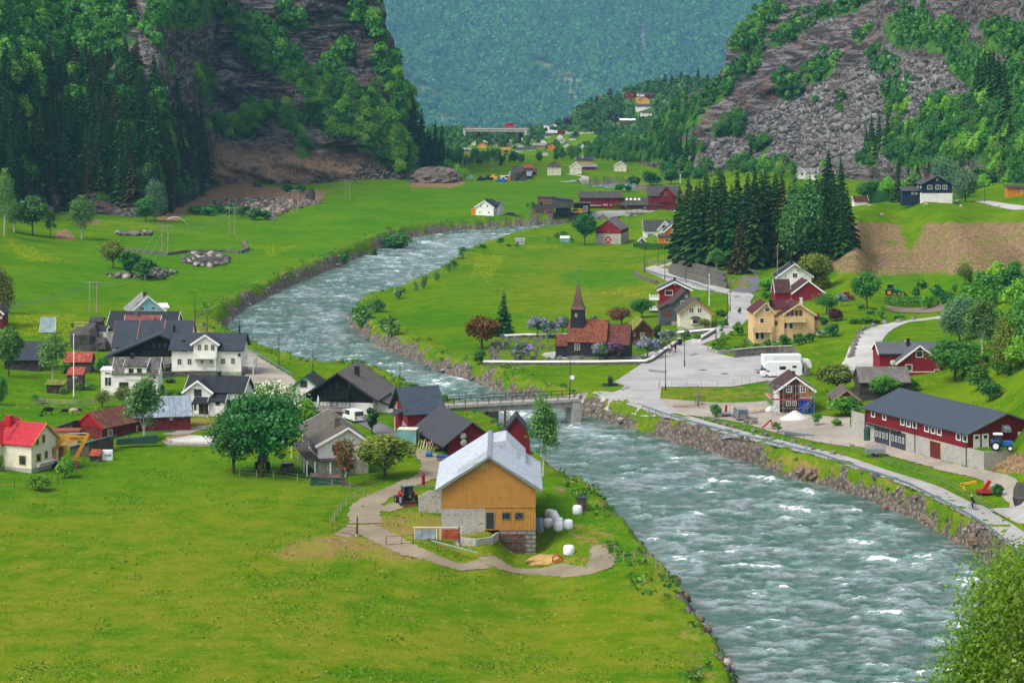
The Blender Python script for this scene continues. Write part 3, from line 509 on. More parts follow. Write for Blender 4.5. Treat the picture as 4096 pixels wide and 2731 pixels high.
def crown_np(rng,h,rx,ry,z0,n,leaf,lobes=24,droop=0.0,gap=.0,flat=1.0,bloom=0,shell=.35):
 cz=(z0+h)/2;hz=(h-z0)/2
 L=rdir(lobes,rng)*(rng.random(lobes)**.4)[:,None];L[:,2]*=flat
 k=1-.25*rng.random(lobes);P=L*np.array([rx,ry,hz])*.74*k[:,None]+np.array([0,0,cz])
 tap=1-.35*np.clip((P[:,2]-cz)/hz,-1,1)*.6;P[:,:2]*=tap[:,None]
 R=(.26+.24*rng.random(lobes))*min(rx,hz)*1.15
 w=R**2;w/=w.sum();ids=rng.choice(lobes,n,p=w);d=rdir(n,rng);d[:,2]=np.abs(d[:,2])*np.where(rng.random(n)<.75,1,-1)
 r=(shell+(1-shell)*rng.random(n))**.6;off=d*(R[ids]*r)[:,None];off[:,2]*=.75;off+=rng.normal(size=off.shape)*.13*R[ids][:,None]
 C=P[ids]+off;C[:,2]-=droop*(np.hypot(C[:,0]/rx,C[:,1]/ry)**2)*hz
 nrm=d*.8+rdir(n,rng)*.9+np.array([0,0,.5]);nrm/=np.linalg.norm(nrm,axis=1)[:,None]
 a=np.cross(nrm,rdir(n,rng));a/=np.linalg.norm(a,axis=1)[:,None]+1e-9;b=np.cross(nrm,a);s=leaf*(.6+.8*rng.random(n))[:,None]
 tone=np.clip(.25+.35*rng.random(lobes)[ids]+.4*rng.random(n)*1.0,0,1)
 Q=cards(C,a*s*.5,b*s*.36);Q[:,0]+=(a*s*.12);Q[:,2]-=(b*s*.15)
 bl=(rng.random(n)<bloom*(rng.random(lobes)*1.4)[ids]).astype(float)*(d[:,2]>-.2)
 return Q.reshape(-1,3),tone,bl,P
def spruce_np(rng,h,R,layers,per,seg=2,z0=.06,lean=1.0):
 V=[];T_=[]
 for k in range(layers):
  t=(k+rng.random()*.4)/layers;z=h*(z0+(1-z0)*t);r=R*(1-t)**lean*(.78+.4*rng.random())+.12
  m=max(4,int(per*(1-t*.6)));ph=rng.random()*6.28;tn=rng.random()*.5
  for j in range(m):
   if rng.random()<.08:continue
   z=h*(z0+(1-z0)*t)+rng.normal()*h/layers*.45;a=ph+6.2832*j/m+rng.normal()*.25;L=r*(.5+.65*rng.random());dx,dy=math.cos(a),math.sin(a);w=L*.22+.16
   up=.22*L*(1-t)
   for s in range(seg):
    u0,u1=s/seg,(s+1)/seg;z_=lambda u:z+up*.3*(1-u)-.42*L*u*u-.0+.1*L*max(0,u-.7);w0,w1=w*(1-.5*u0),w*(1-.5*u1)*(.35 if s==seg-1 else 1)
    tw=rng.normal()*.15*L
    V.append([(dx*L*u0-dy*w0,dy*L*u0+dx*w0,z_(u0)-.12*w0),(dx*L*u0+dy*w0,dy*L*u0-dx*w0,z_(u0)-.12*w0+tw*.2),(dx*L*u1+dy*w1,dy*L*u1-dx*w1,z_(u1)+tw*.2),(dx*L*u1-dy*w1,dy*L*u1+dx*w1,z_(u1)-.2*w1)])
    T_.append(np.clip(.15+.3*u1+tn*.5+.3*rng.random(),0,1))
    V.append([(dx*L*u0,dy*L*u0,z_(u0)),(dx*L*u1,dy*L*u1,z_(u1)),(dx*L*u1,dy*L*u1,z_(u1)-w*.75),(dx*L*u0,dy*L*u0,z_(u0)-w*.9)]);T_.append(.05+.25*rng.random())
 return np.array(V).reshape(-1,3),np.array(T_)
def trunk_mb(rng,h,r,limbs,P=None,lean=0):
 m=MB();pts=[(rng.normal()*r*.8*k/5,rng.normal()*r*.8*k/5,h*k/5-(.4 if k==0 else 0))for k in range(6)]
 for k in range(5):m.tube(pts[k],pts[k+1],r*(1-k*.16),r*(1-(k+1)*.16),7,cap=k==0)
 if P is not None:
  for p in P[:limbs]:
   k=min(4,1+int(rng.random()*4));b=pts[k];q=(p[0]*.85,p[1]*.85,p[2]);mid=((b[0]+q[0])/2,(b[1]+q[1])/2,(b[2]*.6+q[2]*.4));m.tube(b,mid,r*.42,r*.3,5,cap=False);m.tube(mid,q,r*.3,r*.08,5,cap=False)
 return m
def leaf_mesh(name,V,tone,mat,bloom=None):
 Q=np.arange(len(V)).reshape(-1,4);at_=dict(tone=tone)
 if bloom is not None:at_['bloom']=bloom
 return np_mesh(name,V,Q,mat,at_,link=False)
PROTO={}
def proto(key,kind='broad',h=8,rx=3,ry=None,z0=2,n=1400,leaf=.4,mat='leaf_mid',bark='bark',trunk=.18,seed=0,layers=20,per=12,**k):
 rng=np.random.default_rng(seed+100)
 if kind=='spruce':
  V,t=spruce_np(rng,h,rx,layers,per,**k);cm=leaf_mesh('crown',V,t,mat);tm=MB();tm.tube((0,0,-.5),(0,0,h*.55),trunk,trunk*.5,6);tm.tube((0,0,h*.55),(0,0,h*.98),trunk*.5,.02,5)
 else:
  V,t,b,P=crown_np(rng,h,rx,ry or rx,z0,n,leaf,**k);cm=leaf_mesh('crown',V,t,mat,b);tm=trunk_mb(rng,z0+(h-z0)*.7,trunk,9,P)
 o=tm.build('trunk',bark);tmm=o.data;bpy.data.objects.remove(o);PROTO[key]=(cm,tmm,h*(.97 if kind=='spruce' else .93),rx*(.95 if kind=='spruce' else .78))
def merged(key,mats):
 cm,tm,h,r=PROTO[key];a=bpy.data.objects.new('t',cm.copy());b=bpy.data.objects.new('u',tm);import bmesh
 bm=bmesh.new();bm.from_mesh(a.data);f0=len(bm.faces);me2=tm.copy();n0=len(a.data.materials);bm.from_mesh(me2);bm.faces.ensure_lookup_table()
 for f in bm.faces[f0:]:f.material_index=1
 me=a.data;bm.to_mesh(me);bm.free();me.materials.append(MATS[mats]);bpy.data.objects.remove(a);bpy.data.objects.remove(b);PROTO[key+'_1']=(me,None,h,r)
def tree(key,p,h,name,label,cat,group=None,w=1.0,rz=None,single=False,mat=None,part='crown',stem='trunk'):
 cm,tm,ph,pr=PROTO[key+('_1' if single else '')];s=h/ph;rz=random.random()*6.28 if rz is None else rz
 if single:
  o=bpy.data.objects.new(name,cm);COL.objects.link(o);o.location=p;o.scale=(s*w,s*w,s);o.rotation_euler=(0,0,rz);return props(o,label,cat,group)
 e=empty(name,p,label,cat,group,rz);e.scale=(s*w,s*w,s)
 if mat:cm=cm.copy();cm.materials.clear();cm.materials.append(MATS[mat])
 for nm,me in((part,cm),(stem,tm)):
  o=bpy.data.objects.new(nm,me);COL.objects.link(o);o.parent=e
 return e
for i in range(4):
 proto(f'spruce{i}','spruce',h=22,rx=[3.3,3.8,2.9,3.5][i],layers=[40,36,42,36][i],per=15,mat=['needle','needle','needle','needle_brown'][i],bark='bark_spruce',trunk=.3,seed=i,lean=[.85,1,.8,.9][i])
proto('spruce_high','spruce',h=22,rx=2.6,layers=22,per=12,mat='needle_brown',bark='bark_spruce',trunk=.28,seed=9,z0=.45)
for i,(mt,hh,r,z)in enumerate([('leaf_mid',9,3.4,1.0),('leaf_bright',8,3.2,.6),('leaf_deep',9,3.6,.8),('leaf_birch',9,2.7,1.4),('leaf_fresh',7,3.6,.2),('leaf_mid',10,3.2,2)]):
 proto(f'broad{i}',h=hh,rx=r,z0=z,n=2800,leaf=.5,lobes=40,shell=.15,mat=mt,bark='bark_birch' if i==3 else 'bark',trunk=.16,seed=20+i,droop=.1)
for k in('spruce0','spruce1','spruce2','spruce3','spruce_high'):merged(k,'bark_spruce')
for k in('broad0','broad1','broad2','broad3','broad4','broad5'):merged(k,'bark')
for i,(mt)in enumerate(['leaf_fresh','leaf_deep','leaf_birch','leaf_mid']):
 proto(f'bush{i}',h=1.6,rx=1.1,z0=0,n=900,leaf=.2,lobes=14,mat=mt,trunk=.05,seed=40+i)
proto('sapling',h=3,rx=1.1,z0=.2,n=500,leaf=.22,lobes=12,mat='leaf_mid',trunk=.05,seed=50,shell=.1);merged('sapling','bark')
for i in range(4):merged(f'bush{i}','bark')
proto('lilac',h=3.6,rx=1.9,z0=.7,n=2600,leaf=.22,lobes=24,mat='leaf_lilac',trunk=.07,seed=61,bloom=.85)
proto('dark_lilac',h=3.2,rx=1.5,z0=.3,n=1800,leaf=.22,lobes=20,mat='leaf_dark_lilac',trunk=.06,seed=62,bloom=.4)
proto('big_maple',h=12,rx=5.2,z0=1.8,n=11000,leaf=.38,lobes=60,mat='leaf_deep',trunk=.28,seed=70)
proto('white_bloom',h=9,rx=3.6,z0=1.2,n=5000,leaf=.3,lobes=34,mat='leaf_white_bloom',trunk=.2,seed=71,bloom=.65)
proto('round_tree',h=7,rx=3.2,z0=1.4,n=5200,leaf=.3,lobes=36,mat='leaf_mid',trunk=.16,seed=72)
proto('birch',h=14,rx=2.7,z0=1.6,n=6500,leaf=.26,lobes=70,mat='leaf_birch',bark='bark_birch',trunk=.17,seed=73,droop=.16,shell=.0)
proto('near_birch',h=17,rx=5.0,z0=2,n=44000,leaf=.15,lobes=170,mat='leaf_birch_near' if leaf_mat('leaf_birch_near','234906','4b7a0c','8fae28',trans=.45)else '',bark='bark_birch',trunk=.2,seed=74,droop=.2,shell=0)
proto('yew',h=6,rx=3,z0=.8,n=4500,leaf=.3,lobes=30,mat='leaf_copper',trunk=.2,seed=75)
proto('thuja',h=5,rx=.75,z0=0,n=2600,leaf=.2,lobes=26,mat='needle',trunk=.1,seed=76,shell=.7)
proto('red_hawthorn',h=5.5,rx=2.4,z0=.7,n=3200,leaf=.24,lobes=26,mat='leaf_red_bloom',trunk=.12,seed=77,bloom=.3)
proto('airy',h=5,rx=2.4,z0=.6,n=1500,leaf=.22,lobes=30,mat='leaf_olive',trunk=.1,seed=78,shell=0)
proto('willow',h=16,rx=6,z0=.5,n=9000,leaf=.45,lobes=60,mat='leaf_willow',trunk=.3,seed=79,droop=.2)
proto('white_bush',h=1.8,rx=1.3,z0=0,n=1100,leaf=.18,lobes=14,mat='leaf_white_bloom',trunk=.05,seed=80,bloom=.5)
proto('pink_bush',h=1.2,rx=.9,z0=0,n=800,leaf=.16,lobes=10,mat='leaf_pink_bloom',trunk=.04,seed=81,bloom=.9)
proto('magenta_bed',h=.4,rx=.9,z0=0,n=700,leaf=.14,lobes=12,mat='leaf_magenta',trunk=.02,seed=82,bloom=1)
proto('red_bush',h=2.6,rx=1.4,z0=0,n=1400,leaf=.22,lobes=16,mat='leaf_purple',trunk=.06,seed=83)
def on_mountain(px,py,Dfn):d=float(Dfn(np.array([px],float),np.array([py],float))[0]);return at_depth(px,py,d),d
SPR_ZONE=[(-40,880),(-40,380),(60,330),(240,260),(330,300),(430,250),(560,290),(640,380),(730,420),(820,560),(850,640),(820,740),(720,840),(600,860),(440,850),(200,850),(60,885)]
def forest():
 R=random.Random(5);n_=0
 pts=[]
 for k in range(9000):
  x,y=R.uniform(-60,860),R.uniform(230,880)
  if not in_poly(np.array([x]),np.array([y]),SPR_ZONE)[0]:continue
  if all((x-a)**2/900+(y-b)**2/640>1 for a,b in pts):pts.append((x,y))
  if len(pts)>=250:break
 for x,y in pts:
  p,d=on_mountain(x,y,DL);p=p-Vector((0,4,1.0));h=R.uniform(11,23)*(.75+.25*ss(200,800,y))
  tree('spruce_high' if(x>640 and y>760 and R.random()<.7)else f'spruce{R.choice([0, 0, 1, 2, 2, 3])}',p,h,'spruce_tree','dark spruce standing in the dense spruce stand at the foot of the forested slope','spruce','spruces of the dense stand below the cliff',w=R.uniform(1.15,1.65),single=True)
 for x in(1655,1690,1715,1745,1770,1795,1660,1725):
  y=np.interp(x,[1650,1720,1800],[520,640,735])+R.uniform(-20,40)
  p,d=on_mountain(min(x,1800),y,DL);tree(f'spruce{R.choice([0, 2])}',p-Vector((0,12,1)),R.uniform(16,24),'spruce_tree','dark spruce in the row where the cliff drops to the valley','spruce','spruces on the far edge of the cliff',single=True)
 cells=[]
 for k in range(16000):
  x,y=R.uniform(-80,1800),R.uniform(-120,740)
  if x>np.interp(y,EDL[:,0],EDL[:,1]):continue
  v=float(E(VEGL,np.array(x),np.array(y)));nz=float(fbm(np.array(x/60.),np.array(y/60.),np.array(3.),3))
  sp=in_poly(np.array([x]),np.array([y]),SPR_ZONE)[0]
  if sp and R.random()>.06:continue
  if v+nz*.35<.47+.4*(E(BARE,np.array(x),np.array(y))>.5):continue
  if all((x-a)**2/400+(y-b)**2/320>1 for a,b in cells[-700:]):cells.append((x,y))
  if len(cells)>=800:break
 cells.sort(key=lambda c:-c[1]);STUFF['l']+=[(x,y)for x,y in cells[300:]]
 for x,y in cells[:300]:
  p,d=on_mountain(x,y,DL);hx=.55+.45*float(ss(1000,200,np.array(x)));h=R.uniform(5.5,9.5)*(.75+.35*hx)
  tree(f'broad{R.choice([0, 1, 2, 3, 4, 5] if x < 1150 else [0, 0, 1, 1, 4, 2])}',p-Vector((0,5,1.5)),h,'cliff_tree','small green broadleaf tree growing on the steep wall of the dark cliff','tree','broadleaf trees on the cliff',w=R.uniform(.85,1.2),single=True)
 cells=[]
 for k in range(20000):
  x,y=R.uniform(2440,4220),R.uniform(-100,745)
  if x<np.interp(y,EDR[:,0],EDR[:,1]):continue
  v=float(E(VEGR,np.array(x),np.array(y)));nz=float(fbm(np.array(x/60.),np.array(y/60.),np.array(9.),3))
  if v+nz*.3<.45:continue
  if all((x-a)**2/480+(y-b)**2/380>1 for a,b in cells[-800:]):cells.append((x,y))
  if len(cells)>=640:break
 cells.sort(key=lambda c:-c[1]);STUFF['r']+=[(x,y)for x,y in cells[300:]]
 for x,y in cells[:300]:
  p,d=on_mountain(x,y,DR);h=R.uniform(5.5,9.5)*(1.0 if x>3500 else .8)
  tree(f'broad{R.choice([0, 2, 2, 0, 3, 1 if x > 3500 else 2])}',p-Vector((0,3,1.2)),h,'hillside_tree','green broadleaf tree on the slope around the grey boulder scree','tree','broadleaf trees on the scree side',w=R.uniform(.85,1.25),single=True)
 for x,y,h in[(3000,700,17),(2660,668,15),(2690,672,17),(2720,670,16),(2745,672,17),(2770,668,14),(2680,660,15),(2705,655,15),(3480,600,17),(3510,610,18),(3545,612,17),(3460,620,14),(3630,570,11),(3930,400,20),(3965,420,22),(3900,430,16),(4010,440,18),(3950,380,18),(3985,600,14),(4015,540,20),(3985,420,20),(3905,415,20),(4030,620,16),(3590,690,10)]:
  p,d=on_mountain(x,y,DR);tree(f'spruce{R.choice([0, 2, 1])}',p-Vector((0,4,.8)),h,'spruce_tree','lone dark spruce among paler trees below the grey scree slope','spruce','spruces below the scree',single=True)
def stuff_trees(name,pts,Dfn,h,leaf,mats,n=34,back=4,label=None):
 rng=np.random.default_rng(5);VV=[];TT=[];MI=[];xs,ys_=np.array(pts,float).T;DD=Dfn(xs,ys_);NZ=fbm(xs/70,ys_/45,0*xs+2,3)
 for i,(x,y)in enumerate(pts):
  p=at_depth(x,y,float(DD[i]));hh=h*(.6+.8*rng.random());r=hh*(.34+.12*rng.random());con=rng.random()<.07
  d=rdir(n,rng);d[:,2]=np.abs(d[:,2])*1.2-.35;q=.75+.25*rng.random(n)
  C=d*q[:,None]*np.array([r,r,hh*.5])+np.array([0,0,hh*.5])
  if con:C[:,:2]*=(.75*(1.15-C[:,2]/hh))[:,None];C[:,2]*=1.35
  nr=d+.6*rdir(n,rng);a=np.cross(nr,rdir(n,rng));a/=np.linalg.norm(a,axis=1)[:,None];b=np.cross(nr,a);b/=np.linalg.norm(b,axis=1)[:,None]
  s=leaf*(.7+.6*rng.random(n))[:,None];Q=cards(C,a*s*.5,b*s*.4)+np.array([p[0],p[1]-back,p[2]-.5]);VV.append(Q.reshape(-1,3));tt=float(np.clip(.45*rng.random()+.28+.3*NZ[i],0,1));TT.append(np.clip(tt*.6+.4*rng.random(n),0,1));MI.append(np.full(n,1 if con else(0 if tt<.7 else min(2,len(mats)-1))))
 V=np.concatenate(VV);o=np_mesh(name,V,np.arange(len(V)).reshape(-1,4),mats,dict(tone=np.concatenate(TT)),mi=np.concatenate(MI));props(o,kind='stuff');return o
STUFF=dict(l=[],r=[])
def far_forest():
 R=random.Random(8);pts=[]
 for k in range(19000):
  x,y=R.uniform(1280,3300),530-640*R.random()
  if float(E(CLEAR,np.array(x),np.array(y)))+R.random()*.7>.85 or float(E(SCREE,np.array(x),np.array(y)))>.35:continue
  if x>np.interp(y,EDR[:,0],EDR[:,1])+240 or x<np.interp(y,EDL[:,0],EDL[:,1])-240:continue
  pts.append((x,y))
 stuff_trees('forest',pts,DFD,19,6.0,['leaf_far','needle_blue','leaf_mid'],n=26,back=40)
 q=[]
 for k in range(2600):
  x,y=R.uniform(2180,2960),R.uniform(336,530)
  if x<np.interp(y,EDM[:,0],EDM[:,1])+8:continue
  if any(S('l',h[1],0)[0]-16<x<S('l',h[3],0)[0]+16 and-8<y-S('l',0,h[2])[1]<42 for h in HILL2+HILL):continue
  q.append((x,y))
 stuff_trees('foliage',q,DM,7.5,1.5,['leaf_deep','needle','leaf_mid'],n=60,back=6)
def drape(name,pts,mat,lift=.05,step=1.5,kind='structure',zoff=None):
 P=np.array(pts);x0,y0=P.min(0);x1,y1=P.max(0);ins=[]
 B=[]
 for a,b in zip(P,np.roll(P,-1,0)):
  m=max(1,int(np.linalg.norm(b-a)/step));B+=[a+(b-a)*i/m for i in range(m)]
 gx,gy=np.meshgrid(np.arange(x0,x1,step),np.arange(y0,y1,step));gx,gy=gx.ravel(),gy.ravel();s=sd_poly(gx,gy,P)<-step*.6
 V=[Vector(b)for b in B]+[Vector(q)for q in zip(gx[s],gy[s])];nb=len(B)
 vo,eo,fo,*_=delaunay_2d_cdt(V,[(i,(i+1)%nb)for i in range(nb)],[list(range(nb))],1,1e-5)
 A=np.array([tuple(v)for v in vo]);z=T(A[:,0],A[:,1])+lift if zoff is None else np.full(len(A),zoff)
 m=MB();m.v=[(a[0],a[1],float(b))for a,b in zip(A,z)];m.f=[]
 for f in fo:
  p=[A[i]for i in f];ar=sum(p[i][0]*p[(i+1)%len(p)][1]-p[(i+1)%len(p)][0]*p[i][1]for i in range(len(p)));m.f.append(tuple(f)if ar>0 else tuple(f[::-1]))
 m.mi=[0]*len(m.f);o=m.build(name,mat,smooth=True);return props(o,kind=kind)
def smooth_pts(P,n=6):
 P=[np.array(p,float)for p in P];out=[]
 for i in range(len(P)-1):
  p0,p1,p2,p3=P[max(i-1,0)],P[i],P[i+1],P[min(i+2,len(P)-1)]
  for k in range(n):
   t=k/n;out.append(.5*(2*p1+(p2-p0)*t+(2*p0-5*p1+4*p2-p3)*t*t+(3*p1-p0-3*p2+p3)*t**3))
 return out+[P[-1]]
ROADS=[]
def strip(name,pts,mat,lift=.06,cross=5,kind='structure'):
 jag=.55 if mat in('dirt_track','gravel')else .12
 ROADS.append(pts);Q=smooth_pts(pts,16);m=MB();n=len(Q);zs=[]
 for i,q in enumerate(Q):
  a,b=Q[max(i-1,0)],Q[min(i+1,n-1)];d=(b-a)[:2];d/=np.linalg.norm(d)+1e-9;nr=np.array([-d[1],d[0]])
  for k in range(cross):
   u=(k/(cross-1)-.5)*(q[2]+(jag*random.uniform(-1,1)if k in(0,cross-1)else 0));m.v.append((q[0]+nr[0]*u,q[1]+nr[1]*u,0))
 A=np.array(m.v);z=T(A[:,0],A[:,1]).reshape(n,cross);z=np.maximum(z,z.mean(1,keepdims=True))*.0+z
 z=z.ravel()+lift;m.v=[(a[0],a[1],float(b))for a,b in zip(A,z)]
 m.f=[tuple(int(v)for v in f[::-1])for f in grid_faces(n,cross)];m.mi=[0]*len(m.f);return props(m.build(name,mat,smooth=True),kind=kind)
def XY(c,*pts):return[tuple(at(c,x,y))[:2]for x,y in pts]
def XYW(c,*pts):return[tuple(at(c,x,y))[:2]+(w,)for x,y,w in pts]
def patch_mat(key,a,b,c3,sc=.5,crack=False):
 n=N(key);p=n.n('ShaderNodeTexCoord').outputs['Object'];m1=n.noise(p,.12,5,.65);m2=n.noise(p,sc*3,5,.7);m3=n.noise(n.mapv(p,(1,.3,1)),6,3,.7)
 c=n.mix(n.step(m1,.35,.65),srgb(a),srgb(b));c=n.mix(n.math('MULTIPLY',n.step(m2,.5,.75),.6),c,srgb(c3));c=n.mix(n.math('MULTIPLY',n.step(m3,.5,.8),.35),c,tuple(x*.6 for x in srgb(a)))
 MATS[key]=n.out(c,.95,n.bump(m2,.4,.05),spec=.12)
patch_mat('asphalt','94928f','a8a5a1','82807c');patch_mat('gravel','8c857a','a69c8f','6e6a58');patch_mat('gravel_pale','9a9894','b5b2ac','84827c');patch_mat('dirt_track','7c7160','92866f','6a6640');patch_mat('tilled','6b5e55','7d6f66','57493e');patch_mat('dark_asphalt','5e5d62','75747a','505055');patch_mat('moss_lawn','4c7a14','5e8a1c','3c6a10')
CONC=M('concrete','8f8a82',.9,'brick',1.2,var=.15,wear='7a766c');M('concrete_plain','a8a49a',.9,'rough',var=.15,wear='8d897f');M('white_trim','e8e6e0',.6,var=.06);M('dark_trim','2a2c2e',.6,var=.1)
def win(root,plane,u0,u1,z0,z1,frame='white_trim',bars=(1,0),t=.09,pane='glass',name='window'):
 O,U,Nn=plane;m=MB();m.m=Matrix(((U.x,-Nn.x,0,O.x),(U.y,-Nn.y,0,O.y),(U.z,-Nn.z,1,O.z),(0,0,0,1)))
 w=u1-u0;f=t;d0,d1=-.07,.03
 m.box(u0-f,u1+f,d0,d1,z0-f,z0);m.box(u0-f,u1+f,d0,d1,z1,z1+f);m.box(u0-f,u0,d0,d1,z0,z1);m.box(u1,u1+f,d0,d1,z0,z1)
 for k in range(1,bars[0]+1):x=u0+w*k/(bars[0]+1);m.box(x-.03,x+.03,-.05,d1,z0,z1)
 for k in range(1,bars[1]+1):z=z0+(z1-z0)*k/(bars[1]+1);m.box(u0,u1,-.048,d1,z-.025,z+.025)
 fr=m.build(name,frame,root);g=MB();g.m=m.m;g.box(u0,u1,-.02,.02,z0,z1);g.build('pane',pane,fr);return fr
def door(root,plane,u0,u1,z0,z1,mat='white_trim',frame='white_trim',handle=True,name='door'):
 O,U,Nn=plane;m=MB();m.m=Matrix(((U.x,-Nn.x,0,O.x),(U.y,-Nn.y,0,O.y),(U.z,-Nn.z,1,O.z),(0,0,0,1)))
 m.box(u0,u1,-.04,.03,z0,z1,0);m.box(u0-.08,u0,-.07,.03,z0,z1+.08,1);m.box(u1,u1+.08,-.07,.03,z0,z1+.08,1);m.box(u0,u1,-.07,.03,z1,z1+.08,1)
 d=m.build(name,[mat,frame],root)
 if handle:h=MB();h.m=m.m;h.tube((u1-.12,-.08,(z0+z1)/2),(u1-.12,-.03,(z0+z1)/2),.03);h.build('handle','dark_trim',d)
 return d
class Vol:
 def __init__(s,root,ox,oy,w,d,z0,H,R,ridge,wall,roof,oh=.45,og=.35,trim='white_trim',found=None,fh=.5,th=.16,wname='wall',rname='roof',apex=.5,deep=1.0,base_mat=None,base_h=0,trimw=.16):
  s.__dict__.update(root=root,ox=ox,oy=oy,w=w,d=d,z0=z0,H=H,R=R,ridge=ridge);top=z0+H;a=apex
  m=MB();zb=z0-deep
  if ridge=='y':
   m.prism([(ox,zb),(ox+w,zb),(ox+w,top),(ox+w*a,top+R),(ox,top)],oy,oy+d,'y')
  elif ridge=='x':
   m.prism([(oy,zb),(oy+d,zb),(oy+d,top),(oy+d*a,top+R),(oy,top)],ox,ox+w,'x')
  elif ridge=='flat':m.box(ox,ox+w,oy,oy+d,zb,top)
  elif ridge=='shed':m.prism([(oy,zb),(oy+d,zb),(oy+d,top+R),(oy,top)],ox,ox+w,'x')
  elif ridge=='shedx':m.prism([(ox,zb),(ox+w,zb),(ox+w,top+R),(ox,top)],oy,oy+d,'y')
  elif ridge=='hip':m.box(ox,ox+w,oy,oy+d,zb,top)
  s.wall=m.build(wname,wall,root)
  if found:q=MB();q.box(ox-.03,ox+w+.03,oy-.03,oy+d+.03,zb-.5,z0+fh);q.build('foundation',found,root)
  if base_mat:q=MB();q.box(ox-.04,ox+w+.04,oy-.04,oy+d+.04,zb,z0+base_h);q.build('lower_wall',base_mat,root)
  r=MB();tr=MB();tb=MB()
  def slab(A,B,c0,c1,axis):
   A=Vector((A[0],A[1]));B=Vector((B[0],B[1]));d_=(B-A).normalized();nn=Vector((-d_.y,d_.x));nn=nn if nn.y>0 else-nn
   lo=A-d_*oh;hi=B;o1=nn*.02;o2=nn*(.02+th)
   hi2=B+Vector((0,(.02+th)/max(abs(nn.y),.2)));hi1=B+Vector((0,.02/max(abs(nn.y),.2)))
   P=[tuple(lo+o1),tuple(hi1),tuple(hi2),tuple(lo+o2)];r.prism(P,c0,c1,axis)
   if trim:
    lo_=lo-d_*.03;Pt=[tuple(lo_+nn*(.06+th)),tuple(hi2+Vector((0,.05))),tuple(hi2-Vector((0,trimw+.1))),tuple(lo_+nn*(.02-trimw))]
    tr.prism(Pt,c0-.05,c0+.0,axis);tb.prism(Pt,c1-.0,c1+.05,axis)
  if ridge=='y':slab((ox,top),(ox+w*a,top+R),oy-og,oy+d+og,'y');slab((ox+w,top),(ox+w*a,top+R),oy-og,oy+d+og,'y')
  elif ridge=='x':slab((oy,top),(oy+d*a,top+R),ox-og,ox+w+og,'x');slab((oy+d,top),(oy+d*a,top+R),ox-og,ox+w+og,'x')
  elif ridge=='shed':slab((oy,top),(oy+d+oh,top+R+R/d*oh),ox-og,ox+w+og,'x')
  elif ridge=='shedx':slab((ox,top),(ox+w+oh,top+R+R/w*oh),oy-og,oy+d+og,'y')
  elif ridge=='flat':r.box(ox-oh,ox+w+oh,oy-oh,oy+d+oh,top+.003,top+.2)
  elif ridge=='hip':
   x0,x1,y0,y1=ox-oh,ox+w+oh,oy-oh,oy+d+oh;k=min(w,d)/2;t0=top;t1=top+R
   V=[(x0,y0,t0),(x1,y0,t0),(x1,y1,t0),(x0,y1,t0),(x0+k,y0+k+oh,t1),(x1-k,y1-k-oh,t1)];r.add(V,[(0,1,5,4),(1,2,5),(2,3,4,5),(3,0,4),(3,2,1,0)])
  if r.v:s.roof=r.build(rname,roof,root)
  if tr.v and trim:tr.build('bargeboard',trim,s.roof);tb.build('bargeboard',trim,s.roof)
  s.ghost=top
 def face(s,f):
  z=s.z0
  return{'f':(Vector((s.ox,s.oy,0)),Vector((1,0,0)),Vector((0,-1,0))),'b':(Vector((s.ox+s.w,s.oy+s.d,0)),Vector((-1,0,0)),Vector((0,1,0))),'l':(Vector((s.ox,s.oy+s.d,0)),Vector((0,-1,0)),Vector((-1,0,0))),'r':(Vector((s.ox+s.w,s.oy,0)),Vector((0,1,0)),Vector((1,0,0)))}[f]
 def pxuz(s,f,c,x,y):
  O,U,Nn=s.face(f);M_=s.root['_mw'];R_=M_.to_3x3();Ow=M_@O;Nw=R_@Nn;sx,sy=S(c,x,y)
  D=Vector(((sx-CX)/F,1,-(sy-YH)/F));Cm=Vector((0,0,ZC));t=(Ow-Cm).dot(Nw)/D.dot(Nw);L=M_.inverted()@(Cm+D*t);return(L-O).dot(U),L.z
 def w_(s,f,c,x0,y0,x1,y1,**k):
  a=s.pxuz(f,c,x0,y1);b=s.pxuz(f,c,x1,y0);t=k.get('t',.09);u0,u1=min(a[0],b[0])+t,max(a[0],b[0])-t;z0,z1=min(a[1],b[1])+t,max(a[1],b[1])-t
  if u1-u0<.15:u1=u0+.25
  if z1-z0<.15:z1=z0+.25
  return win(s.root,s.face(f),u0,u1,z0,z1,**k)
 def d_(s,f,c,x0,y0,x1,y1,**k):
  a=s.pxuz(f,c,x0,y1);b=s.pxuz(f,c,x1,y0);return door(s.root,s.face(f),min(a[0],b[0]),max(a[0],b[0]),min(a[1],b[1]),max(a[1],b[1]),**k)
class _D(dict):pass
ROOTS={}
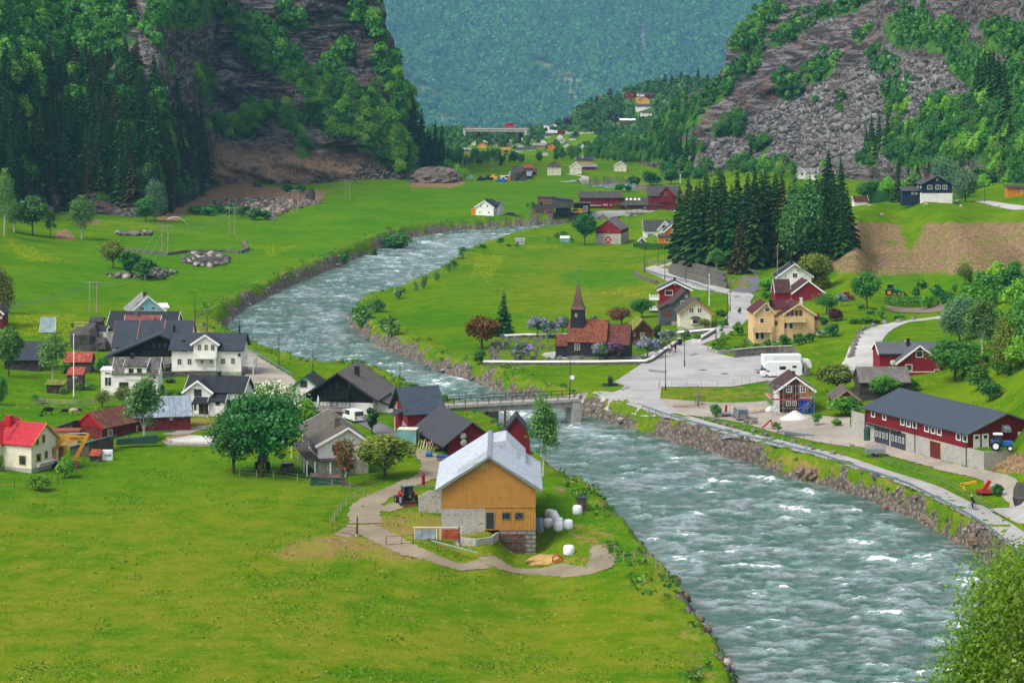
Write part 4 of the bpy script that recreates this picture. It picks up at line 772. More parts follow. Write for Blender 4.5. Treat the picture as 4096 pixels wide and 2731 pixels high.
class Root:
 def __init__(s,name,label,cat,c,ax,ay,bx,yaw,z=None,group=None,p=None):
  sx,sy=S(c,ax,ay);p=p if p is not None else hit(sx,sy)if z is None else on_z(sx,sy,z);s.p=p
  ya=math.radians(yaw);bxs,_=S(c,bx,ay);k=(bxs-CX)/F;s.w=(k*p.y-p.x)/(math.cos(ya)-k*math.sin(ya))
  s.e=empty(name,p,label,cat,group,ya);s.mw=Matrix.Translation(p)@Matrix.Rotation(ya,4,'Z');s.c=c;s.yaw=ya;s.name=name;s.ax=S(c,ax,ay)
 def H(s,y,back=0,x=0,c=None):
  q=s.mw@Vector((x,back,0));_,sy=S(c or s.c,0,y);return ZC-(sy-YH)/F*q.y-s.p.z
 def vol(s,ox,oy,w,d,z0,H,R,ridge,wall,roof,**k):
  e=s.e;v=Vol.__new__(Vol);e2=e;RootProxy.mw[e.name]=s.mw
  v.__init__(RootProxy(e,s.mw),ox,oy,w,d,z0,H,R,ridge,wall,roof,**k);return v
 def box(s,name,mat,*b,parent=None):m=MB();m.box(*b);return m.build(name,mat,parent or s.e)
 def chim(s,x,y,z0,z1,w=.5,mat='chimney_grey',name='chimney'):
  m=MB();m.box(x-w/2,x+w/2,y-w/2,y+w/2,z0,z1-.12);m.box(x-w/2-.06,x+w/2+.06,y-w/2-.06,y+w/2+.06,z1-.12,z1);return m.build(name,mat,s.e)
class RootProxy:
 mw={}
 def __init__(s,e,mw):s.e=e;s.m=mw
 def __getitem__(s,k):return s.m
def _unwrap(p):return p.e if isinstance(p,RootProxy)else p
_b0=MB.build
def _b(self,name,mats,parent=None,**k):return _b0(self,name,mats,_unwrap(parent),**k)
MB.build=_b
M('chimney_grey','77726a',.9,'brick',.3);M('chimney_black','17181a',.5,var=.1);M('chimney_brick','7a4436',.9,'brick',.25);M('chimney_white','d8d4cc',.8)
WALLC=dict(w_white=('eeeae2','siding',.22),w_cream=('dcd6bd','siding',.22),w_red=('6d0f14','planks',.2),w_red_s=('80141c','siding',.2),w_darkred=('5e1014','planks',.25),w_yellow=('d9a638','siding',.2),w_orange=('c97a1c','siding',.2),w_blue=('8fc4d4','siding',.22),w_navy=('12283c','planks',.2),w_black=('14130f','planks',.18),w_grey=('55585c','siding',.22),w_beige=('e0b884','siding',.2),w_peach=('c9a068','siding',.2),w_tar=('23242b','siding',.2),w_wood=('6b5c52','planks',.16),w_render=('dcd8d0',None,1),w_modern=('4a4642','siding',.16))
for k,(c_,p_,sp_)in WALLC.items():M(k,c_,.75,p_,sp_,var=.14,line=.62)
M('w_oldred','6e1c20',.85,'planks',.22,wear='5a4a44',var=.4);M('w_greywood','544a44',.9,'planks',.22,var=.45,wear='6b5f55');M('w_log','6a3a1e',.8,'log',.28,line=.3,var=.3);M('w_oldwood','3a2f2a',.9,'siding',.2,wear='59504a',var=.4)
M('w_sheet','b27e3a',.6,'corr',.2,var=.1,line=.82,wear='a5732f');M('w_modern_light','7a5a44',.8,'siding',.18,var=.3)
for k,c_,p_,sp_,v_,we in[('r_black','282c33','tile',.34,.25,None),('r_charcoal','3a414c','tile',.36,.2,None),('r_slate','77726c','slate',.4,.5,'55524e'),('r_greytile','4d4d4c','tile',.4,.35,'5e5a50'),('r_brown','4a2f28','tile',.36,.3,'6b3a30'),('r_redmetal','c02838','tile',.45,.12,None),('r_clay','8f4c2c','tile',.34,.45,'6b3524'),('r_claydark','7a3d2b','tile',.34,.4,'5a3028'),('r_wine','5a1c20','tile',.34,.25,None),('r_redslate','8f4a44','slate',.4,.35,'6f3a34'),('r_felt','3a3b3f','seam',.9,.15,None),('r_seam','3b444f','seam',.45,.1,None),('r_eternit','8b8d90','seam',1.1,.15,'7a7b7c'),('r_weathered','6f6a66','seam',.5,.4,'57524e'),('r_rust','6e4030','seam',1.2,.35,'8a5a40'),('r_rustred','96402c','seam',.8,.3,'b5604a'),('r_tin','8793a0','seam',.9,.25,'a0acb8'),('r_tinblue','6d7f8f','seam',1.3,.15,'8795a3'),('r_beam','5d5550','seam',.45,.25,'6b625b'),('r_oldfelt','57504a','seam',.9,.3,'6f6040'),('r_bluegrey','46505e','tile',.4,.2,None),('r_shingle','7a5c48','brick',.3,.4,'8f7460'),('r_sod','6a7420','rough',1,.5,'8f8430'),('r_paleslate','9a9a98','slate',.4,.3,'84817a')]:
 M(k,c_,.7 if k!='r_tin' else .5,p_,sp_,var=v_,wear=we,line=.45)
M('barn_roof','b4bac2',.55,'seam',.9,var=.12,wear='9aa0aa',line=.7);M('steel','8f969c',.45,metal=.6,var=.15);M('dark_steel','23332f',.5,metal=.2);M('rusty','6a3a24',.9,var=.4,wear='8a5236');M('wood_raw','9a8a74',.9,var=.3);M('wood_new','c9a878',.8,var=.2);M('rubber','17171a',.85,var=.2);M('red_paint','b01822',.45);M('yellow_paint','c98a12',.5,wear='9a6a18');M('blue_paint','1f5f96',.45);M('black_plastic','1a1b1d',.5);M('teal_paint','6f9c98',.6);M('van_white','dcdedc',.3,var=.05);M('mound_rock','6b6058',.95,'rough',var=.45,nscale=.9);M('stone_wall','7d776e',.95,'stone',.55,var=.3);M('stone','77726c',.95,'rough',var=.4,nscale=1.5);M('pale_stone','99938a',.95,'rough',var=.35,nscale=1.5);M('dark_stone','4a4644',.95,'rough',var=.4,nscale=1.2);M('copper','a5654a',.6);M('tarp_blue','1c3f9c',.5,var=.2);M('tarp_green','2c4a3c',.6,var=.3);M('plastic_white','e6e8ea',.35,var=.06,nscale=2);M('straw','b8955a',.95,'rough',var=.3);M('pile_grey','c9c5bd',.95,'rough',var=.1);M('brick_red','7a2a24',.9,'brick',.3)
M('skin','b98a6c',.6);M('cloth_black','15171c',.85);M('cloth_pink','d81878',.8);M('cloth_white','c9cfd8',.8);M('helmet','c4c8cc',.4);M('wool','b5a284',.95,'rough',var=.25,nscale=8);M('wool_black','1d1a18',.95,'rough',var=.3,nscale=8);M('green_paint','1f7a3c',.5);M('flag_white','f0f0ec',.6,var=.03);M('pole_green','24352f',.5);M('asphalt_dark','77767a',.9);M('soil','5a4a3c',.95,'rough',var=.4,nscale=1);M('dusty_glass','7f9494',.2)
strip('river_road',[q+(w,)for q,w in zip(ROADLINE,[5,6,5,4.4]+[4.2]*15)],'asphalt',.07)
strip('side_road',XYW('s',(3900,2040,5),(4000,2050,4.5),(4100,2045,4.5),(4300,2060,4.5)),'asphalt',.09)
drape('crossing',XY('s',(2260,1590),(2400,1585),(2480,1560),(2560,1490),(2700,1400),(2830,1470),(2650,1510),(2640,1600),(2800,1700),(2640,1680),(2400,1625)),'asphalt',.09)
drape('parking_lot',XY('e',(-100,1330),(330,1040),(560,960),(800,1010),(780,1050),(980,1100),(1200,1080),(1540,1070),(1640,1260),(1310,1320),(1000,1370),(330,1375),(100,1400)),'asphalt',.085)
strip('village_road',XYW('e',(250,1100,7),(540,1000,6),(820,890,5.5),(980,790,5),(1060,680,5),(1050,590,5),(1060,530,6),(960,500,5.5),(760,460,5),(560,410,4.8),(380,340,4.8),(270,290,4.8),(300,258,5),(480,240,5),(700,235,4.5)),'asphalt',.06)
strip('hill_road',XYW('e',(1060,510,6),(1130,470,5),(1170,420,4.4),(1150,350,4),(1110,300,3.8),(1060,260,3.8)),'dark_asphalt',.08)
strip('far_road',[tuple(on_z(*S('l',x,y),.3))[:2]+(w,)for x,y,w in((1060,1214,3),(1300,1204,3),(1560,1186,3.5),(1720,1166,3.5),(1900,1156,3.5),(2100,1150,3.5))],'asphalt',.12)
strip('field_lane',XYW('l',(1380,918,2.5),(1500,910,3),(1580,893,3.5),(1570,870,3),(1470,855,3),(1430,850,3)),'gravel_pale',.12)
strip('gravel_road',XYW('f',(850,720,5),(800,640,6.5),(870,500,6.5),(900,400,6),(1000,290,5.5),(1180,220,4.6),(1400,185,4.2),(1580,162,4),(1800,150,4)),'gravel_pale',.1)
drape('gravel_yard',XY('f',(720,560),(900,520),(1110,560),(1110,640),(840,700)),'gravel_pale',.12)
drape('farm_yard',XY('q',(110,130),(480,160),(800,180),(1380,160),(1460,280),(1900,330),(2352,350),(2352,700),(1950,640),(1500,540),(1100,420),(700,350),(380,330),(220,260)),'gravel',.08)
strip('barn_lane',XYW('f',(500,1150,6),(760,1250,6),(1000,1350,4.5),(1300,1440,3.6),(1700,1550,3.4),(2100,1660,3.4),(2500,1780,3.4)),'gravel',.1)
strip('plateau_road',XYW('m',(1930,700,4),(2050,720,4),(2200,750,4),(2400,770,4),(2600,780,4)),'gravel_pale',.12)
strip('riverside_lane',XYW('b',(-60,-60,3),(100,40,3),(560,200,3.2),(700,300,3.4),(820,380,3.6),(960,470,4),(1000,540,4),(850,600,4)),'gravel',.07)
drape('courtyard',XY('b',(620,290),(760,320),(930,500),(860,540),(690,540),(620,420)),'gravel',.065)
strip('farm_track',XYW('n',(380,780,3.2),(520,830,3.4),(620,930,3.8),(560,1050,3.8),(380,1120,3.6),(180,1210,3.6),(0,1290,3.8),(-110,1400,4.2),(-90,1550,4.2)),'dirt_track',.06)
strip('barn_track',XYW('p',(960,470,4.2),(1150,560,4),(1400,690,3.6),(1700,790,3.4),(2000,830,3.4),(2352,865,3.4),(2650,880,3.4),(2950,890,3.6),(3130,850,3.6),(3200,740,3.6),(3190,640,3.2)),'dirt_track',.06)
strip('branch_track',XYW('p',(960,460,3.2),(850,530,3),(720,570,2.6),(620,600,2)),'dirt_track',.05)
strip('yard_track',XYW('p',(1150,330,3),(1350,260,3),(1560,210,2.6),(1700,190,2.2)),'dirt_track',.05)
strip('house_lane',XYW('b',(-60,1010,3),(60,990,3),(200,950,3),(330,930,3)),'gravel',.05)
strip('driveway',XYW('b',(1500,840,4.5),(1700,870,4),(1900,960,3.6),(1980,1040,3.4),(2060,1120,3.2)),'dark_asphalt',.05)
drape('vegetable_plot',XY('f',(1080,50),(1640,40),(1600,110),(1120,105)),'tilled',.12)
drape('church_yard',XY('d',(870,1060),(960,1050),(1740,1080),(1760,1110),(1200,1115),(900,1110),(840,1080)),'gravel_pale',.06)
for P_ in(PX('d',(1820,1215),(2000,1228),(1980,1250),(1830,1235)),PX('e',(580,1085),(640,1065),(690,1075),(620,1090)),PX('d',(1560,1400),(1640,1370),(1660,1380),(1590,1410)),PX('s',(2900,1752),(3010,1780),(2990,1790),(2880,1762)),PX('e',(1000,540),(1050,538),(1050,552),(1000,552))):drape('road_patch',[tuple(hit(*q))[:2]for q in P_],'asphalt_dark',.11)
def orange_barn():
 r=Root('barn','large orange sheet metal barn with a pale grey roof standing by the river bend','barn','c',385,970,1247,0,z=0.0)
 W=r.w;H=r.H(570);R=r.H(300)-H
 v=r.vol(0,0,W,20,2.9,H-2.9,R,'y','w_sheet','barn_roof',oh=.9,og=.55,trim='steel',deep=.05,th=.2)
 u1,z1=v.pxuz('f','c',780,768);m=MB();m.box(-.05,u1,.02,20,-1.2,2.92);m.build('concrete_wall','concrete_plain',r.e)
 m=MB();m.box(u1,W-.0,0.0,20,.1,2.92);m.build('lower_cladding','w_sheet',r.e)
 m=MB();m.box(v.pxuz('f','c',915,980)[0],W+.02,-.02,19.9,-3.2,.11);m.build('plinth','concrete',r.e)
 v.d_('f','c',793,802,862,948,mat='dark_trim',frame='steel');v.w_('f','c',933,798,1017,868,frame='greyframe',bars=(0,0),t=.14);v.w_('f','c',1052,798,1138,868,frame='greyframe',bars=(0,0),t=.14)
 O=v.face('f');a=v.pxuz('f','c',673,410);b=v.pxuz('f','c',815,360);top=v.pxuz('f','c',744,326)
 m=MB();m.add([(a[0],-.05,a[1]),(b[0],-.05,a[1]),(b[0],-.05,b[1]),(top[0],-.05,top[1]),(a[0],-.05,b[1])],[(0,1,2,3,4)]);m.build('light_panel','panel_yellow',r.e)
 a=v.pxuz('f','c',918,1205);b=v.pxuz('f','c',1140,998);g=MB();g.box(a[0]+.1,b[0]-.1,-.12,-.05,a[1],b[1]);d=g.build('sliding_door','w_greywood',r.e)
 f=MB()
 for x in(a[0],b[0]-.12):f.box(x,x+.14,-.2,-.04,a[1],b[1]+.05)
 for k in(0,.31,.62,.97):z=a[1]+(b[1]-a[1])*k;f.box(a[0],b[0],-.18,-.1,z,z+.13)
 f.bar((a[0]+1.4,-.15,a[1]+(b[1]-a[1])*.62),(b[0]-.5,-.15,b[1]-.1),.06,.12);f.build('door_frame','rusty',d)
 m=MB();m.bar((W/2,-.55,H+R+.26),(W/2,20.5,H+R+.26),.5,.08);m.build('ridge_cap','steel',r.e)
 k=R/(W/2)
 s_=MB()
 for i in range(4):
  for jj,(x0,x1)in enumerate([(1.9,W/2-.15)]):
   y=.8+i*1.25
   s_.add([(x0,y,H+k*x0+.3),(x1,y,H+k*x1+.3),(x1,y+.16,H+k*x1+.3),(x0,y+.16,H+k*x0+.3)],[(0,1,2,3)])
 s_.build('roof_joint','dark_trim',r.e)
 w2=3.2;yb=12
 m=MB();z_=H+R+.35
 m.add([(W/2+.2,yb,z_-.1),(W/2+4.4,yb,z_-.1-k*4.2+2.3),(W/2+4.4,yb+.0,z_-k*4.4),(W/2+.2,yb+8.2,z_),(W/2+2.4,yb,z_+.15),(W/2+2.4,yb+8.2,z_+.15)],[(0,4,5,3)])
 L=MB();x0,xc,x1=W/2+.1,W/2+2.2,W/2+4.8;zt=H+R+.1
 L.prism([(x0,zt-.4),(x1,zt-.4-2.9),(x1,zt-2.2),(xc,zt+.25),(x0,zt-.15)],yb,yb+8.2,'y');
 o=L.build('roof_lantern','barn_roof',r.e)
 m2=MB();m2.bar((W+.35,-.4,H-.35),(W+.35,20.4,H-.35),.14,.14);m2.build('gutter','steel',r.e);m3=MB();m3.tube((-.12,-.06,H-.4),(-.12,-.06,2.8),.05);m3.build('drainpipe','steel',r.e)
 q=MB();P=[(-3.2,.1,2.3),(-.05,.06,2.9)];
 w=empty('retaining_wall',at('c',170,800),'low grey concrete wall running left from the orange barn','wall');m=MB();A=at('c',170,800);B=r.mw@Vector((-.08,.1,2.92));A.z=max(A.z,0)
 A_=Vector((0,0,.2));m.prism([(0,-1.2),((B-A).x,-1.2),((B-A).x,2.7),((B-A).x*.4,2.9),(0,2.1)],-.2,.15,'y');m.build('wall_body','concrete_plain',w)
M('greyframe','6a5a48',.8);M('panel_yellow','b09a5a',.6,'corr',.3,line=.8);orange_barn()
def simple(name,label,cat,c,ax,ay,bx,yaw,ey,apy,dep,ridge,wall,roof,z=None,wins=(),doors=(),chims=(),group=None,oh=.45,og=.35,trim='white_trim',fr='white_trim',found=None,fh=.4,R=None,H=None,**k):
 r=Root(name,label,cat,c,ax,ay,bx,yaw,z,group,p=k.pop('p',None));W=r.w
 H=H or r.H(ey,0);R=R if R is not None else(r.H(apy,0,W/2)if ridge=='y' else r.H(apy,dep/2))-H
 v=r.vol(0,0,W,dep,0,H,R,ridge,wall,roof,oh=oh,og=og,trim=trim,found=found,fh=fh,**k)
 for q in wins:
  f,x0,y0,x1,y1=q[:5];b=q[5]if len(q)>5 else(1,0);v.w_(f,c,x0,y0,x1,y1,frame=fr,bars=b)
 for f,x0,y0,x1,y1,mt in doors:v.d_(f,c,x0,y0,x1,y1,mat=mt)
 for x,y,h,w,mt in chims:r.chim(x*W,y*dep,H+R*.4,H+R+h,w,mt)
 r.v=v;r.Hh,r.R=H,R;r.dep=dep;return r
def log(*a):print('HOUSE',*a)
def grey_roof_house():
 r=Root('house','white house with a grey mossy roof behind the red-flowering tree','house','b',1322,1385,1775,13,z=0);W=r.w;d=17
 H=r.H(1090);R=r.H(945,0,W*.6)-H
 v=r.vol(0,0,W,d,0,H,R+.0,'y','w_white','r_oldfelt',oh=.7,og=.9,apex=.58,found='concrete_plain',fh=2.2)
 v.w_('f','b',1437,1090,1490,1165,bars=(0,0));v.w_('l','b',1180,1010,1230,1100,bars=(1,0));v.w_('l','b',1250,1060,1282,1150,bars=(1,0));v.w_('f','b',1400,1280,1440,1340,bars=(1,0));r.chim(W*.45,3.6,H+R*.6,H+R+1.0,.75)
 v.w_('f','b',1560,1110,1640,1165,bars=(1,0))
 m=MB();m.box(-1.9,0,-.6,d,2.35,2.5);m.box(0,4.2,-1.8,-.02,2.35,2.5);m.build('deck','w_greywood',r.e)
 for i,(x,y)in enumerate([(-1.8,-.4),(-1.8,2.5),(-1.8,5.4),(-1.8,8.4),(-1.8,15.6),(-.8,-1.6),(1.4,-1.6),(3.6,-1.6)]):q=MB();q.box(x-.07,x+.07,y-.07,y+.07,-.8,2.35);q.build('deck_post','white_trim',r.e)
 q=MB();q.box(-.06,.02,2,d-1,H-1.9,H-.9);q.build('grey_cladding','w_grey',r.e)
grey_roof_house()
def chalet():
 r=Root('house','large black and white chalet with a brown ribbed roof by the river road','house','b',1200,800,1818,-9,z=0.1);W=r.w;d=13
 H=r.H(640);R=r.H(440,0,W*.5)-H
 v=r.vol(0,0,W,d,0,H,R,'y','w_black','r_beam',oh=1.3,og=1.4,trim='dark_trim',base_mat='w_render',base_h=H*.62)
 lower=MB();lower.box(W+.02,W+.05,.1,d,-1,H);lower.build('side_wall','w_render',r.e)
 r.chim(W*.66,5.5,H+R*.3,H+R+.5,.75,'chimney_black')
 for x0,y0,x1,y1 in[(1475,520,1505,585),(1590,520,1618,590),(1420,545,1440,590)]:v.w_('f','b',x0,y0,x1,y1,frame='dark_trim',bars=(0,0))
 for x0,y0,x1,y1,b in[(1325,665,1435,745,(2,0)),(1495,675,1610,760,(2,0)),(1440,675,1488,745,(0,0))]:v.w_('f','b',x0,y0,x1,y1,frame='dark_trim',bars=b)
 for x0,y0,x1,y1 in[(1878,660,1893,735),(1920,640,1932,712)]:v.w_('r','b',x0,y0,x1,y1,frame='dark_trim',bars=(0,0))
 a=v.pxuz('f','b',1380,660);b=v.pxuz('f','b',1612,595);balcony(r.e,a[0],b[0],-1.3,a[1],b[1]-a[1],'w_black')
 a=v.pxuz('f','b',1310,805);b=v.pxuz('f','b',1500,750);m=MB();m.box(a[0],v.pxuz('f','b',1615,800)[0],-2.4,-.1,-.2,.25);m.build('terrace','w_greywood',r.e);rail(r.e,[(a[0],-2.4,.25),(v.pxuz('f','b',1560,800)[0],-2.4,.25)],1.0,'w_black')
 p=MB();p.lathe([(.02,1.2),(.14,1.6),(.2,2.4),(.04,3.1)],8,c=(a[0]+.5,-1.6,0));p.tube((a[0]+.5,-1.6,.2),(a[0]+.5,-1.6,3.2),.03);um=p.build('parasol','cloth_white');um.matrix_world=r.mw;props(um,'folded white parasol on the dark terrace of the chalet','parasol')
 L=r.vol(W,2,3.0,8,0,2.2,-1.2,'shedx','w_render','r_beam',trim='dark_trim',oh=.4,wname='lean_to_wall',rname='lean_to_roof')
 m=MB();m.tube((W+2.6,5.2,1.5),(W+2.6,5.1,1.5),.55,n=14);m.m=Matrix.Identity(4)
def balcony(root,x0,x1,y,z,h,mat,dep=None,front=0,bal=True):
 y1=front;m=MB();m.box(x0,x1,y,y1,z-.15,z);m.box(x0,x1,y,y+.06,z+h-.08,z+h);m.box(x0,x0+.06,y,y1,z+h-.08,z+h);m.box(x1-.06,x1,y,y1,z+h-.08,z+h)
 n=int((x1-x0)/.16)
 for i in range(n+1):x=x0+(x1-x0-.08)*i/n;m.box(x,x+.09,y+.01,y+.05,z,z+h-.08)
 k=max(1,int(abs(y1-y)/.2))
 for i in range(k):
  yy=y+(y1-y)*i/k;m.box(x0+.01,x0+.05,yy,yy+.1,z,z+h-.08);m.box(x1-.05,x1-.01,yy,yy+.1,z,z+h-.08)
 return m.build('balcony',mat,root)
def rail(root,pts,h,mat,name='railing',gap=.16):
 m=MB()
 for a,b in zip(pts,pts[1:]):
  a,b=Vector(a),Vector(b);m.bar(a+Vector((0,0,h)),b+Vector((0,0,h)),.08,.08);L=(b-a).length;n=max(1,int(L/gap))
  for i in range(n+1):p=a+(b-a)*i/n;m.cbox((p.x,p.y,p.z+h/2),(.07,.07,h))
 return m.build(name,mat,root)
chalet()
def porch_house():
 r=Root('house','white wooden house with a black tiled roof and green door up stone steps','house','a',1703,1290,2212,-9,z=.1);W=r.w;d=6.4
 H=r.H(1078,0,W*.8);R=r.H(940,d/2,W*.5)-H
 v=r.vol(0,.8,W,d,0,H,R,'x','w_white','r_black',oh=.5,og=.5,found='concrete_plain',fh=.35)
 gw=W*.47;Hg=r.H(1062);Rg=r.H(985,0,gw/2)-Hg
 g=r.vol(0,0,gw,d*.7,0,Hg,Rg+.15,'y','w_white','r_black',oh=.55,og=.6,wname='gable_wall',rname='gable_roof',found='concrete_plain',fh=.35)
 for x0,y0,x1,y1,b in[(1783,1048,1852,1112,(2,2)),(1755,1165,1803,1238,(1,1))]:g.w_('f','a',x0,y0,x1,y1,bars=b,frame='green_white')
 v.w_('f','a',2087,1146,2148,1232,bars=(1,1),frame='green_white');v.w_('r','a',2232,1040,2262,1100,bars=(1,0),frame='green_white')
 b=r.vol(gw-.02,-.9,W*.26,1.7,0,r.H(1145),r.H(1090,.8)-r.H(1145)+.1,'shed','w_white','r_black',wname='bay_wall',rname='bay_roof',oh=.3,og=.25);b.w_('f','a',1980,1152,2020,1196,bars=(0,0),frame='green_white')
 x0,x1=g.pxuz('f','a',1800,1200)[0],g.pxuz('f','a',1945,1200)[0];hz=r.H(1180,-1.6)
 p=MB();p.add([(x0-.2,-1.9,hz),(x1+.1,-1.9,hz),(x1+.1,.1,hz+.85),(x0-.2,.1,hz+.85),(x0-.2,-1.9,hz+.14),(x1+.1,-1.9,hz+.14),(x1+.1,.1,hz+1.0),(x0-.2,.1,hz+1.0)],[(3,2,1,0),(4,5,6,7),(0,1,5,4),(1,2,6,5),(2,3,7,6),(3,0,4,7)]);p.build('porch_roof','r_black',r.e)
 for x in(x0,x1-.1):q=MB();q.box(x,x+.12,-1.75,-1.63,0,hz);q.build('porch_post','white_trim',r.e)
 g.d_('f','a',1830,1186,1872,1275,mat='green_paint2',frame='red_paint');g.d_('f','a',1885,1186,1912,1275,mat='green_paint2',frame='red_paint')
 st=MB()
 for i in range(5):st.box(x0-.1,x1,-2.0-.35*i,-1.6-.35*i+(1.7 if i==0 else 0),-.6,.35-i*.2)
 s=st.build('steps','concrete_plain',r.e);[MB().path([(x,-1.8,.3),(x,-1.8,1.3),(x,-3.3,.6),(x,-3.3,-.4)],.03).build('handrail','dark_trim',s)for x in(x0,x1-.1)]
 tr=MB();tr.bar((gw/2-.9,-.55,Hg+Rg*.45),(gw/2+.9,-.55,Hg+Rg*.45),.06,.09);tr.bar((gw/2,-.55,Hg+Rg*.2),(gw/2,-.55,Hg+Rg+.1),.06,.09);tr.build('gable_truss','white_trim',r.e);r.chim(W*.5,d/2+.8,H+R*.6,H+R+.9,.5,'chimney_black')
M('green_white','4d5a4c',.6);M('green_paint2','123a2c',.4);porch_house()
def balcony_house():
 r=Root('house','large white house with a wide charcoal roof and central balcony gable','house','a',1578,890,2215,-2,z=.8);W=r.w;d=8.5
 H=r.H(680);R=r.H(537,d/2)-H;v=r.vol(0,0,W,d,0,H,R,'x','w_white','r_charcoal',oh=.6,og=.55,trim='dark_trim',found='concrete_plain',fh=.1)
 x0,x1=v.pxuz('f','a',1785,700)[0],v.pxuz('f','a',2000,700)[0];Hg=r.H(625,-.9);Rg=r.H(560,-.9)-Hg
 g=r.vol(x0,-.9,x1-x0,5,H*.55,Hg-H*.55,Rg+.1,'y','w_white','r_charcoal',oh=.6,og=.5,wname='gable_wall',rname='gable_roof',deep=0)
 for a in[(1815,637,1850,694),(1876,637,1912,694),(1936,637,1972,694)]:g.w_('f','a',*a,bars=(1,1),frame='cream_trim')
 fan=MB();c=g.pxuz('f','a',1893,616);fan.prism([(c[0]+.5*math.cos(t),c[1]+.5*math.sin(t))for t in np.linspace(0,math.pi,9)],-.98,-.9,'y');fan.build('fan_window','glass',r.e)
 for a,b in[((1675,683,1718,706),(1,0)),((2070,678,2114,702),(1,0)),((1628,768,1670,822),(1,1)),((1720,768,1762,822),(1,1)),((2028,764,2070,816),(1,1)),((2120,762,2160,816),(1,1)),((1846,768,1860,815),(0,0)),((1930,768,1944,815),(0,0)),((2120,895,2162,935),(1,0))]:v.w_('f','a',*a,bars=b,frame='cream_trim')
 v.d_('f','a',1875,770,1912,862);a=v.pxuz('f','a',1790,752);b=v.pxuz('f','a',1995,694);balcony(r.e,a[0],b[0],-2.0,a[1]+.05,1.05,'white_trim',front=-.9)
 for x in(a[0],b[0]-.14):q=MB();q.box(x,x+.14,-2.0,-1.86,0,a[1]);q.build('balcony_post','white_trim',r.e)
 m=MB();m.box(a[0],b[0],-2.1,0,-.6,.05);m.build('porch_floor','concrete_plain',r.e);rail(r.e,[(a[0],-2.0,.05),(a[0]+1.6,-2.0,.05)],.95,'white_trim');rail(r.e,[(b[0]-1.6,-2.0,.05),(b[0],-2.0,.05)],.95,'white_trim')
 m=MB();m.box(W,W+2.2,1,6,1.0,1.15);m.build('side_deck','white_trim',r.e);rail(r.e,[(W+2.2,6,1.15),(W+2.2,1,1.15),(W,1,1.15)],1.0,'white_trim')
 for x,y in((W+2.1,1.1),(W+2.1,5.9)):q=MB();q.box(x-.07,x+.07,y-.07,y+.07,-2.6,1.0);q.build('deck_post','white_trim',r.e)
 m=MB();m.tube((W-.3,-.35,v.pxuz('f','a',2199,733)[1]),(W-.3,-.28,v.pxuz('f','a',2199,733)[1]),.3,.3,14);m.build('satellite_dish','dark_trim',r.e);r.chim(W*.93,d/2,H+R*.6,H+R+1.5,.3,'chimney_black')
M('cream_trim','c9c3ae',.6);balcony_house()
def slate_house():
 r=Root('house','small white two-storey house with a mottled slate roof, wide dormer and glazed side room','house','a',1040,1112,1448,0,z=.4);W=r.w;d=6
 H=r.H(905);R=r.H(766,d/2)-H;v=r.vol(0,0,W,d,0,H,R,'x','w_white','r_slate',oh=.35,og=.3)
 x0,x1=v.pxuz('f','a',1145,850)[0],v.pxuz('f','a',1345,850)[0];g=r.vol(x0,-.12,x1-x0,3.2,H-1,r.H(838,-.1)-H+1,r.H(772,3)-r.H(838,-.1),'shed','w_white','r_slate',deep=0,wname='dormer_wall',rname='dormer_roof',oh=.3,og=.2)
 g.w_('f','a',1182,858,1226,900,bars=(1,0),frame='brown_trim');g.w_('f','a',1258,856,1302,896,bars=(1,0),frame='brown_trim');v.w_('f','a',1094,983,1180,1034,bars=(0,0),frame='brown_trim');v.w_('f','a',1200,1070,1236,1108,bars=(0,0),frame='dark_trim');v.w_('f','a',1338,980,1362,1020,bars=(0,0),frame='brown_trim')
 s=r.vol(-2.2,0.4,2.2,3.2,0,r.H(880),.15,'shed','w_white','white_trim',wname='side_room',rname='side_room_roof',oh=.1,og=.1,deep=.8);s.w_('f','a',960,890,1022,915,bars=(0,0));s.w_('f','a',960,935,1026,1020,bars=(1,0));r.chim(W*.37,d/2,H+R*.7,H+R+.9,.6,'chimney_black')
 m=MB();c=v.pxuz('f','a',1420,935);m.tube((c[0],-.4,c[1]),(c[0],-.3,c[1]),.28,n=14);m.build('satellite_dish','dark_trim',r.e)
M('brown_trim','5a4030',.7);slate_house()
def black_chalet():
 r=Root('house','black wooden chalet with a very wide low gable roof and a long dark balcony','house','a',990,850,1960,0,z=.9);W=r.w;d=9
 H=r.H(748);R=r.H(545,0,W*.5)-H;v=r.vol(0,0,W,d,0,H,R,'y','w_black','r_charcoal',oh=1.0,og=1.9,trim='dark_trim',base_mat='w_render',base_h=H*.98)
 for a in[(1325,626,1363,670),(1390,622,1430,672),(1450,622,1480,674),(1500,620,1540,674)]:v.w_('f','a',*a,bars=(0,0),frame='dark_trim')
 v.w_('f','a',1505,745,1558,800,bars=(0,0),frame='dark_trim');v.w_('f','a',1255,748,1290,762,bars=(0,0),frame='dark_trim');a=v.pxuz('f','a',1310,722);b=v.pxuz('f','a',1575,682);balcony(r.e,a[0],b[0],-1.5,a[1],b[1]-a[1],'w_black');balcony(r.e,v.pxuz('f','a',1440,850)[0],b[0],-2,.05,.9,'w_black');r.chim(W*.55+1.0,d*.5,H+R*.5,H+R+1.2,.45,'chimney_black')
black_chalet()
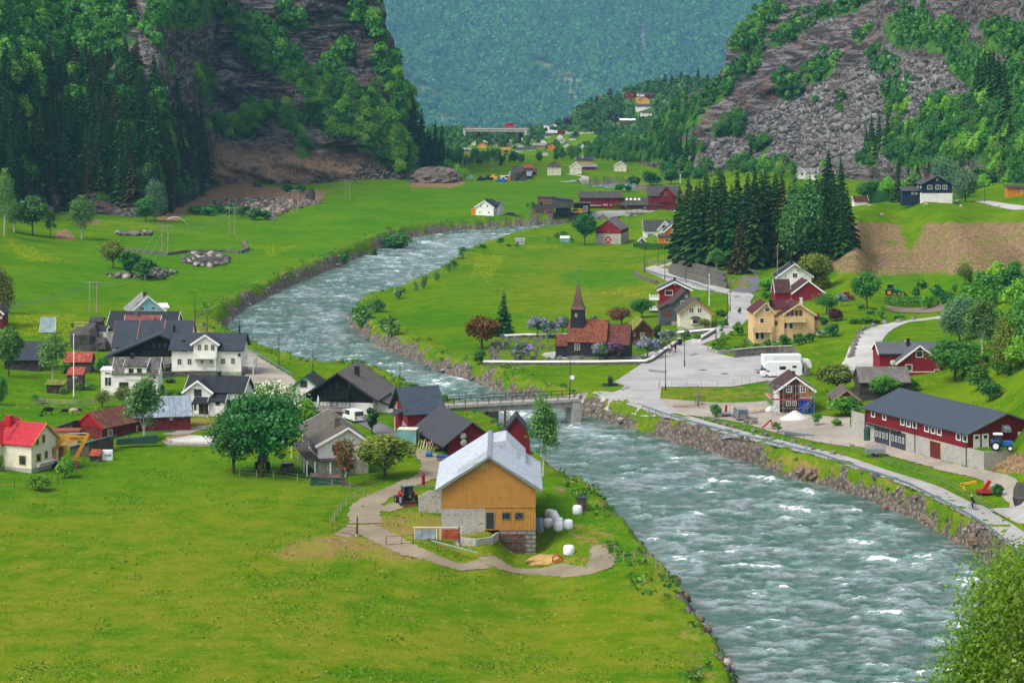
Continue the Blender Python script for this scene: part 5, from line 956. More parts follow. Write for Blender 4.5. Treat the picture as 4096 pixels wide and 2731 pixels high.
def charcoal_house():
 r=Root('house','long house whose wide charcoal tiled roof in three panels hides all its walls','house','a',1035,800,1740,0,z=.9);W=r.w;d=11
 H=r.H(655);R=r.H(424,d/2)-H;v=r.vol(0,0,W,d,0,H,R,'x','w_white','r_charcoal',oh=.5,og=.25,trim='copper',trimw=.05)
 k=R/(d/2)
 for x in(W*.305,W*.64):m=MB();m.bar((x,-.2,H-.2*k+.28),(x,d/2,H+R+.28),.12,.06);m.build('roof_verge','copper',r.e)
 m=MB();x0,x1=W*.31,W*.635;m.box(x0,x1,-.6,.6,H+.3,H+1.15);m.build('dormer_wall','w_black',r.e);v.root=r.e
charcoal_house()
def red_slate_house():
 r=Root('house','white house with a black roof and a wing of patchy red slates','house','a',985,650,1600,-6,z=.9);W=r.w;d=7.5
 H=r.H(500);R=r.H(338,d/2)-H;v=r.vol(0,0,W,d,0,H,R,'x','w_white','r_black',oh=.4,og=.35)
 g=r.vol(W*.3,-3.4,W*.5,6,0,H*.92,R*.98,'x','w_white','r_redslate',oh=.3,og=.25,wname='wing_wall',rname='wing_roof');r.chim(W*.45,-.4,H+R*.3,H+R+.75,.8,'chimney_grey');r.chim(W*.73,-1.2,H,H+R*.8,.4,'chimney_grey')
 p=r.vol(-1.9,-2.2,2.2,3,0,r.H(512,-2),r.H(475,-1)-r.H(512,-2),'x','w_white','r_black',wname='porch_wall',rname='porch_roof',oh=.2,og=.2,deep=1);p.w_('f','a',925,525,950,565)
red_slate_house()
def blue_house():
 r=Root('house','pale blue house with a light grey roof and a brick chimney at the meadow edge','house','a',1215,420,1505,17,z=.8);W=r.w;d=8.5
 H=r.H(330);R=r.H(203,0,W/2)-H;v=r.vol(0,0,W,d,0,H,R,'y','w_blue','r_paleslate',oh=.8,og=.5,deep=1.5)
 for a in[(1284,290,1325,328),(1386,286,1430,324)]:v.w_('f','a',*a,bars=(1,0))
 r.chim(W*.45,2.6,H+R*.7,H+R+.9,.7,'chimney_brick');m=MB();m.box(1.2,1.9,3.5,4.3,H+.9,H+1.0);k=R/(W/2)
 m=MB();m.add([(.9,1.2,H+k*.9+.25),(.9,2.2,H+k*.9+.25),(1.7,2.2,H+k*1.7+.25),(1.7,1.2,H+k*1.7+.25)],[(3,2,1,0)]);m.build('skylight','glass',r.e);r.vol(W*.82,2,2.4,3,H-.3,.5,.6,'shed','w_white','white_trim',deep=0,wname='dormer_wall',rname='dormer_roof',oh=.1)
 m=MB();m.box(-.8,-.02,.6,3.2,0,1.7);m.build('side_box','w_white',r.e)
blue_house()
def red_roof_house():
 r=Root('house','cream house with a bright red metal roof at the left edge of the field','house','k',-6,650,328,-24,z=.1);W=r.w;d=6.8
 H=r.H(365,0,W);R=r.H(150,d/2,W)-H;v=r.vol(0,0,W,d,0,H,R,'x','w_cream','r_redmetal',oh=.35,og=.3,found='concrete_plain',fh=.9,deep=1.5,trim='yellow_trim')
 v.w_('f','k',200,475,274,570,bars=(0,0),frame='yellow_trim')
 for a in[(374,278,405,372),(438,250,470,350),(376,446,426,548),(464,418,498,514)]:v.w_('r','k',*a,bars=(0,0),frame='yellow_trim')
 g=r.vol(-3.6,-.8,4.2,d+.6,0,H,R*.98,'y','w_cream','r_redmetal',oh=.35,og=.3,wname='wing_wall',rname='wing_roof',found='concrete_plain',fh=.9,trim='yellow_trim');r.chim(-.2,d*.4,H+R*.5,H+R+1.1,.9,'red_paint')
 k=R/(d/2)
 m=MB()
 for i in range(10):y=.3+i*.3;m.box(1.0+.0*i,1.5,y,y+.09,H+k*y+.3,H+k*y+.36)
 m.box(1.0,1.05,.2,3.2,0,0.01)if 0 else None;m.build('roof_ladder','dark_trim',r.e);q=MB();q.bar((W+.5,1.2,1.5),(W+.5,5.2,1.5),.5,.05);
 for i in range(12):q.box(W+.02,W+.5,1.2+i*.34,1.3+i*.34,.95,1.5)
 q.build('rail_box','w_white',r.e)
M('yellow_trim','b59a4a',.7);red_roof_house()
def red_gable_barn():
 r=Root('barn','long weathered barn with a rust brown metal roof and a bright red gable','barn','a',700,1500,925,-30,z=.1);W=r.w+.3;r2=r
 H=r.H(1405,0,W);R=r.H(1268,0,W/2)-H;v=r.vol(0,0,W,17,0,H,R,'y','w_oldred','r_rust',oh=.35,og=.2,trim='red_paint',trimw=.1,deep=1)
 m=MB();m.add([(0,-.06,H),(W,-.06,H),(W/2,-.06,H+R)],[(0,1,2)]);m.build('red_gable','red_board',r.e);v.d_('r','a',992,1415,1028,1500,mat='wood_raw');v.d_('r','a',1256,1380,1288,1488,mat='wood_raw')
 l=r.vol(-3.8,-1.5,4.2,6,0,1.2,1.5,'shedx','w_greywood','r_felt',oh=.3,og=.3,trim=None,wname='lean_to_wall',rname='lean_to_roof')
 r=Root('barn','weathered red barn with a pale blue-grey tin roof behind the rust-roofed barn','barn','a',1505,1440,1750,12,z=.2);W=r.w;H=r.H(1290,0,W/2);d=6.5
 v=r.vol(-5.5,0,W+5.5,d,0,H,r.H(1120,d/2,W/2)-H,'x','w_oldred','r_tin',oh=.4,og=.3,trim=None);v.w_('f','a',1558,1305,1588,1330,bars=(1,0));v.w_('f','a',1668,1282,1698,1306,bars=(1,0));m=MB();m.box(-5.6,W+.05,-.06,d,-.5,.25);m.build('stone_base','stone_wall',r.e)
M('red_board','8e0f18',.7,'planks',.2);red_gable_barn()
simple('shed','low shed with a dark blue tiled roof and firewood stacked under it','shed','a',40,860,375,2,775,618,7,'x','w_oldwood','r_charcoal',trim='dark_trim')
simple('shed','grey plank shed with a patchy rust red metal roof behind the flagpole','shed','a',583,900,834,0,800,716,4.5,'x','w_greywood','r_rustred',trim=None,oh=.25,og=.15)
simple('shed','narrow grey plank shed with a small rust red lean roof','shed','a',615,1055,755,0,920,875,3,'shed','w_greywood','r_rustred',trim=None,oh=.25,og=.15,R=.8,wins=[('f',668,925,710,942)])
simple('shed','low open shed with a twig-covered flat roof holding garden tools','shed','a',428,1085,574,0,1010,1000,3,'shed','w_oldwood','r_sod',trim=None,R=.35,oh=.2)
simple('shed','small brown log shed with a grey felt roof beside the garden frames','shed','a',832,505,930,0,430,392,4,'x','w_log','r_felt',trim=None,oh=.3)
simple('house','dark red house cut by the left picture edge above the field','house','a',-90,470,22,0,350,300,6,'y','w_red','r_felt',wins=[('f',2,380,14,400)])
simple('shed','grey shed with a slanting blue-grey metal roof behind the excavator arm','shed','k',735,470,930,-25,385,300,6.5,'shedx','w_greywood','r_tinblue',trim=None,oh=.3,og=.3,R=.9)
simple('shed','tiny wooden lean-to with a rusty sheet lid beside the white box','shed','k',935,540,1042,-5,478,455,1.2,'shed','w_greywood','r_rustred',trim=None,R=.5,oh=.25,og=.1)
simple('small_house','narrow white house with green gable trim and a dark roof near the river road','house','b',1112,720,1292,-6,545,478,6.5,'y','w_white','r_black',trim='green_trim',z=.1,oh=.7,og=.4,wins=[('f',1152,510,1214,570,(1,0))],fr='green_trim',chims=[(.55,.3,.4,.5,'chimney_grey')])if M('green_trim','24543a',.6)else 0
simple('shed','tiny dark red shed behind the porch of the white house','shed','b',672,640,735,0,612,570,3,'x','w_red','r_black',trim=None)
r=simple('garage','red boarded house with a blue-grey tiled roof next to the bridge','house','n',345,600,690,20,400,140,7.6,'x','w_red_s','r_bluegrey',trim='dark_trim',z=.1,oh=.5,og=.8,wins=[('l',203,278,230,340,(1,2)),('l',280,325,303,390,(1,1))])
m=MB();m.add([(-1.5,2.6,2.3),(-1.5,5.2,2.3),(0,5.2,3.0),(0,2.6,3.0),(-1.5,2.6,2.42),(-1.5,5.2,2.42),(0,5.2,3.12),(0,2.6,3.12)],[(0,1,2,3),(7,6,5,4),(4,5,1,0),(0,3,7,4),(5,6,2,1)]);m.build('porch_roof','r_felt',r.e)
m=MB();m.box(-1.4,-1.3,2.7,2.8,0,2.35);m.build('porch_post','white_trim',r.e)
simple('outhouse','low outbuilding with a pale diamond slate roof beside the teal container','outbuilding','n',305,590,545,-4,528,432,6,'x','w_black','r_paleslate',trim='dark_trim',z=.1)
def open_shed():
 r=Root('open_shed','red open-fronted machine shed with a big dark ribbed roof and brick pillars','shed','n',775,860,1245,17,z=0.0);W=r.w;d=17.5
 H=r.H(700);R=r.H(505,0,W/2)-H;v=Vol.__new__(Vol)
 v=r.vol(0,0,W,.25,0,H,R,'y','w_brickred','r_felt',oh=.0,og=.0,trim=None,th=.02);r.vol(0,d-.25,W,.25,0,H,R,'y','w_brickred','r_felt',oh=0,og=0,trim=None,th=.02,wname='back_wall',rname='back_verge');m=MB();m.box(W-.25,W,.25,d-.25,-1,H);m.box(2.8,2.95,.3,d-.3,-1,H+.8);m.build('side_wall','w_red',r.e)
 k=R/(W/2);q=MB();t=.16
 q.prism([(-1.1,H-1.1*k+.08),(W/2,H+R+.08),(W/2,H+R+.3),(-1.1,H-1.1*k+.28)],-.6,d+.4,'y');q.prism([(W/2,H+R+.08),(W+.8,H-.8*k+.08),(W+.8,H-.8*k+.28),(W/2,H+R+.3)],-.6,d+.4,'y');q.build('roof','r_felt',r.e)
 for i in range(5):y=.15+i*(d-.5)/4;p=MB();p.box(0,.45 if i!=2 else .45,y,y+(.4 if i!=2 else 1.6),-.6,H);p.build('pillar','w_red_s',r.e)
 for i,(z,x)in enumerate(((r.H(640),W*.3),(r.H(710),W*.31))):b=MB();b.lathe([(.0,0),(.3,.04),(.5,.14),(.52,.17)],16,c=(x,-.5,z),ax='y');b.tube((x,-.5,z),(x,0,z),.04);b.build('satellite_dish','pale_dish',r.e)
M('w_brickred','86141e',.8,'brick',.4);M('pale_dish','a8a8a0',.5);open_shed()
simple('shed','small black-roofed red shed between the machine shed and the river','shed','n',1330,860,1620,0,800,600,5,'y','w_red','r_felt',trim='dark_trim',z=-.4,H=3.4,R=2.6,oh=.6,chims=[(.1,.2,.9,.35,'chimney_brick')])
def church():
 r=Root('church','small dark tarred wooden church with orange tiled roofs and a brown shingled spire','church','d',1078,1096,1432,-10,z=.3);W=r.w;d=6.2
 H=r.H(952);R=r.H(762,d/2)-H;v=r.vol(0,0,W,d,0,H,R,'x','w_tar','r_clay',oh=.3,og=.12,trim='tar_trim',found='stone_wall',fh=.25)
 v.w_('f','d',1145,973,1194,1034,bars=(1,2),frame='cream_trim');v.w_('f','d',1318,978,1366,1036,bars=(1,2),frame='cream_trim')
 L=4.5;g=r.vol(W,.7,L,d-1.4,0,r.H(972,.7),r.H(808,d/2,W)-r.H(972,.7),'x','w_tar','r_claydark',oh=.3,og=.12,trim='tar_trim',wname='chancel_wall',rname='chancel_roof',found='stone_wall',fh=.25);g.w_('f','d',1530,985,1570,1040,bars=(1,2),frame='cream_trim')
 p=r.vol(-2.55,1.2,2.55,d-2.4,0,r.H(997,1.2),r.H(897,d/2)-r.H(997,1.2),'x','w_tar','r_clay',oh=.2,og=.12,trim='tar_trim',wname='porch_wall',rname='porch_roof')
 t0,t1=.35,3.0;ty=d/2;w=(t1-t0);zb,zm,zt=H-.2,r.H(750,ty-w/2),r.H(658,ty-w/2)
 m=MB();m.box(t0,t1,ty-w/2,ty+w/2,zb,zm);m.box(t0+.08,t1-.08,ty-w/2+.08,ty+w/2-.08,zm,zt);m.build('tower','w_tar',r.e);tv=Vol.__new__(Vol);tv.__dict__.update(root=RootProxy(r.e,r.mw),ox=t0,oy=ty-w/2+.08,w=w,d=w,z0=0);tv.w_('f','d',1150,697,1168,728,bars=(0,1),frame='cream_trim',t=.07)
 q=MB();q.box(t0-.06,t1+.06,ty-w/2-.06,ty+w/2+.06,zm,zm+.1);q.build('tower_ledge','tar_trim',r.e)
 cx=(t0+t1)/2;za=r.H(408,ty);s=MB();lv=[(w*.56,zt-.05),(w*.42,zt+.45),(w*.32,zt+1.1),(w*.235,zt+2.4),(.12,za-.2),(.04,za)]
 for(a,z0),(b,z1)in zip(lv,lv[1:]):
  P=[(sx_,sy_)for sx_,sy_ in((-1,-1),(1,-1),(1,1),(-1,1))];s.add([(cx+x*a,ty+y*a,z0)for x,y in P]+[(cx+x*b,ty+y*b,z1)for x,y in P],[(i,(i+1)%4,4+(i+1)%4,4+i)for i in range(4)])
 s.add([(cx+x*w*.56,ty+y*w*.56,zt-.05)for x,y in((-1,-1),(1,-1),(1,1),(-1,1))],[(3,2,1,0)]);sp=s.build('spire','r_shingle',r.e)
 zr=r.H(238,ty);k=MB();k.tube((cx,ty,za-.2),(cx,ty,zr),.05,.02);k.ball((cx,ty,za+(zr-za)*.6),.17,10,6);k.bar((cx-.25,ty,zr-.5),(cx+.25,ty,zr-.5),.03,.12);k.tube((cx,ty,za-.2),(cx,ty,za+.4),.09,.05);k.build('weather_vane','verdigris',sp)
M('tar_trim','1b1c22',.7);M('verdigris','3f6058',.6);church()
r=simple('cabin','brown log cabin with a mossy sod roof beside the church','cabin','d',1680,985,1862,6,865,770,7,'y','w_log','r_sod',trim='wood_dark',oh=.6,og=.6,fr='cream_trim',th=.3,wins=[('f',1672,872,1705,905,(1,1)),('f',1746,872,1790,908,(2,1)),('f',1715,798,1736,822,(1,1))],found='stone_wall',fh=1.0)if M('wood_dark','4a3c32',.8)else 0
r=simple('house','cream shingled house with ochre gable trim and a small bay window facing the road','house','e',506,866,792,1,690,583,7.7,'y','w_cream','r_greytile',trim='ochre_trim',oh=.55,og=.5,found='concrete_plain',fh=.75,wins=[('f',588,645,634,692,(1,1)),('f',662,645,708,692,(1,1))],chims=[(.62,.35,.55,.65,'chimney_grey')])if M('ochre_trim','a87c3c',.7)else 0
a=r.v.pxuz('f','e',603,800);b=r.v.pxuz('f','e',692,742);bw=MB();bw.prism([(a[0],0),(a[0]+.35,-.6),(b[0]-.35,-.6),(b[0],0)],a[1]+.1,b[1],'z');o=bw.build('bay_window','cream_trim',r.e);g=MB();g.box(a[0]+.42,b[0]-.42,-.64,-.6,a[1]+.35,b[1]-.15);g.build('pane','glass',o);g=MB();g.prism([(a[0]-.15,0),(a[0]+.3,-.8),(b[0]-.3,-.8),(b[0]+.15,0)],b[1],b[1]+.1,'z');g.add([(a[0]-.15,0,b[1]+.1),(a[0]+.3,-.8,b[1]+.1),(b[0]-.3,-.8,b[1]+.1),(b[0]+.15,0,b[1]+.1),(a[0]+.6,0,b[1]+.5),(b[0]-.6,0,b[1]+.5)],[(0,1,4),(1,2,5,4),(2,3,5)]);g.build('bay_roof','r_greytile',r.e)
r=simple('house','grey wooden house with a rusty brown roof and a slatted side porch','house','e',428,805,668,2,605,497,6,'y','w_grey','r_brown',trim='w_grey',oh=.4,og=.4,fr='white_trim',found='concrete_plain',fh=.8,wins=[('f',510,580,556,620,(1,0)),('f',553,527,577,552,(0,0)),('f',566,578,592,612,(1,0))],chims=[(.62,.3,.4,.5,'chimney_black')])
p=r.vol(-2.5,.4,2.5,5,0,r.H(655,.4,-2.5),r.H(600,.4)-r.H(655,.4,-2.5),'shedx','w_grey','r_brown',trim=None,wname='porch_wall',rname='porch_roof',oh=.3,og=.3,deep=.6);p.d_('f','e',345,672,425,720,mat='rusty',frame='w_greywood',handle=False);rail(r.e,[(-2.5,-.3,0),(-.3,-.3,0)],1.0,'w_greywood')
r=simple('house','red house with a blue-grey roof and stacked white balconies above the road bend','house','e',315,690,598,0,478,410,5.5,'y','w_red_s','r_bluegrey',oh=.55,og=.5,wins=[('f',367,484,438,532,(0,0)),('f',453,418,470,438,(0,0))],chims=[(.52,.4,.9,.4,'chimney_black')])
for zz in(r.H(568,.5,-2),r.H(664,.5,-2)):balcony(r.e,-2.1,0,.3,zz,1.0,'white_trim',front=3.6)
for x,y in((-1.9,.4),(-1.9,3.4)):m=MB();m.box(x-.09,x+.09,y-.09,y+.09,-1,r.H(568,.5,-2)-.15);m.build('balcony_post','w_greywood',r.e)
def cream_house():
 r=Root('house','cream yellow house with a wine red tiled roof, two gables and a balcony','house','e',1187,950,1372,4,z=1.9);W=r.w
 H=r.H(695);R=r.H(605,0,W*.55)-H;v=r.vol(0,0,W,7.5,0,H,R,'y','w_beige','r_wine',oh=.35,og=.45,trim='beige_trim',apex=.58)
 g=r.vol(W+1.9,.8,6.1+.3,8,1.0,r.H(708,.8)-1.0,r.H(614,.8,W+5)-r.H(708,.8),'y','w_beige','r_wine',oh=.4,og=.55,trim='beige_trim',wname='gable_wall',rname='gable_roof',deep=1.6)
 c=r.vol(W-.1,2,3.2,6,0,r.H(655,2),r.H(582,5)-r.H(655,2),'x','w_beige','r_wine',oh=.2,og=.0,trim=None,wname='middle_wall',rname='middle_roof');e_=r.vol(W+.0,.3,2.1,3,0,r.H(735,.3,W+1),r.H(680,.3,W+1)-r.H(735,.3,W+1),'shedx','w_beige','r_wine',oh=.1,og=.2,trim=None,wname='entrance_wall',rname='entrance_roof')
 v.w_('f','e',1284,640,1330,684,bars=(0,0));v.w_('f','e',1237,738,1278,788,bars=(0,0));v.d_('f','e',1200,868,1228,930,mat='glass');v.d_('f','e',1245,868,1275,930,mat='glass')
 for a in[(1486,668,1513,718),(1520,668,1551,718),(1561,668,1592,718),(1600,668,1627,718)]:g.w_('f','e',*a,bars=(0,0),frame='wine_trim')
 g.w_('f','e',1455,782,1492,838,bars=(0,0));g.w_('f','e',1507,782,1545,838,bars=(0,0));e_.w_('f','e',1377,765,1400,805,bars=(0,0),frame='wine_trim')
 a=g.pxuz('f','e',1464,768);b=g.pxuz('f','e',1650,728);x0=a[0]+W+1.9;x1=b[0]+W+1.9;balcony(r.e,x0,x1,-.5,a[1],b[1]-a[1],'beige_trim',front=.8)
 a=v.pxuz('f','e',1170,860);b=v.pxuz('f','e',1340,818);balcony(r.e,a[0],b[0],-1.3,a[1],b[1]-a[1]+.2,'beige_trim')
 for x in(a[0]+.1,b[0]-.25):m=MB();m.box(x,x+.15,-1.25,-1.1,-.2,a[1]);m.build('balcony_post','beige_trim',r.e)
 rr=r.vol(W+8.3,3,1.6,3.2,1,r.H(755,3)-1,.9,'x','w_beige','r_wine',trim=None,wname='side_wall',rname='side_roof',oh=.2,og=.1);r.chim(W*.93,2.4,H+R*.3,H+R+.55,.6,'chimney_black');r.chim(W+6.1,3.4,H+R*.5,H+R+.75,.5,'chimney_white')
M('beige_trim','cdb98c',.7);M('wine_trim','6a2428',.6);cream_house()
simple('house','tall white house with a black roof and a turquoise window behind the red barn','house','e',1406,508,1712,1,352,245,6,'y','w_white','r_black',oh=.6,og=.5,chims=[(.45,.5,.6,.6,'chimney_black')],wins=[('f',1538,324,1584,372,(1,0)),('f',1466,340,1480,372,(0,0)),('f',1642,340,1656,362,(0,0)),('f',1466,418,1520,440,(1,0)),('f',1555,262,1568,276,(0,0))])
r=simple('barn','bright red barn with a brown tiled roof between the white and the cream houses','barn','e',1536,590,1832,5,512,402,7,'y','w_red_s','r_brown',oh=.3,og=.3);r.vol(-3.2,3.2,3.4,4.2,0,r.Hh*.95,r.R*.95,'x','w_red_s','r_brown',oh=.3,og=.2,wname='wing_wall',rname='wing_roof')
def construction():
 r=Root('house_under_construction','half-built white house in scaffolding with a brown tiled roof and blue tarpaulin','house','f',102,1032,404,1,z=.8);W=r.w;d=8.7
 H=r.H(818);R=r.H(712,0,W/2)-H;v=r.vol(0,0,W,d,0,H,R,'y','w_white','r_brown',oh=.75,og=.5);r.chim(W*.52,3.5,H+R*.5,H+R+.6,.5,'chimney_brick')
 m=MB();k=R/(W/2);m.add([(.08,-.05,0),(W*.62,-.05,0),(W*.62,-.05,H+R-k*W*.12-.15),(W/2,-.05,H+R-.15),(.08,-.05,H-.1)],[(0,1,2,3,4)]);m.build('wind_barrier','barrier_black',r.e);q=MB();q.add([(W*.62,-.05,2.6),(W-.1,-.05,2.6),(W-.1,-.05,H-.1),(W*.62,-.05,H+R-k*W*.12-.15)],[(0,1,2,3)]);q.build('board_panel','wood_new2',r.e)
 s=MB()
 for i in range(13):x=.1+(W-.2)*i/12;s.box(x-.035,x+.035,-.12,-.055,0,H+R-k*abs(x-W/2)-.35)
 s.build('studs','wood_raw2',r.e)['kind']='stuff'
 for a,b in[((165,785,218,848),(1,1)),((292,785,346,848),(1,1)),((165,925,212,970),(1,1)),((224,925,262,970),(1,1))]:fr=v.w_('f','f',*a,bars=b);fr.location=(0,-.1,0)
 t=MB();a=v.pxuz('f','f',275,1030);b=v.pxuz('f','f',408,892);n=9
 for i in range(n):
  for j in range(6):t.v.append((a[0]+(b[0]-a[0])*i/(n-1),-1.1+.12*math.sin(i*2.1+j)-.03*j,a[1]+(b[1]-a[1])*j/5))
 t.f=[tuple(int(q)for q in f)for f in grid_faces(n,6)];t.mi=[0]*len(t.f);t.build('tarpaulin','tarp_blue',r.e)
 sc=empty('scaffold',r.mw@Vector((-1.2,-1.2,0)),'steel scaffold with red rails around the half-built house','scaffold',rz=r.yaw)
 P=[(-1.2,-1.3),(.6,-1.3),(2.6,-1.3),(4.6,-1.3),(W+.2,-1.3),(-1.2,1.2),(-1.2,4),(-1.2,7),(-.4,-1.3),(-.4,4)]
 for x,y in P:m=MB();m.tube((x+1.2,y+1.2,-.4),(x+1.2,y+1.2,H+.6),.045,n=6);m.build('standard','steel',sc)
 for z in(.9,2.3,3.2,4.6):
  for p,q in(((0,-.1),(W+1.4,-.1)),((0,-.1),(0,8.2))):m=MB();m.tube((p[0],p[1],z),(q[0],q[1],z),.035,n=6);m.build('ledger','steel' if z not in(3.2,)else 'red_paint',sc)
 for z in(2.3,):
  m=MB();m.box(.0,W+1.4,-.1,.6,z-.06,z);m.box(-.4,.35,.6,8.2,z-.06,z);m.build('platform','wood_raw',sc)
  m=MB();m.bar((0,-.16,z+.12),(W+1.4,-.16,z+.12),.04,.16);m.bar((-.05,-.1,z+.12),(-.05,8.2,z+.12),.04,.16);m.build('toe_board','red_paint',sc)
 m=MB()
 for x in(W*.62+1.2,W*.62+1.75):m.bar((x,-.3,.0),(x+2.1,-.3,2.9),.05,.09)
 for i in range(9):m.bar((W*.62+1.2+2.1*i/9,-.3,.1+2.9*i/9),(W*.62+1.75+2.1*i/9,-.3,.1+2.9*i/9),.2,.03)
 m.build('stair','steel',sc)
 m=MB()
 for x0,z0 in((.2,.9),(2.6,2.3),(4.6,.9),(.2,3.2)):m.tube((x0,-.12,z0),(x0+2,-.12,z0+1.4),.03,n=5)
 m.build('brace','steel',sc)
M('barrier_black','1c2224',.6,'planks',.6,var=.3);M('wood_new2','9c7c54',.8);M('wood_raw2','b07c44',.8,var=.2);construction()
simple('shed','dark red shed with a mossy grey roof half hidden by bushes near the scaffolding','shed','f',605,1010,838,0,915,832,6.5,'y','w_oldred','r_oldfelt',trim='wood_raw',oh=.3,og=.25,deep=1.5)
r=simple('old_barn','old black log barn with a weathered grey roof below the red gravel-road house','barn','f',848,935,1300,1,752,622,6.5,'x','w_oldwood','r_weathered',trim=None,oh=.4,og=.25,found='dark_stone',fh=1.2,wins=[('f',935,790,985,818,(1,0))])
def red_wing_house():
 r=Root('house','red house with crossing grey felt roofs by the gravel road','house','f',1192,708,1590,3);W=r.w
 H=r.H(572);R=r.H(425,0,W/2)-H;v=r.vol(0,0,W,9,0,H,R,'y','w_red_s','r_greyfelt',oh=.6,og=.45,deep=1.5);v.w_('f','f',1358,466,1424,526,bars=(0,0));v.w_('f','f',1260,590,1325,650,bars=(0,0));v.d_('f','f',1530,640,1570,700,mat='red_board')
 x0=-2.7;g=r.vol(x0,2.6,W+4.6,6,0,r.H(487,2.6),r.H(392,5.6)-r.H(487,2.6),'x','w_red_s','r_greyfelt',oh=.5,og=.3,wname='back_wall',rname='back_roof',deep=1.5);r.chim(W*.36,4.4,H+R*.5,H+R+.9,.5,'chimney_black')
 b=MB();b.box(0,W,-.03,0,r.H(664),r.H(664)+.12);b.build('trim_board','white_trim',r.e);d=MB();d.lathe([(0,0),(.3,.05),(.5,.16),(.52,.2)],16,c=(-.9,-.4,r.H(575)),ax='y');d.tube((-.9,-.35,0),(-.9,-.35,r.H(575)),.04);d.build('satellite_dish','pale_dish',r.e)
M('r_greyfelt','55585e',.9,'seam',.8,var=.15);red_wing_house()
simple('shed','small shed with a faded red tiled roof among the slope trees','shed','f',1870,640,2062,0,600,553,3.5,'x','w_greywood','r_claydark',trim=None)
def long_building():
 r=Root('farm_building','long dark red farm building on a concrete base with a ribbed grey roof','building','f',1830,1540,2200,24,z=.8);W=13.4;d=27.5;H=4.95;R=2.45
 v=r.vol(0,0,W,d,2.8,H-2.8,R,'y','w_red','r_seam',oh=.55,og=.45,trim='steel',trimw=.08,deep=0);m=MB();m.box(-.06,W,.0,d,-1.2,2.78);m.build('concrete_base','concrete_pour',r.e)
 for a in[(950,1010,985,1070),(1054,1036,1087,1098),(1218,1090,1256,1144),(1273,1107,1311,1160),(1329,1120,1367,1173),(1439,1150,1480,1204),(1498,1166,1538,1220),(1555,1180,1596,1236),(1730,1226,1772,1282),(1791,1240,1832,1298)]:v.w_('l','f',*a,bars=(0,0),t=.13)
 for a in[(990,1155,1114,1350),(1137,1195,1265,1398)]:
  p0=v.pxuz('l','f',a[0],a[1]);p1=v.pxuz('l','f',a[2],a[3]);O,U,Nn=v.face('l');O=O+Vector((-.08,0,0));fr=door(r.e,(O,U,Nn),p0[0],p1[0],-.0,2.5,mat='folding_grey',frame='dark_trim',handle=False,name='folding_door')
  for k in range(4):
   u=p0[0]+(p1[0]-p0[0])*(k+.32)/4;g=win(r.e,(O+Vector((-.03,0,0)),U,Nn),u,u+(p1[0]-p0[0])*.09,1.1,1.9,frame='white_trim',bars=(0,0),t=.05);g.parent=fr
 O,U,Nn=v.face('l');p0=v.pxuz('l','f',1495,1285);p1=v.pxuz('l','f',1592,1470);fr=door(r.e,(O+Vector((-.08,0,0)),U,Nn),p0[0],p1[0],-.2,2.6,mat='barn_door',frame='wood_new',handle=False,name='slatted_door')
 g=r.vol;q=MB();q.box(-.6,-.02,d-10.2,d-.8,2.62,2.76);q.build('door_canopy','dark_trim',r.e)
 for a in[(1890,1236,1942,1362),(1969,1230,2022,1362),(2300,1210,2352,1340)]:
  dd=v.d_('f','f',*a,handle=True)
  p0=v.pxuz('f','f',a[0]+9,a[1]+40);p1=v.pxuz('f','f',a[2]-9,a[1]+8);fr=win(r.e,v.face('f'),p0[0],p1[0],p0[1],p1[1],bars=(0,0),t=.04);fr.location=Vector((0,-.05,0));fr.parent=dd
 a=v.pxuz('f','f',2145,1208);m=MB();m.prism([(-.0,a[1]),(-1.0,a[1]),(-.9,a[1]+.5),(-.45,a[1]+.85),(0,a[1]+.95)],a[0],a[0]+1.1,'x');m.build('vent_hood','steel',r.e)
 for y in(.1,d*.49,d-.3):m=MB();m.tube((-.14,y,-.6),(-.14,y,H-.2),.055);m.build('drainpipe','dark_trim',r.e)
 t=empty('retaining_wall',r.mw@Vector((0,-3,0)),'concrete retaining wall below the blue tractor at the corner of the red building','wall',rz=r.yaw);m=MB();m.prism([(0,-1),(0,2.85),(2.9,2.85)],0,0,'y')if 0 else None
 m.box(-.0,.3,-4.2+3,3,-1.5,2.9);m.prism([(.3,-1.5),(7.2,1.6),(7.2,2.9),(.3,2.9)],-4.2+3,-3.9+3,'y');m.build('wall_body','concrete_pour',t)
 P=[tuple((r.mw@Vector(q))[:2])for q in((.35,-3.8,0),(9,-3.8,0),(16,-2,0),(16,0,0),(.35,0,0))];PADS.append((np.array(P),3.55,.4));m=MB();m.prism([(q[0],q[1])for q in((.3,-3.9),(8,-3.9),(14,-1),(14,0),(.3,0))],2.4,2.72,'z');o=m.build('tractor_terrace','ground',loc=r.p,rz=r.yaw);props(o,kind='structure')
 w=empty('wing_wall',r.mw@Vector((-.1,d,0)),'plain concrete wall beside the far end of the long red building','wall',rz=r.yaw);m=MB();m.box(-.2,.1,-.2,3.6,-1,4.0);m.build('wall_body','concrete_pour',w)
M('concrete_pour','a5a199',.9,'rough',var=.12,wear='938f85');M('folding_grey','333c44',.6,'planks',.55);M('barn_door','5a1e18',.8,'siding',.35,var=.2,line=.4);long_building()
r=simple('house','white house with a black roof standing alone by the riverside meadow','house','l',648,1200,800,-20,1128,1078,8.5,'y','w_white','r_black',oh=.5,og=.4,wins=[('f',683,1108,697,1132,(1,0)),('f',736,1110,752,1134,(1,0)),('f',676,1164,690,1186,(1,0)),('f',753,1166,768,1188,(1,0)),('r',806,1162,816,1186,(1,0)),('r',866,1145,876,1175,(1,0))],chims=[(.45,.4,.6,.6,'chimney_black')])
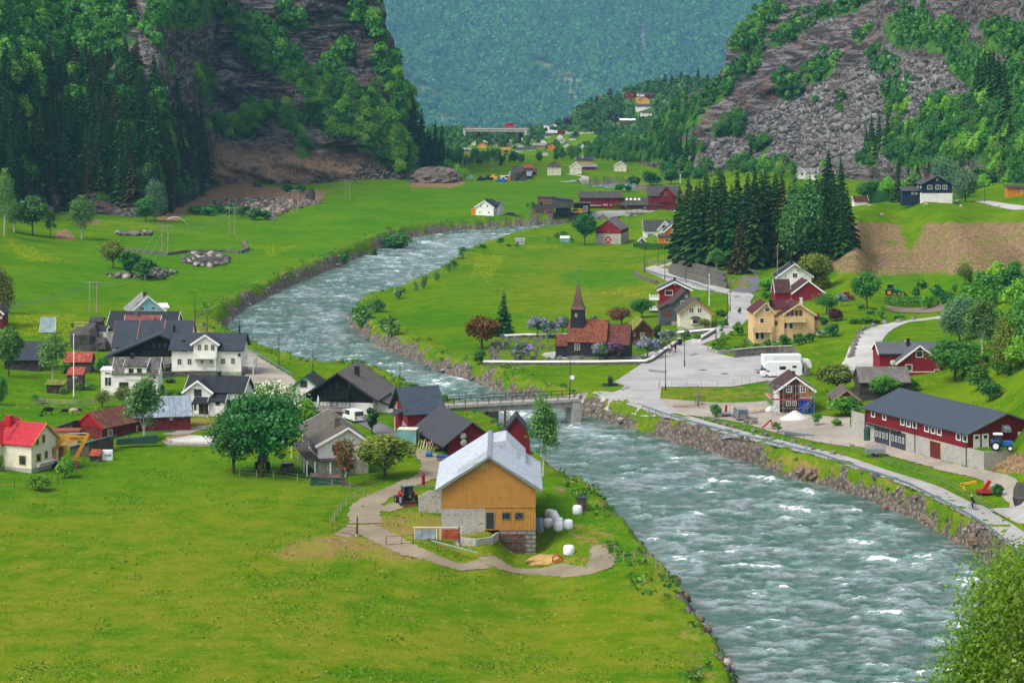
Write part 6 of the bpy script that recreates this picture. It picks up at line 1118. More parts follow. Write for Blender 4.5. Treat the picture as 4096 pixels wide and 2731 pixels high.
r.vol(r.w*.75,3.2,2.6,4.6,0,r.Hh*1.12,1.0,'x','w_white','r_black',wname='wing_wall',rname='wing_roof',oh=.4,og=.3);m=MB();m.box(-2,0,.5,3,-1,2.2);m.build('lean_to','w_orange',r.e)
def modern():
 r=Root('house','modern dark timber house of flat-roofed boxes with a corner terrace','house','l',1128,1190,1310,-3);W=r.w;s=r.vol(0,0,W,7,0,r.H(1142),.1,'flat','w_modern_light','r_felt',trim=None,wname='lower_wall',rname='terrace',oh=.15);s.w_('f','l',1160,1152,1228,1182,bars=(2,0),frame='dark_trim');s.w_('f','l',1255,1160,1300,1180,bars=(1,0),frame='dark_trim')
 q=r.vol(-.1,-.1,W+.2,.15,r.H(1142),r.H(1113)-r.H(1142),.05,'flat','w_modern','dark_trim',trim=None,wname='parapet',rname='parapet_cap',oh=.02,deep=0);u=r.vol(W*.25,2,W*.8,5,r.H(1142),r.H(1048,2)-r.H(1142),.2,'flat','w_modern_light','r_felt',trim=None,wname='upper_wall',rname='upper_roof',oh=.3,deep=0);u.w_('f','l',1196,1085,1222,1112,bars=(0,0),frame='dark_trim')
 k=r.vol(W*.95,.5,W*.95,7,2.2,r.H(1052,.5)-2.2,-.8,'shedx','w_modern','r_felt',trim=None,wname='wing_wall',rname='wing_roof',oh=.1,deep=0);k.w_('f','l',1378,1090,1388,1125,bars=(0,0),frame='steel')
 m=MB();m.box(W*1.1,W*1.8,2.5,6,-.5,2.2);m.build('carport_wall','black_plastic',r.e);r.chim(W*1.0,1.5,4,r.H(1035,1.5),.35,'chimney_black')
modern()
simple('garage','black flat-roofed garage with tall glass doors beside the modern timber house','garage','l',1487,1178,1625,0,1100,1096,6,'flat','w_black','r_felt',trim=None,R=.1,wins=[('f',1570,1120,1584,1172,(0,0)),('f',1592,1118,1606,1168,(0,0))])
simple('hall','long dark red hall with a black roof, left of the other red halls','building','l',1537,1140,1885,-3,1048,998,9,'x','w_red','r_greytile',trim='red_board',oh=.6,og=.6,wins=[('f',1737,1106,1775,1116,(3,0)),('f',1800,1106,1812,1116,(0,0))])
simple('shed','tiny red shed with a pale slate roof in front of the long red hall','shed','l',1622,1142,1715,0,1118,1090,4,'x','w_red','r_paleslate',trim=None)
r=simple('hall','low dark red hall with four roof windows in the middle of the red halls','building','l',1890,1150,2250,-4,1108,1050,10,'x','w_red','r_greytile',trim='red_board',oh=.9,og=.4,wins=[('f',1925,1118,1940,1135,(1,1)),('f',2080,1116,2110,1140,(2,0)),('f',2160,1118,2190,1135,(2,0))])
kk=r.R/5;M('panel_pale','d0cba8',.4)
for i in range(4):m=MB();x=1.6+i*1.5;m.add([(x,2.6,r.Hh+2.6*kk+.3),(x+.9,2.6,r.Hh+2.6*kk+.3),(x+.9,4.2,r.Hh+4.2*kk+.3),(x,4.2,r.Hh+4.2*kk+.3)],[(0,1,2,3)]);m.build('roof_window','panel_pale',r.e)
r=simple('hall','tall dark red hall with a cross gable beside the flagpole, right of the red halls','building','h',1822,655,2088,-3,532,447,9,'x','w_red','r_greytile',trim='red_board',oh=.6,og=.5,wins=[('f',2073,562,2106,600,(2,1)),('r',2140,560,2160,600,(2,1))],fr='ochre_trim')if M('panel_pale','d0cba8',.4)else 0
r.vol(r.w*.4,-.5,r.w*.45,5,r.Hh*.5,r.Hh*.62,r.R*.75,'y','w_red','r_greytile',wname='gable_wall',rname='gable_roof',trim='red_board',deep=0).w_('f','h',1968,500,1992,532,bars=(1,1),frame='ochre_trim')
r=simple('barn','red plank barn on a pale stone storey with a white-crossed red door','barn','h',1337,978,1570,-14,842,762,12,'y','w_oldred2','r_weathered',trim=None,oh=.3,og=.25,base_mat='concrete_plain',base_h=3.2,deep=1.2)if M('w_oldred2','7c161a',.85,'planks',.2,wear='8a4a48',var=.3)else 0
O,U,Nn=r.v.face('f');a=r.v.pxuz('f','h',1422,970);b=r.v.pxuz('f','h',1486,908);dd=door(r.e,(O+Vector((0,-.06,0)),U,Nn),a[0],b[0],a[1],b[1],mat='red_paint',handle=False);m=MB();m.bar((a[0],-.14,a[1]),(b[0],-.14,b[1]),.05,.12);m.bar((a[0],-.16,b[1]),(b[0],-.16,a[1]),.05,.12);m.build('cross_board','white_trim',dd)
r=simple('house','beige house with a grey roof and cross gable behind the orange house','house','h',1785,925,2110,0,852,762,8,'x','w_white','r_greytile',wins=[('f',1812,882,1872,918,(2,1)),('f',1922,882,1970,910,(2,1))],chims=[(.62,.4,.4,.5,'chimney_grey')])
r.vol(r.w*.38,-1.2,r.w*.42,5,0,r.H(845,-1.2),r.H(772,-1.2,r.w*.6)-r.H(845,-1.2),'y','w_white','r_greytile',wname='gable_wall',rname='gable_roof').w_('f','h',1952,810,2016,836,bars=(3,0),frame='dark_trim')
r=simple('house','bright orange house with white trim at the edge of the spruce grove','house','h',1917,1003,2125,0,912,893,6,'x','w_orange','r_greytile',found='white_trim',fh=.6,wins=[('f',1976,925,2008,962,(0,0)),('f',2050,930,2110,972,(1,0))])
r.vol(r.w*.3,3,r.w*.8,6,0,r.H(862,3),2.2,'y','w_orange','r_greytile',wname='upper_wall',rname='upper_roof').w_('f','h',2040,845,2090,880,bars=(1,0))
simple('playhouse','tiny white-trimmed grey playhouse in the garden of the orange house','playhouse','h',1733,982,1792,0,950,922,2.2,'y','w_grey','r_greytile',oh=.3,wins=[('f',1745,955,1760,972,(1,0))])
simple('greenhouse','small greenhouse with white frames at the tip of the riverside garden','greenhouse','h',600,985,685,0,945,928,2.5,'x','dusty_glass','dusty_glass',oh=.02,og=.02,wins=[('f',606,950,640,978,(2,0)),('f',648,950,680,978,(2,0))])
simple('greenhouse','pale green greenhouse with a white roof between garden bushes','greenhouse','h',1015,962,1096,0,928,910,2.5,'x','teal_paint','white_trim',oh=.05,og=.05)
simple('house','cream hip-roofed house with six front windows and a low annex','house','l',1262,860,1378,0,785,755,7,'hip','w_cream','r_greytile',trim=None,R=2.2,wins=[('f',1272,790,1282,806,(1,0)),('f',1302,790,1314,806,(1,0)),('f',1345,790,1357,806,(1,0)),('f',1272,828,1282,842,(1,0)),('f',1302,828,1314,842,(1,0)),('f',1345,828,1357,842,(1,0))])
simple('house','pale house wrapped in scaffolding beside the field lane','house','l',1452,848,1552,-4,786,750,7,'y','w_cream','r_paleslate',wins=[('f',1485,795,1497,812,(1,0)),('f',1520,795,1532,812,(1,0)),('f',1485,825,1497,838,(1,0))])
simple('shed','long low red shed with a pale roof beside the scaffolded house','shed','l',1558,813,1680,0,786,762,6,'x','w_red','r_paleslate',trim=None)
simple('house','white gabled house alone at the right end of the far meadow','house','l',1832,823,1936,-6,778,740,7,'y','w_cream','r_greytile',wins=[('f',1855,795,1866,810,(1,0)),('f',1890,795,1902,810,(1,0)),('f',1875,762,1884,775,(0,0))],chims=[(.5,.5,.5,.5,'chimney_brick')])
simple('house','yellow house with a dark blue roof and white chimney behind the red shed','house','l',1512,765,1655,0,728,702,7,'x','w_yellow','r_charcoal',chims=[(.35,.3,.6,.8,'chimney_white')],wins=[('f',1590,735,1605,750,(1,0)),('f',1625,735,1640,750,(1,0))])
simple('house','dark red house with a red roof at the wood edge of the far meadow','house','l',1042,830,1135,0,795,770,6,'x','w_red','r_rustred',trim=None)
simple('shed','low dark red shed in front of the dark red meadow house','shed','l',1040,862,1168,0,830,806,5,'x','w_darkred','r_brown',trim=None)
simple('shed','black shed with a bluish roof behind the huge boulder','shed','l',930,888,1118,-8,862,828,8,'x','w_black','r_tinblue',trim='dark_trim')
VILL=[('yellow house, leftmost gable of the wooded village',663,622,738,598,578,'y','w_yellow','r_brown'),('brown gabled house next to the yellow village house',742,606,785,592,572,'y','w_darkred','r_greytile'),('cream house with a grey roof half sunk in village trees',800,608,850,592,576,'x','w_cream','r_greytile'),('long pale yellow village house with a grey roof',858,642,948,606,586,'x','w_yellow','r_greytile'),('white village house with a pale grey gable roof',965,645,1062,612,592,'y','w_cream','r_paleslate'),('orange-sided village house with a grey roof, left one of two',1135,622,1240,604,584,'x','w_orange','r_paleslate'),('deep orange gabled house on the right of the village',1262,645,1328,606,584,'y','w_orange','r_brown'),('low red village shed with a grey roof',530,655,618,640,622,'x','w_red','r_paleslate'),('dark small gabled shed below the long yellow village house',888,690,926,662,645,'y','w_darkred','r_greytile'),('white narrow house beside the village spruces',1543,655,1576,610,582,'y','w_white','r_charcoal'),('red small building behind village birches',1398,690,1432,665,645,'x','w_red','r_paleslate'),('grey-roofed house in front of the orange village houses',1075,650,1165,632,615,'x','w_cream','r_greytile')]
for lb,x0,yb,x1,ye,yr,rd,wm,rm in VILL:simple('house',lb,'house','l',x0,yb,x1,0,ye,yr,9,rd,wm,rm,trim=None,oh=.5,wins=[('f',x0+(x1-x0)*u,ye+3,x0+(x1-x0)*(u+.13),ye+13,(0,0))for u in(.15,.65)])
HILL=[('white house with balconies, left end of the roadside row',1230,482,1275,425,416,'x','w_white','r_greytile'),('white gabled house with a dark roof in the roadside row',1275,486,1355,440,416,'y','w_white','r_charcoal'),('red house with a dark roof in the roadside row',1348,490,1428,460,440,'x','w_red','r_greytile'),('white house behind the end of the roadside red house',1418,502,1480,472,456,'x','w_white','r_charcoal'),('cream twin house at the right end of the roadside row',1522,506,1655,478,460,'x','w_cream','r_greytile')]
for lb,x0,yb,x1,ye,yr,rd,wm,rm in HILL:simple('house',lb,'house','l',x0,yb,x1,0,ye,yr,9,rd,wm,rm,trim=None,oh=.5,wins=[('f',x0+(x1-x0)*u,ye+5,x0+(x1-x0)*(u+.12),ye+14,(0,0))for u in(.1,.42,.75)])
VILL2=[('',x,y,x+w*1.7,y-20,y-40,r,wm,rm)for x,y,w,r,wm,rm in[(610,600,34,'y','w_cream','r_greytile'),(700,570,30,'x','w_white','r_greytile'),(800,560,34,'y','w_white','r_paleslate'),(905,566,36,'x','w_cream','r_charcoal'),(1010,560,30,'y','w_white','r_greytile'),(1110,560,34,'x','w_cream','r_brown'),(1190,590,36,'y','w_white','r_greytile'),(1350,585,34,'x','w_white','r_paleslate'),(1400,620,36,'y','w_cream','r_charcoal'),(1450,560,32,'x','w_white','r_greytile'),(1340,545,30,'y','w_white','r_greytile'),(1240,540,30,'x','w_cream','r_greytile'),(990,660,40,'x','w_white','r_greytile'),(1200,690,40,'y','w_cream','r_greytile')]]
for lb,x0,yb,x1,ye,yr,rd,wm,rm in VILL2:simple('house','small pale house standing among the trees of the far village','house','l',x0,yb,x1,0,ye,yr,8,rd,wm,rm,trim=None,oh=.5,group='small pale houses of the far village',wins=[('f',x0+(x1-x0)*u,ye+2,x0+(x1-x0)*(u+.15),ye+8,(0,0))for u in(.15,.6)])
HILL2=[('red chalet with a brown roof, highest on the far hill',1918,188,2012,165,140,'y','w_red','r_brown'),('white-walled house with a grey roof on the far hill',2032,182,2098,160,147,'x','w_white','r_greytile'),('brown house with a dark roof right of the far hill row',2096,186,2170,166,150,'x','w_darkred','r_greytile'),('low yellow house on the far hill',2022,210,2072,192,180,'y','w_yellow','r_greytile'),('yellow gabled house with a white balcony on the far hill',2048,240,2138,215,186,'y','w_yellow','r_greytile'),('long white bungalow with a grey roof on the far hill',2015,285,2150,268,250,'x','w_white','r_greytile'),('white bungalow below the long far hill bungalow',2062,342,2155,324,310,'x','w_white','r_greytile'),('black house with a white base above the flat-roofed hall',1806,378,1898,358,338,'y','w_black','r_charcoal'),('grey hall with a white flat roof low on the far hill',1882,408,2012,388,374,'x','w_modern','white_trim'),('dark boxy house at the bend of the far hill road',1402,388,1462,368,350,'x','w_black','r_charcoal'),('small dark tower-like hut in the far hillside wood',1672,210,1704,182,172,'x','w_darkred','r_greytile'),('dark hut on the far hillside crag',1778,150,1820,132,116,'y','w_black','r_charcoal')]
for lb,x0,yb,x1,ye,yr,rd,wm,rm in HILL2:
 sx,sy=S('l',x0,yb);dd=float(DM(np.array([sx]),np.array([sy]))[0])-12;simple('house',lb,'house','l',x0,yb,x1,0,ye,yr,9,rd,wm,rm,trim=None,oh=.5,deep=6,p=at_depth(sx,sy,dd),wins=[('f',x0+(x1-x0)*u,ye+3,x0+(x1-x0)*(u+.12),ye+10,(0,0))for u in(.15,.65)])
r=simple('house','two-storey house, navy boards over white walls, beside the long hedge','house','m',1418,716,1690,2,548,475,8.8,'y','w_navy','r_greytile',trim='w_navy',oh=.4,og=.5,base_mat='w_render',base_h=0,wins=[('f',1464,553,1508,592,(1,0)),('f',1540,553,1584,592,(1,0)),('f',1603,553,1645,592,(1,0)),('f',1466,640,1503,674,(1,0)),('f',1603,640,1640,674,(1,0)),('f',1548,494,1563,514,(0,0)),('l',1376,540,1384,575,(0,0)),('l',1400,545,1409,580,(0,0))],chims=[(.3,.6,1.0,.8,'chimney_brick')])
m=MB();m.box(-.1,r.w+.1,-.1,8.9,-2,r.H(628));m.build('lower_wall','w_render',r.e);w=r.vol(-5.2,3,5.2,4,0,r.H(608,3),r.H(580,4)-r.H(608,3),'shed','w_navy','r_greytile',trim=None,wname='annex_wall',rname='annex_roof');w.w_('f','m',1318,618,1338,638,bars=(1,0));w.w_('f','m',1352,618,1372,638,bars=(1,0))
r=simple('house','white house with a pale roof at the foot of the boulder scree','house','m',275,495,345,0,438,400,7,'y','w_white','r_paleslate',wins=[('f',300,435,325,465,(1,0))]);r.vol(r.w,.5,5,6,0,r.Hh,r.R*.9,'x','w_white','r_paleslate',wname='wing_wall',rname='wing_roof')
simple('house','small white house behind the railway line, right of the tall dark spruces','house','m',852,470,982,0,432,405,7,'x','w_white','r_greytile',wins=[('f',925,438,942,455,(1,0))])
simple('house','white gable with a purple roof peeping over the plateau meadow edge','house','m',795,745,915,0,700,658,6,'x','w_white','r_wine')
simple('hut','orange flat-roofed hut beside the railway at the right picture edge','hut','m',2207,668,2360,0,580,562,5,'shed','w_orange','r_felt',trim=None,R=.4,wins=[('f',2325,600,2342,628,(0,0))])
def TR(key,c,x,yb,yt,w,name='tree',label='',cat='tree',group=None,d=None,mat=None,z=None):
 sx,sy=S(c,x,yb);p=at_depth(sx,sy,d)if d else hit(sx,sy);k=CR[c][2];sc=F/p.y
 if d:p.z=min(p.z,max(tz(p.x,p.y),p.z-3))
 h=max(.3,(yb-yt)*k/sc);cm,tm,ph,pr=PROTO[key];wf=(w*k/sc)/(2*pr*h/ph)/1.05
 return tree(key,p,h,name,label,cat,group,w=max(.45,min(wf,2.4)),mat=mat)
ONE=[('big_maple','b',800,1392,635,640,'big dark green maple in the near field beside the grey-roofed house'),('big_maple','b',540,1362,790,470,'lower left maple of the pair in the near field'),('white_bloom','b',930,1010,480,430,'tree covered in white blossom behind the big maples'),('broad1','b',1190,930,680,240,'fresh green tree between the white-blossomed tree and the grey-roofed house'),('round_tree','b',1930,1400,1010,500,'wide olive green tree beside the farm track and grey-roofed house','leaf_olive'),('thuja','b',1808,1002,710,95,'slim dark columnar conifer beside the white van'),('red_hawthorn','b',1540,1482,1045,230,'small tree with red blossom before the grey-roofed white house'),('birch','n',1760,1055,150,310,'tall slender white-stemmed birch on the river bank beside the orange barn'),('birch','a',1325,1532,880,330,'tall birch in front of the rust-roofed barn'),('birch','a',485,985,500,250,'birch beside the flagpole in the left gardens'),('round_tree','a',80,935,480,260,'round green tree before the blue tiled shed at the left'),('round_tree','a',-20,340,-60,220,'dark tree cut by the left picture edge above the red house','leaf_deep'),('bush0','a',5,1190,930,140,'green bush cut by the left picture edge below the gardens'),('broad0','a',945,905,755,150,'small green tree between the slate-roofed house and the rusty shed'),('airy','a',945,1220,1045,170,'bare-looking apple tree by the long wooden fence'),('airy','a',1130,1205,1005,190,'crooked apple tree before the slate-roofed house'),('broad0','a',600,905,800,150,'low tree at the corner of the rusty-roofed shed'),('broad4','k',690,705,480,190,'loose green shrub in front of the yellow excavator'),('broad4','k',400,840,672,230,'flat-topped clipped tree on a thin stem at the fence corner'),('bush0','k',-8,640,465,80,'bush at the left edge beside the red-roofed house'),('yew','d',295,1022,698,310,'copper brown yew at the corner of the graveyard'),('spruce1','d',495,907,490,215,'dark pointed spruce behind the graveyard'),('red_hawthorn','d',1575,810,640,235,'red-leaved flowering tree behind the church chancel','leaf_red_bloom'),('round_tree','d',1765,735,558,195,'green tree between the red-leaved tree and the balconies','leaf_deep'),('broad2','d',275,1165,1025,115,'green bush at the outer corner of the graveyard wall'),('thuja','d',1905,975,768,62,'slim dark thuja beside the sod-roofed cabin'),('airy','e',735,842,738,115,'small pale tree in front of the bay window'),('broad4','e',1330,485,368,200,'light green tree left of the tall white house','leaf_fresh'),('round_tree','e',1740,480,150,350,'yellow-green tree behind the tall white house','leaf_olive'),('broad0','e',1800,480,340,170,'smaller tree right of the tall white house','leaf_olive'),('round_tree','e',2225,660,318,240,'round dark green tree alone on the garden lawn'),('airy','e',1850,705,500,240,'loose tree right of the bright red barn','leaf_mid'),('red_bush','e',1935,765,650,150,'dark purple-leaved shrub above the cream house garden'),('round_tree','f',640,862,590,370,'wide dark olive tree left of the old black barn','leaf_olive'),('broad1','f',720,1065,895,290,'dense green bush in front of the small dark red shed','leaf_mid'),('round_tree','f',1070,905,695,250,'tree growing against the old black barn'),('broad0','f',1300,835,715,180,'light green bush at the right end of the old black barn'),('big_maple','f',1720,745,370,430,'big dark spreading tree right of the red wing house','leaf_mid'),('broad0','f',1930,825,585,210,'round tree below the faded red roof on the slope'),('broad2','f',2040,925,730,210,'blue-green bush behind the long farm building'),('birch','f',1970,500,-60,290,'tall birch on the slope above the big spreading tree'),('willow','f',1760,400,-40,340,'silvery green tree at the top of the gravel road'),('willow','f',2230,660,120,330,'dark conifer-like tree on the right slope above the farm building','leaf_olive'),('big_maple','f',2400,560,-20,320,'large green tree cut by the right picture edge on the slope','leaf_mid'),('round_tree','h',1235,988,698,205,'lone dark green tree left of the red barn with the crossed door','leaf_deep'),('broad0','h',1045,905,858,80,'small tree in the far riverside garden'),('airy','h',985,945,870,70,'bare young tree in the far riverside garden'),('broad2','i',1820,1165,1068,140,'dense bush leaning over the left river bank at the far bend'),('round_tree','i',520,1235,1103,112,'round dark tree on the stony knoll in the left meadow','leaf_olive'),('broad2','i',600,1272,1150,110,'dark bush on the stony knoll, middle one'),('broad3','i',665,1285,1185,100,'pale bush at the right end of the stony knoll'),('birch','i',375,1100,888,118,'weeping birch alone in the upper left meadow'),('round_tree','i',150,1082,900,135,'round tree left of the weeping birch','leaf_deep'),('birch','i',65,1065,908,110,'slim birch at the left edge of the upper meadow'),('sapling','i',232,1088,945,55,'thin young tree between the round tree and the weeping birch'),('broad5','i',318,935,808,95,'grey-green tree at the foot of the spruce stand'),('broad4','i',465,978,880,105,'bright green round bush below the spruce stand','leaf_fresh'),('spruce1','i',548,985,732,125,'single full green spruce standing forward of the dark stand'),('willow','i',712,1012,822,95,'pale silvery tree at the right end of the spruce stand'),('broad2','i',668,1018,900,90,'blue-green bush before the pale silvery tree'),('willow','i',535,900,630,80,'pale crown rising among the dark spruces'),('birch','i',20,1085,760,80,'tall tree at the left picture edge under the forest'),('willow','i',-10,1485,1205,140,'large shadowy bush at the left picture edge of the meadow','leaf_olive'),('bush2','q',775,350,185,150,'leafy young shrub between the gate pillar and the silver trailer'),('sapling','q',1500,535,385,120,'thin sapling by the roadside fence near the red arm'),('sapling','q',1950,445,290,140,'green sapling right of the white gravel heap'),('bush0','q',2190,455,362,120,'low green bush in the middle of the farm yard'),('airy','m',1810,1475,1255,170,'thin yellow-green tree below the brown slope'),('broad2','b',2190,585,535,90,'green bush behind the roof of the red boarded house'),('bush1','g',2110,770,650,110,'green bush beside the red and yellow farm implements'),('sapling','n',720,320,190,80,'young tree at the left end of the bridge')]
for o in ONE:TR(*o[:6],name={'spruce1':'spruce_tree','birch':'birch_tree','thuja':'thuja_tree','bush0':'bush','bush1':'bush','bush2':'bush','sapling':'sapling'}.get(o[0],'tree'),label=o[6],cat='bush' if 'bush' in o[6]or 'shrub' in o[6]else 'tree',mat=o[7]if len(o)>7 else None)
GRP=[('lilac','lilac_bush','lilac','lilac bush in pale purple bloom around the old church','lilacs around the church','d',[(800,917,718,172),(920,922,763,152),(1035,884,723,150),(675,1132,958,178),(1375,1127,965,172),(1815,1112,913,212),(2012,987,845,165),(1320,758,720,105)]),('dark_lilac','lilac_bush','lilac','dark purple lilac bush against the chancel wall',None,'d',[(1525,1127,962,152)]),('lilac','lilac_bush','lilac','lilac bush on the lawn right of the red barn',None,'e',[(1985,632,513,88)]),('lilac','lilac_bush','lilac','small lilac at the road corner garden',None,'e',[(1110,990,930,55)]),('bush1','bush','bush','clipped green bush in the hedge row below the cream yellow house','bushes below the cream yellow house','e',[(1350,928,888,92),(1460,982,890,132),(1600,987,878,140),(1700,962,873,92),(1315,1007,933,82),(1205,1042,970,84),(1340,892,838,84),(1430,892,836,92),(1500,887,838,72),(1570,882,828,72),(1650,872,836,92),(1905,912,790,142),(1815,802,728,118)]),('bush0','bush','bush','round garden bush behind the low stone wall at the road corner','bushes of the road corner garden','e',[(890,1012,918,104),(860,1042,988,92),(935,1037,998,62),(1025,1027,985,62),(1085,1012,960,72),(810,1002,952,76),(940,942,898,42),(980,900,858,62),(1035,902,778,104),(900,990,870,60)]),('white_bush','flowering_bush','bush','white-flowered bush among the green hedge bushes','white-flowered bushes below the cream house','e',[(1385,1002,938,84),(1785,917,843,112)]),('pink_bush','flowering_bush','bush','small pink-flowered bush right of the cream yellow house',None,'e',[(1868,830,790,46)]),('magenta_bed','flower_bed','flowers','strip of magenta flowers on the low stone wall',None,'e',[(945,1048,1034,76)]),('magenta_bed','flower_bed','flowers','strip of pale pink flowers along the driveway edge',None,'e',[(1040,1036,1016,110)]),('bush3','bush','bush','green garden bush left of the village road','bushes left of the village road','e',[(900,722,660,124),(910,832,738,96),(860,712,650,80),(885,862,830,42),(560,935,848,98),(660,938,890,104),(1290,560,490,90),(1345,555,500,80),(1050,700,640,40)]),('bush0','bush','bush','low green bush on the garden bank above the gravel road','bushes above the gravel road','f',[(500,205,150,104),(800,215,165,120),(900,218,150,140),(980,215,165,110),(1210,197,128,114),(1040,187,58,92),(850,92,18,84),(930,130,85,90),(600,330,215,130),(470,320,265,110)]),('bush2','bush','bush','bush in the left village gardens','bushes of the left gardens','a',[(325,1152,1093,92),(392,1177,1118,84),(740,1062,985,104),(815,1057,985,92),(580,1092,1020,84),(1480,1082,1000,72),(1560,987,938,134),(670,480,440,60),(600,660,610,70),(1550,1110,1050,90),(1650,1110,1050,100),(440,1500,1440,0.01)]),('broad2','bush','bush','rounded tree on the grassy spit by the far river','rounded trees by the far river','h',[(1690,468,348,132),(1835,452,303,132),(2030,432,283,162),(2290,412,268,114),(1560,497,423,104),(1635,502,438,74),(1900,440,340,80),(2160,400,300,90)]),('sapling','sapling','sapling','young tree on the inner river bank of the meadow','young trees along the inner river bank','h',[(100,1112,985,84),(305,1042,968,84),(460,992,908,74),(35,1202,1110,84),(545,1012,970,64),(610,1007,970,64)]),('bush2','bush','bush','green bush on the inner river bank tip','bushes on the inner river bank tip','i',[(1662,1502,1392,104),(1735,1432,1370,84),(1830,1372,1313,64),(1945,1327,1265,34),(1800,1547,1443,94),(1765,1520,1460,60),(1690,1440,1385,40),(1910,1340,1290,30),(2005,1290,1250,35),(2060,1245,1205,30)]),('sapling','sapling','sapling','small shrub at the end of the red halls','shrubs near the red halls','h',[(1530,668,598,56),(1895,652,588,46),(715,657,588,42),(770,657,578,52),(900,957,918,32),(1127,962,918,44)]),('bush1','bush','bush','bush in the overgrown strip below the rock debris','bushes below the rock debris','i',[(900,985,945,90),(960,990,940,90),(1010,980,940,80),(1060,985,935,90),(1120,1000,945,80),(1170,1010,955,90),(1220,1010,965,70),(980,870,820,70),(940,790,740,50),(1320,885,845,60),(1380,890,850,50),(1585,1217,1163,42),(1715,1192,1138,42)])]
for key,nm,cat,lb,gp,c,L in GRP:
 for x,yb,yt,w in L:
  if w>1:TR(key,c,x,yb,yt,w,nm,lb,cat,gp)
def hedge(name,label,A,B,w,h,mat,group=None):
 rng=np.random.default_rng(3);A,B=np.array(A),np.array(B);L=np.linalg.norm((B-A)[:2]);u=(B-A)/np.linalg.norm(B-A);nn=np.array([-u[1],u[0],0]);n=int(L*(h+w)*42)
 t,s,z=rng.random(n),rng.random(n)-.5,rng.random(n);f=rng.integers(0,3,n);s=np.where(f==0,-.5,np.where(f==1,.5,s));z=np.where(f==2,1,z)
 C=A+u*(t*L)[:,None]+nn*(s*w)[:,None]+np.array([0,0,1])*(z*h)[:,None]+rng.normal(size=(n,3))*.06
 d=rdir(n,rng);a=np.cross(d,rdir(n,rng));a/=np.linalg.norm(a,axis=1)[:,None];b=np.cross(d,a);sz=.14*(.6+.8*rng.random(n))[:,None]
 V=cards(C,a*sz,b*sz*.7).reshape(-1,3);me=leaf_mesh(name,V,rng.random(n),mat);o=bpy.data.objects.new(name,me);COL.objects.link(o);return props(o,label,'hedge',group)
a,b=at('m',930,712),at('m',1385,712);hedge('hedge','long clipped dark green hedge left of the navy and white house',a,b,1.6,3.9,'leaf_deep')
a,b=at('h',1700,1005),at('h',2085,1020);hedge('hedge','low dark hedge below the orange house garden',a,b,1.0,1.0,'leaf_deep')
leaf_mat('leaf_deep2','1f4a22','34702f','5c9648')
R=random.Random(3)
GR=[(2720+34*i,1030+14*math.sin(i*2.3),290+50*math.sin(i*1.7)if i<19 else 240,i%3)for i in range(20)]+[(2735,1035,250,0),(2765,1050,300,0),(2800,1062,330,0),(2830,1040,340,2),(2860,1062,330,0),(2895,1045,350,2),(2925,1060,320,0),(2955,1095,235,3),(2985,1060,340,0),(3015,1070,355,2),(3045,1060,370,0),(3075,1055,350,1),(3105,1060,360,0),(3300,1030,330,0),(3330,1010,300,2),(3365,1010,280,0),(3390,990,240,1),(3270,1040,320,2),(2750,1000,270,1),(2820,1000,300,2),(2880,990,310,0),(2950,990,310,2),(3020,1000,320,0),(3100,1000,310,2),(3180,1000,300,0),(3130,1060,340,3),(3240,1000,300,1),(3310,990,260,0),(2780,975,230,0),(3060,960,270,2)]
for x,yb,hp,t in GR:
 p=hit(x,yb);h=hp/(F/p.y);rust=(x==2955);t=3 if rust else t;tree(f'spruce{t}',p,h,'spruce_tree','rusty brown spruce standing at the front of the grove by the road fork' if rust else 'tall dark spruce in the dense grove beside the road fork','spruce',None if rust else 'spruces of the grove',w=R.uniform(1.15,1.5))
TR('willow','m',330,1300,520,430,'broadleaf_tree','large soft green broadleaf tree on the right side of the spruce grove',mat='leaf_deep2')
TR('round_tree','m',560,1180,640,330,'broadleaf_tree','mid green leafy tree filling the right end of the spruce grove',mat='leaf_deep2');TR('birch','e',840,300,90,150,'birch_tree','light green birch at the foot of the spruce grove above the terraces');TR('broad4','e',520,215,110,110,'tree','dark bushy tree at the left tip of the spruce grove',mat='leaf_deep2')
for key,x,yb,yt,w,d,lb in[('spruce1',560,600,118,250,700,'tallest blue-green spruce standing right of the grove'),('spruce2',670,650,188,130,690,'slim dark spruce against the tallest blue-green spruce'),('spruce1',1195,640,325,150,770,'dark pine left of the navy and white house'),('spruce0',1290,600,295,130,790,'dark pine behind the long hedge, second of the row'),('spruce2',1375,560,265,130,800,'dark pine behind the navy house roof'),('spruce1',1480,520,225,150,810,'dark pine above the chimney of the navy house'),('spruce0',1640,500,160,160,820,'dark pine on the rise behind the navy house'),('spruce2',1765,480,200,110,820,'narrow dark pine rightmost behind the navy house'),('willow',1640,660,285,300,780,'broad silvery tree right behind the navy house'),('willow',1815,690,380,230,745,'brownish larch right of the navy house'),('broad3',1340,640,400,170,775,'grey-green tree left of the navy house roof'),('broad1',1100,560,400,120,800,'tree by the dark rock near the railway'),('broad0',880,600,440,160,850,'green trees below the small white railway house'),('broad2',960,560,420,130,840,'bushy tree right of the small white railway house'),('white_bush',1745,690,635,70,720,'white flowering bush at the corner of the navy house')]:
 TR(key,'m',x,yb,yt,w,'spruce_tree' if 'spruce' in key else 'tree',lb,'tree',d=d)
R=random.Random(21)
for i in range(26):
 x=1850+520*R.random();y=200+430*R.random();TR(R.choice(['broad0','broad1','broad2','broad5','broad3']),'m',x,y+60,y-90-40*R.random(),130+60*R.random(),'tree','green broadleaf tree on the steep slope above the railway at the right','tree','trees above the railway',d=830+(600-y)*.25)
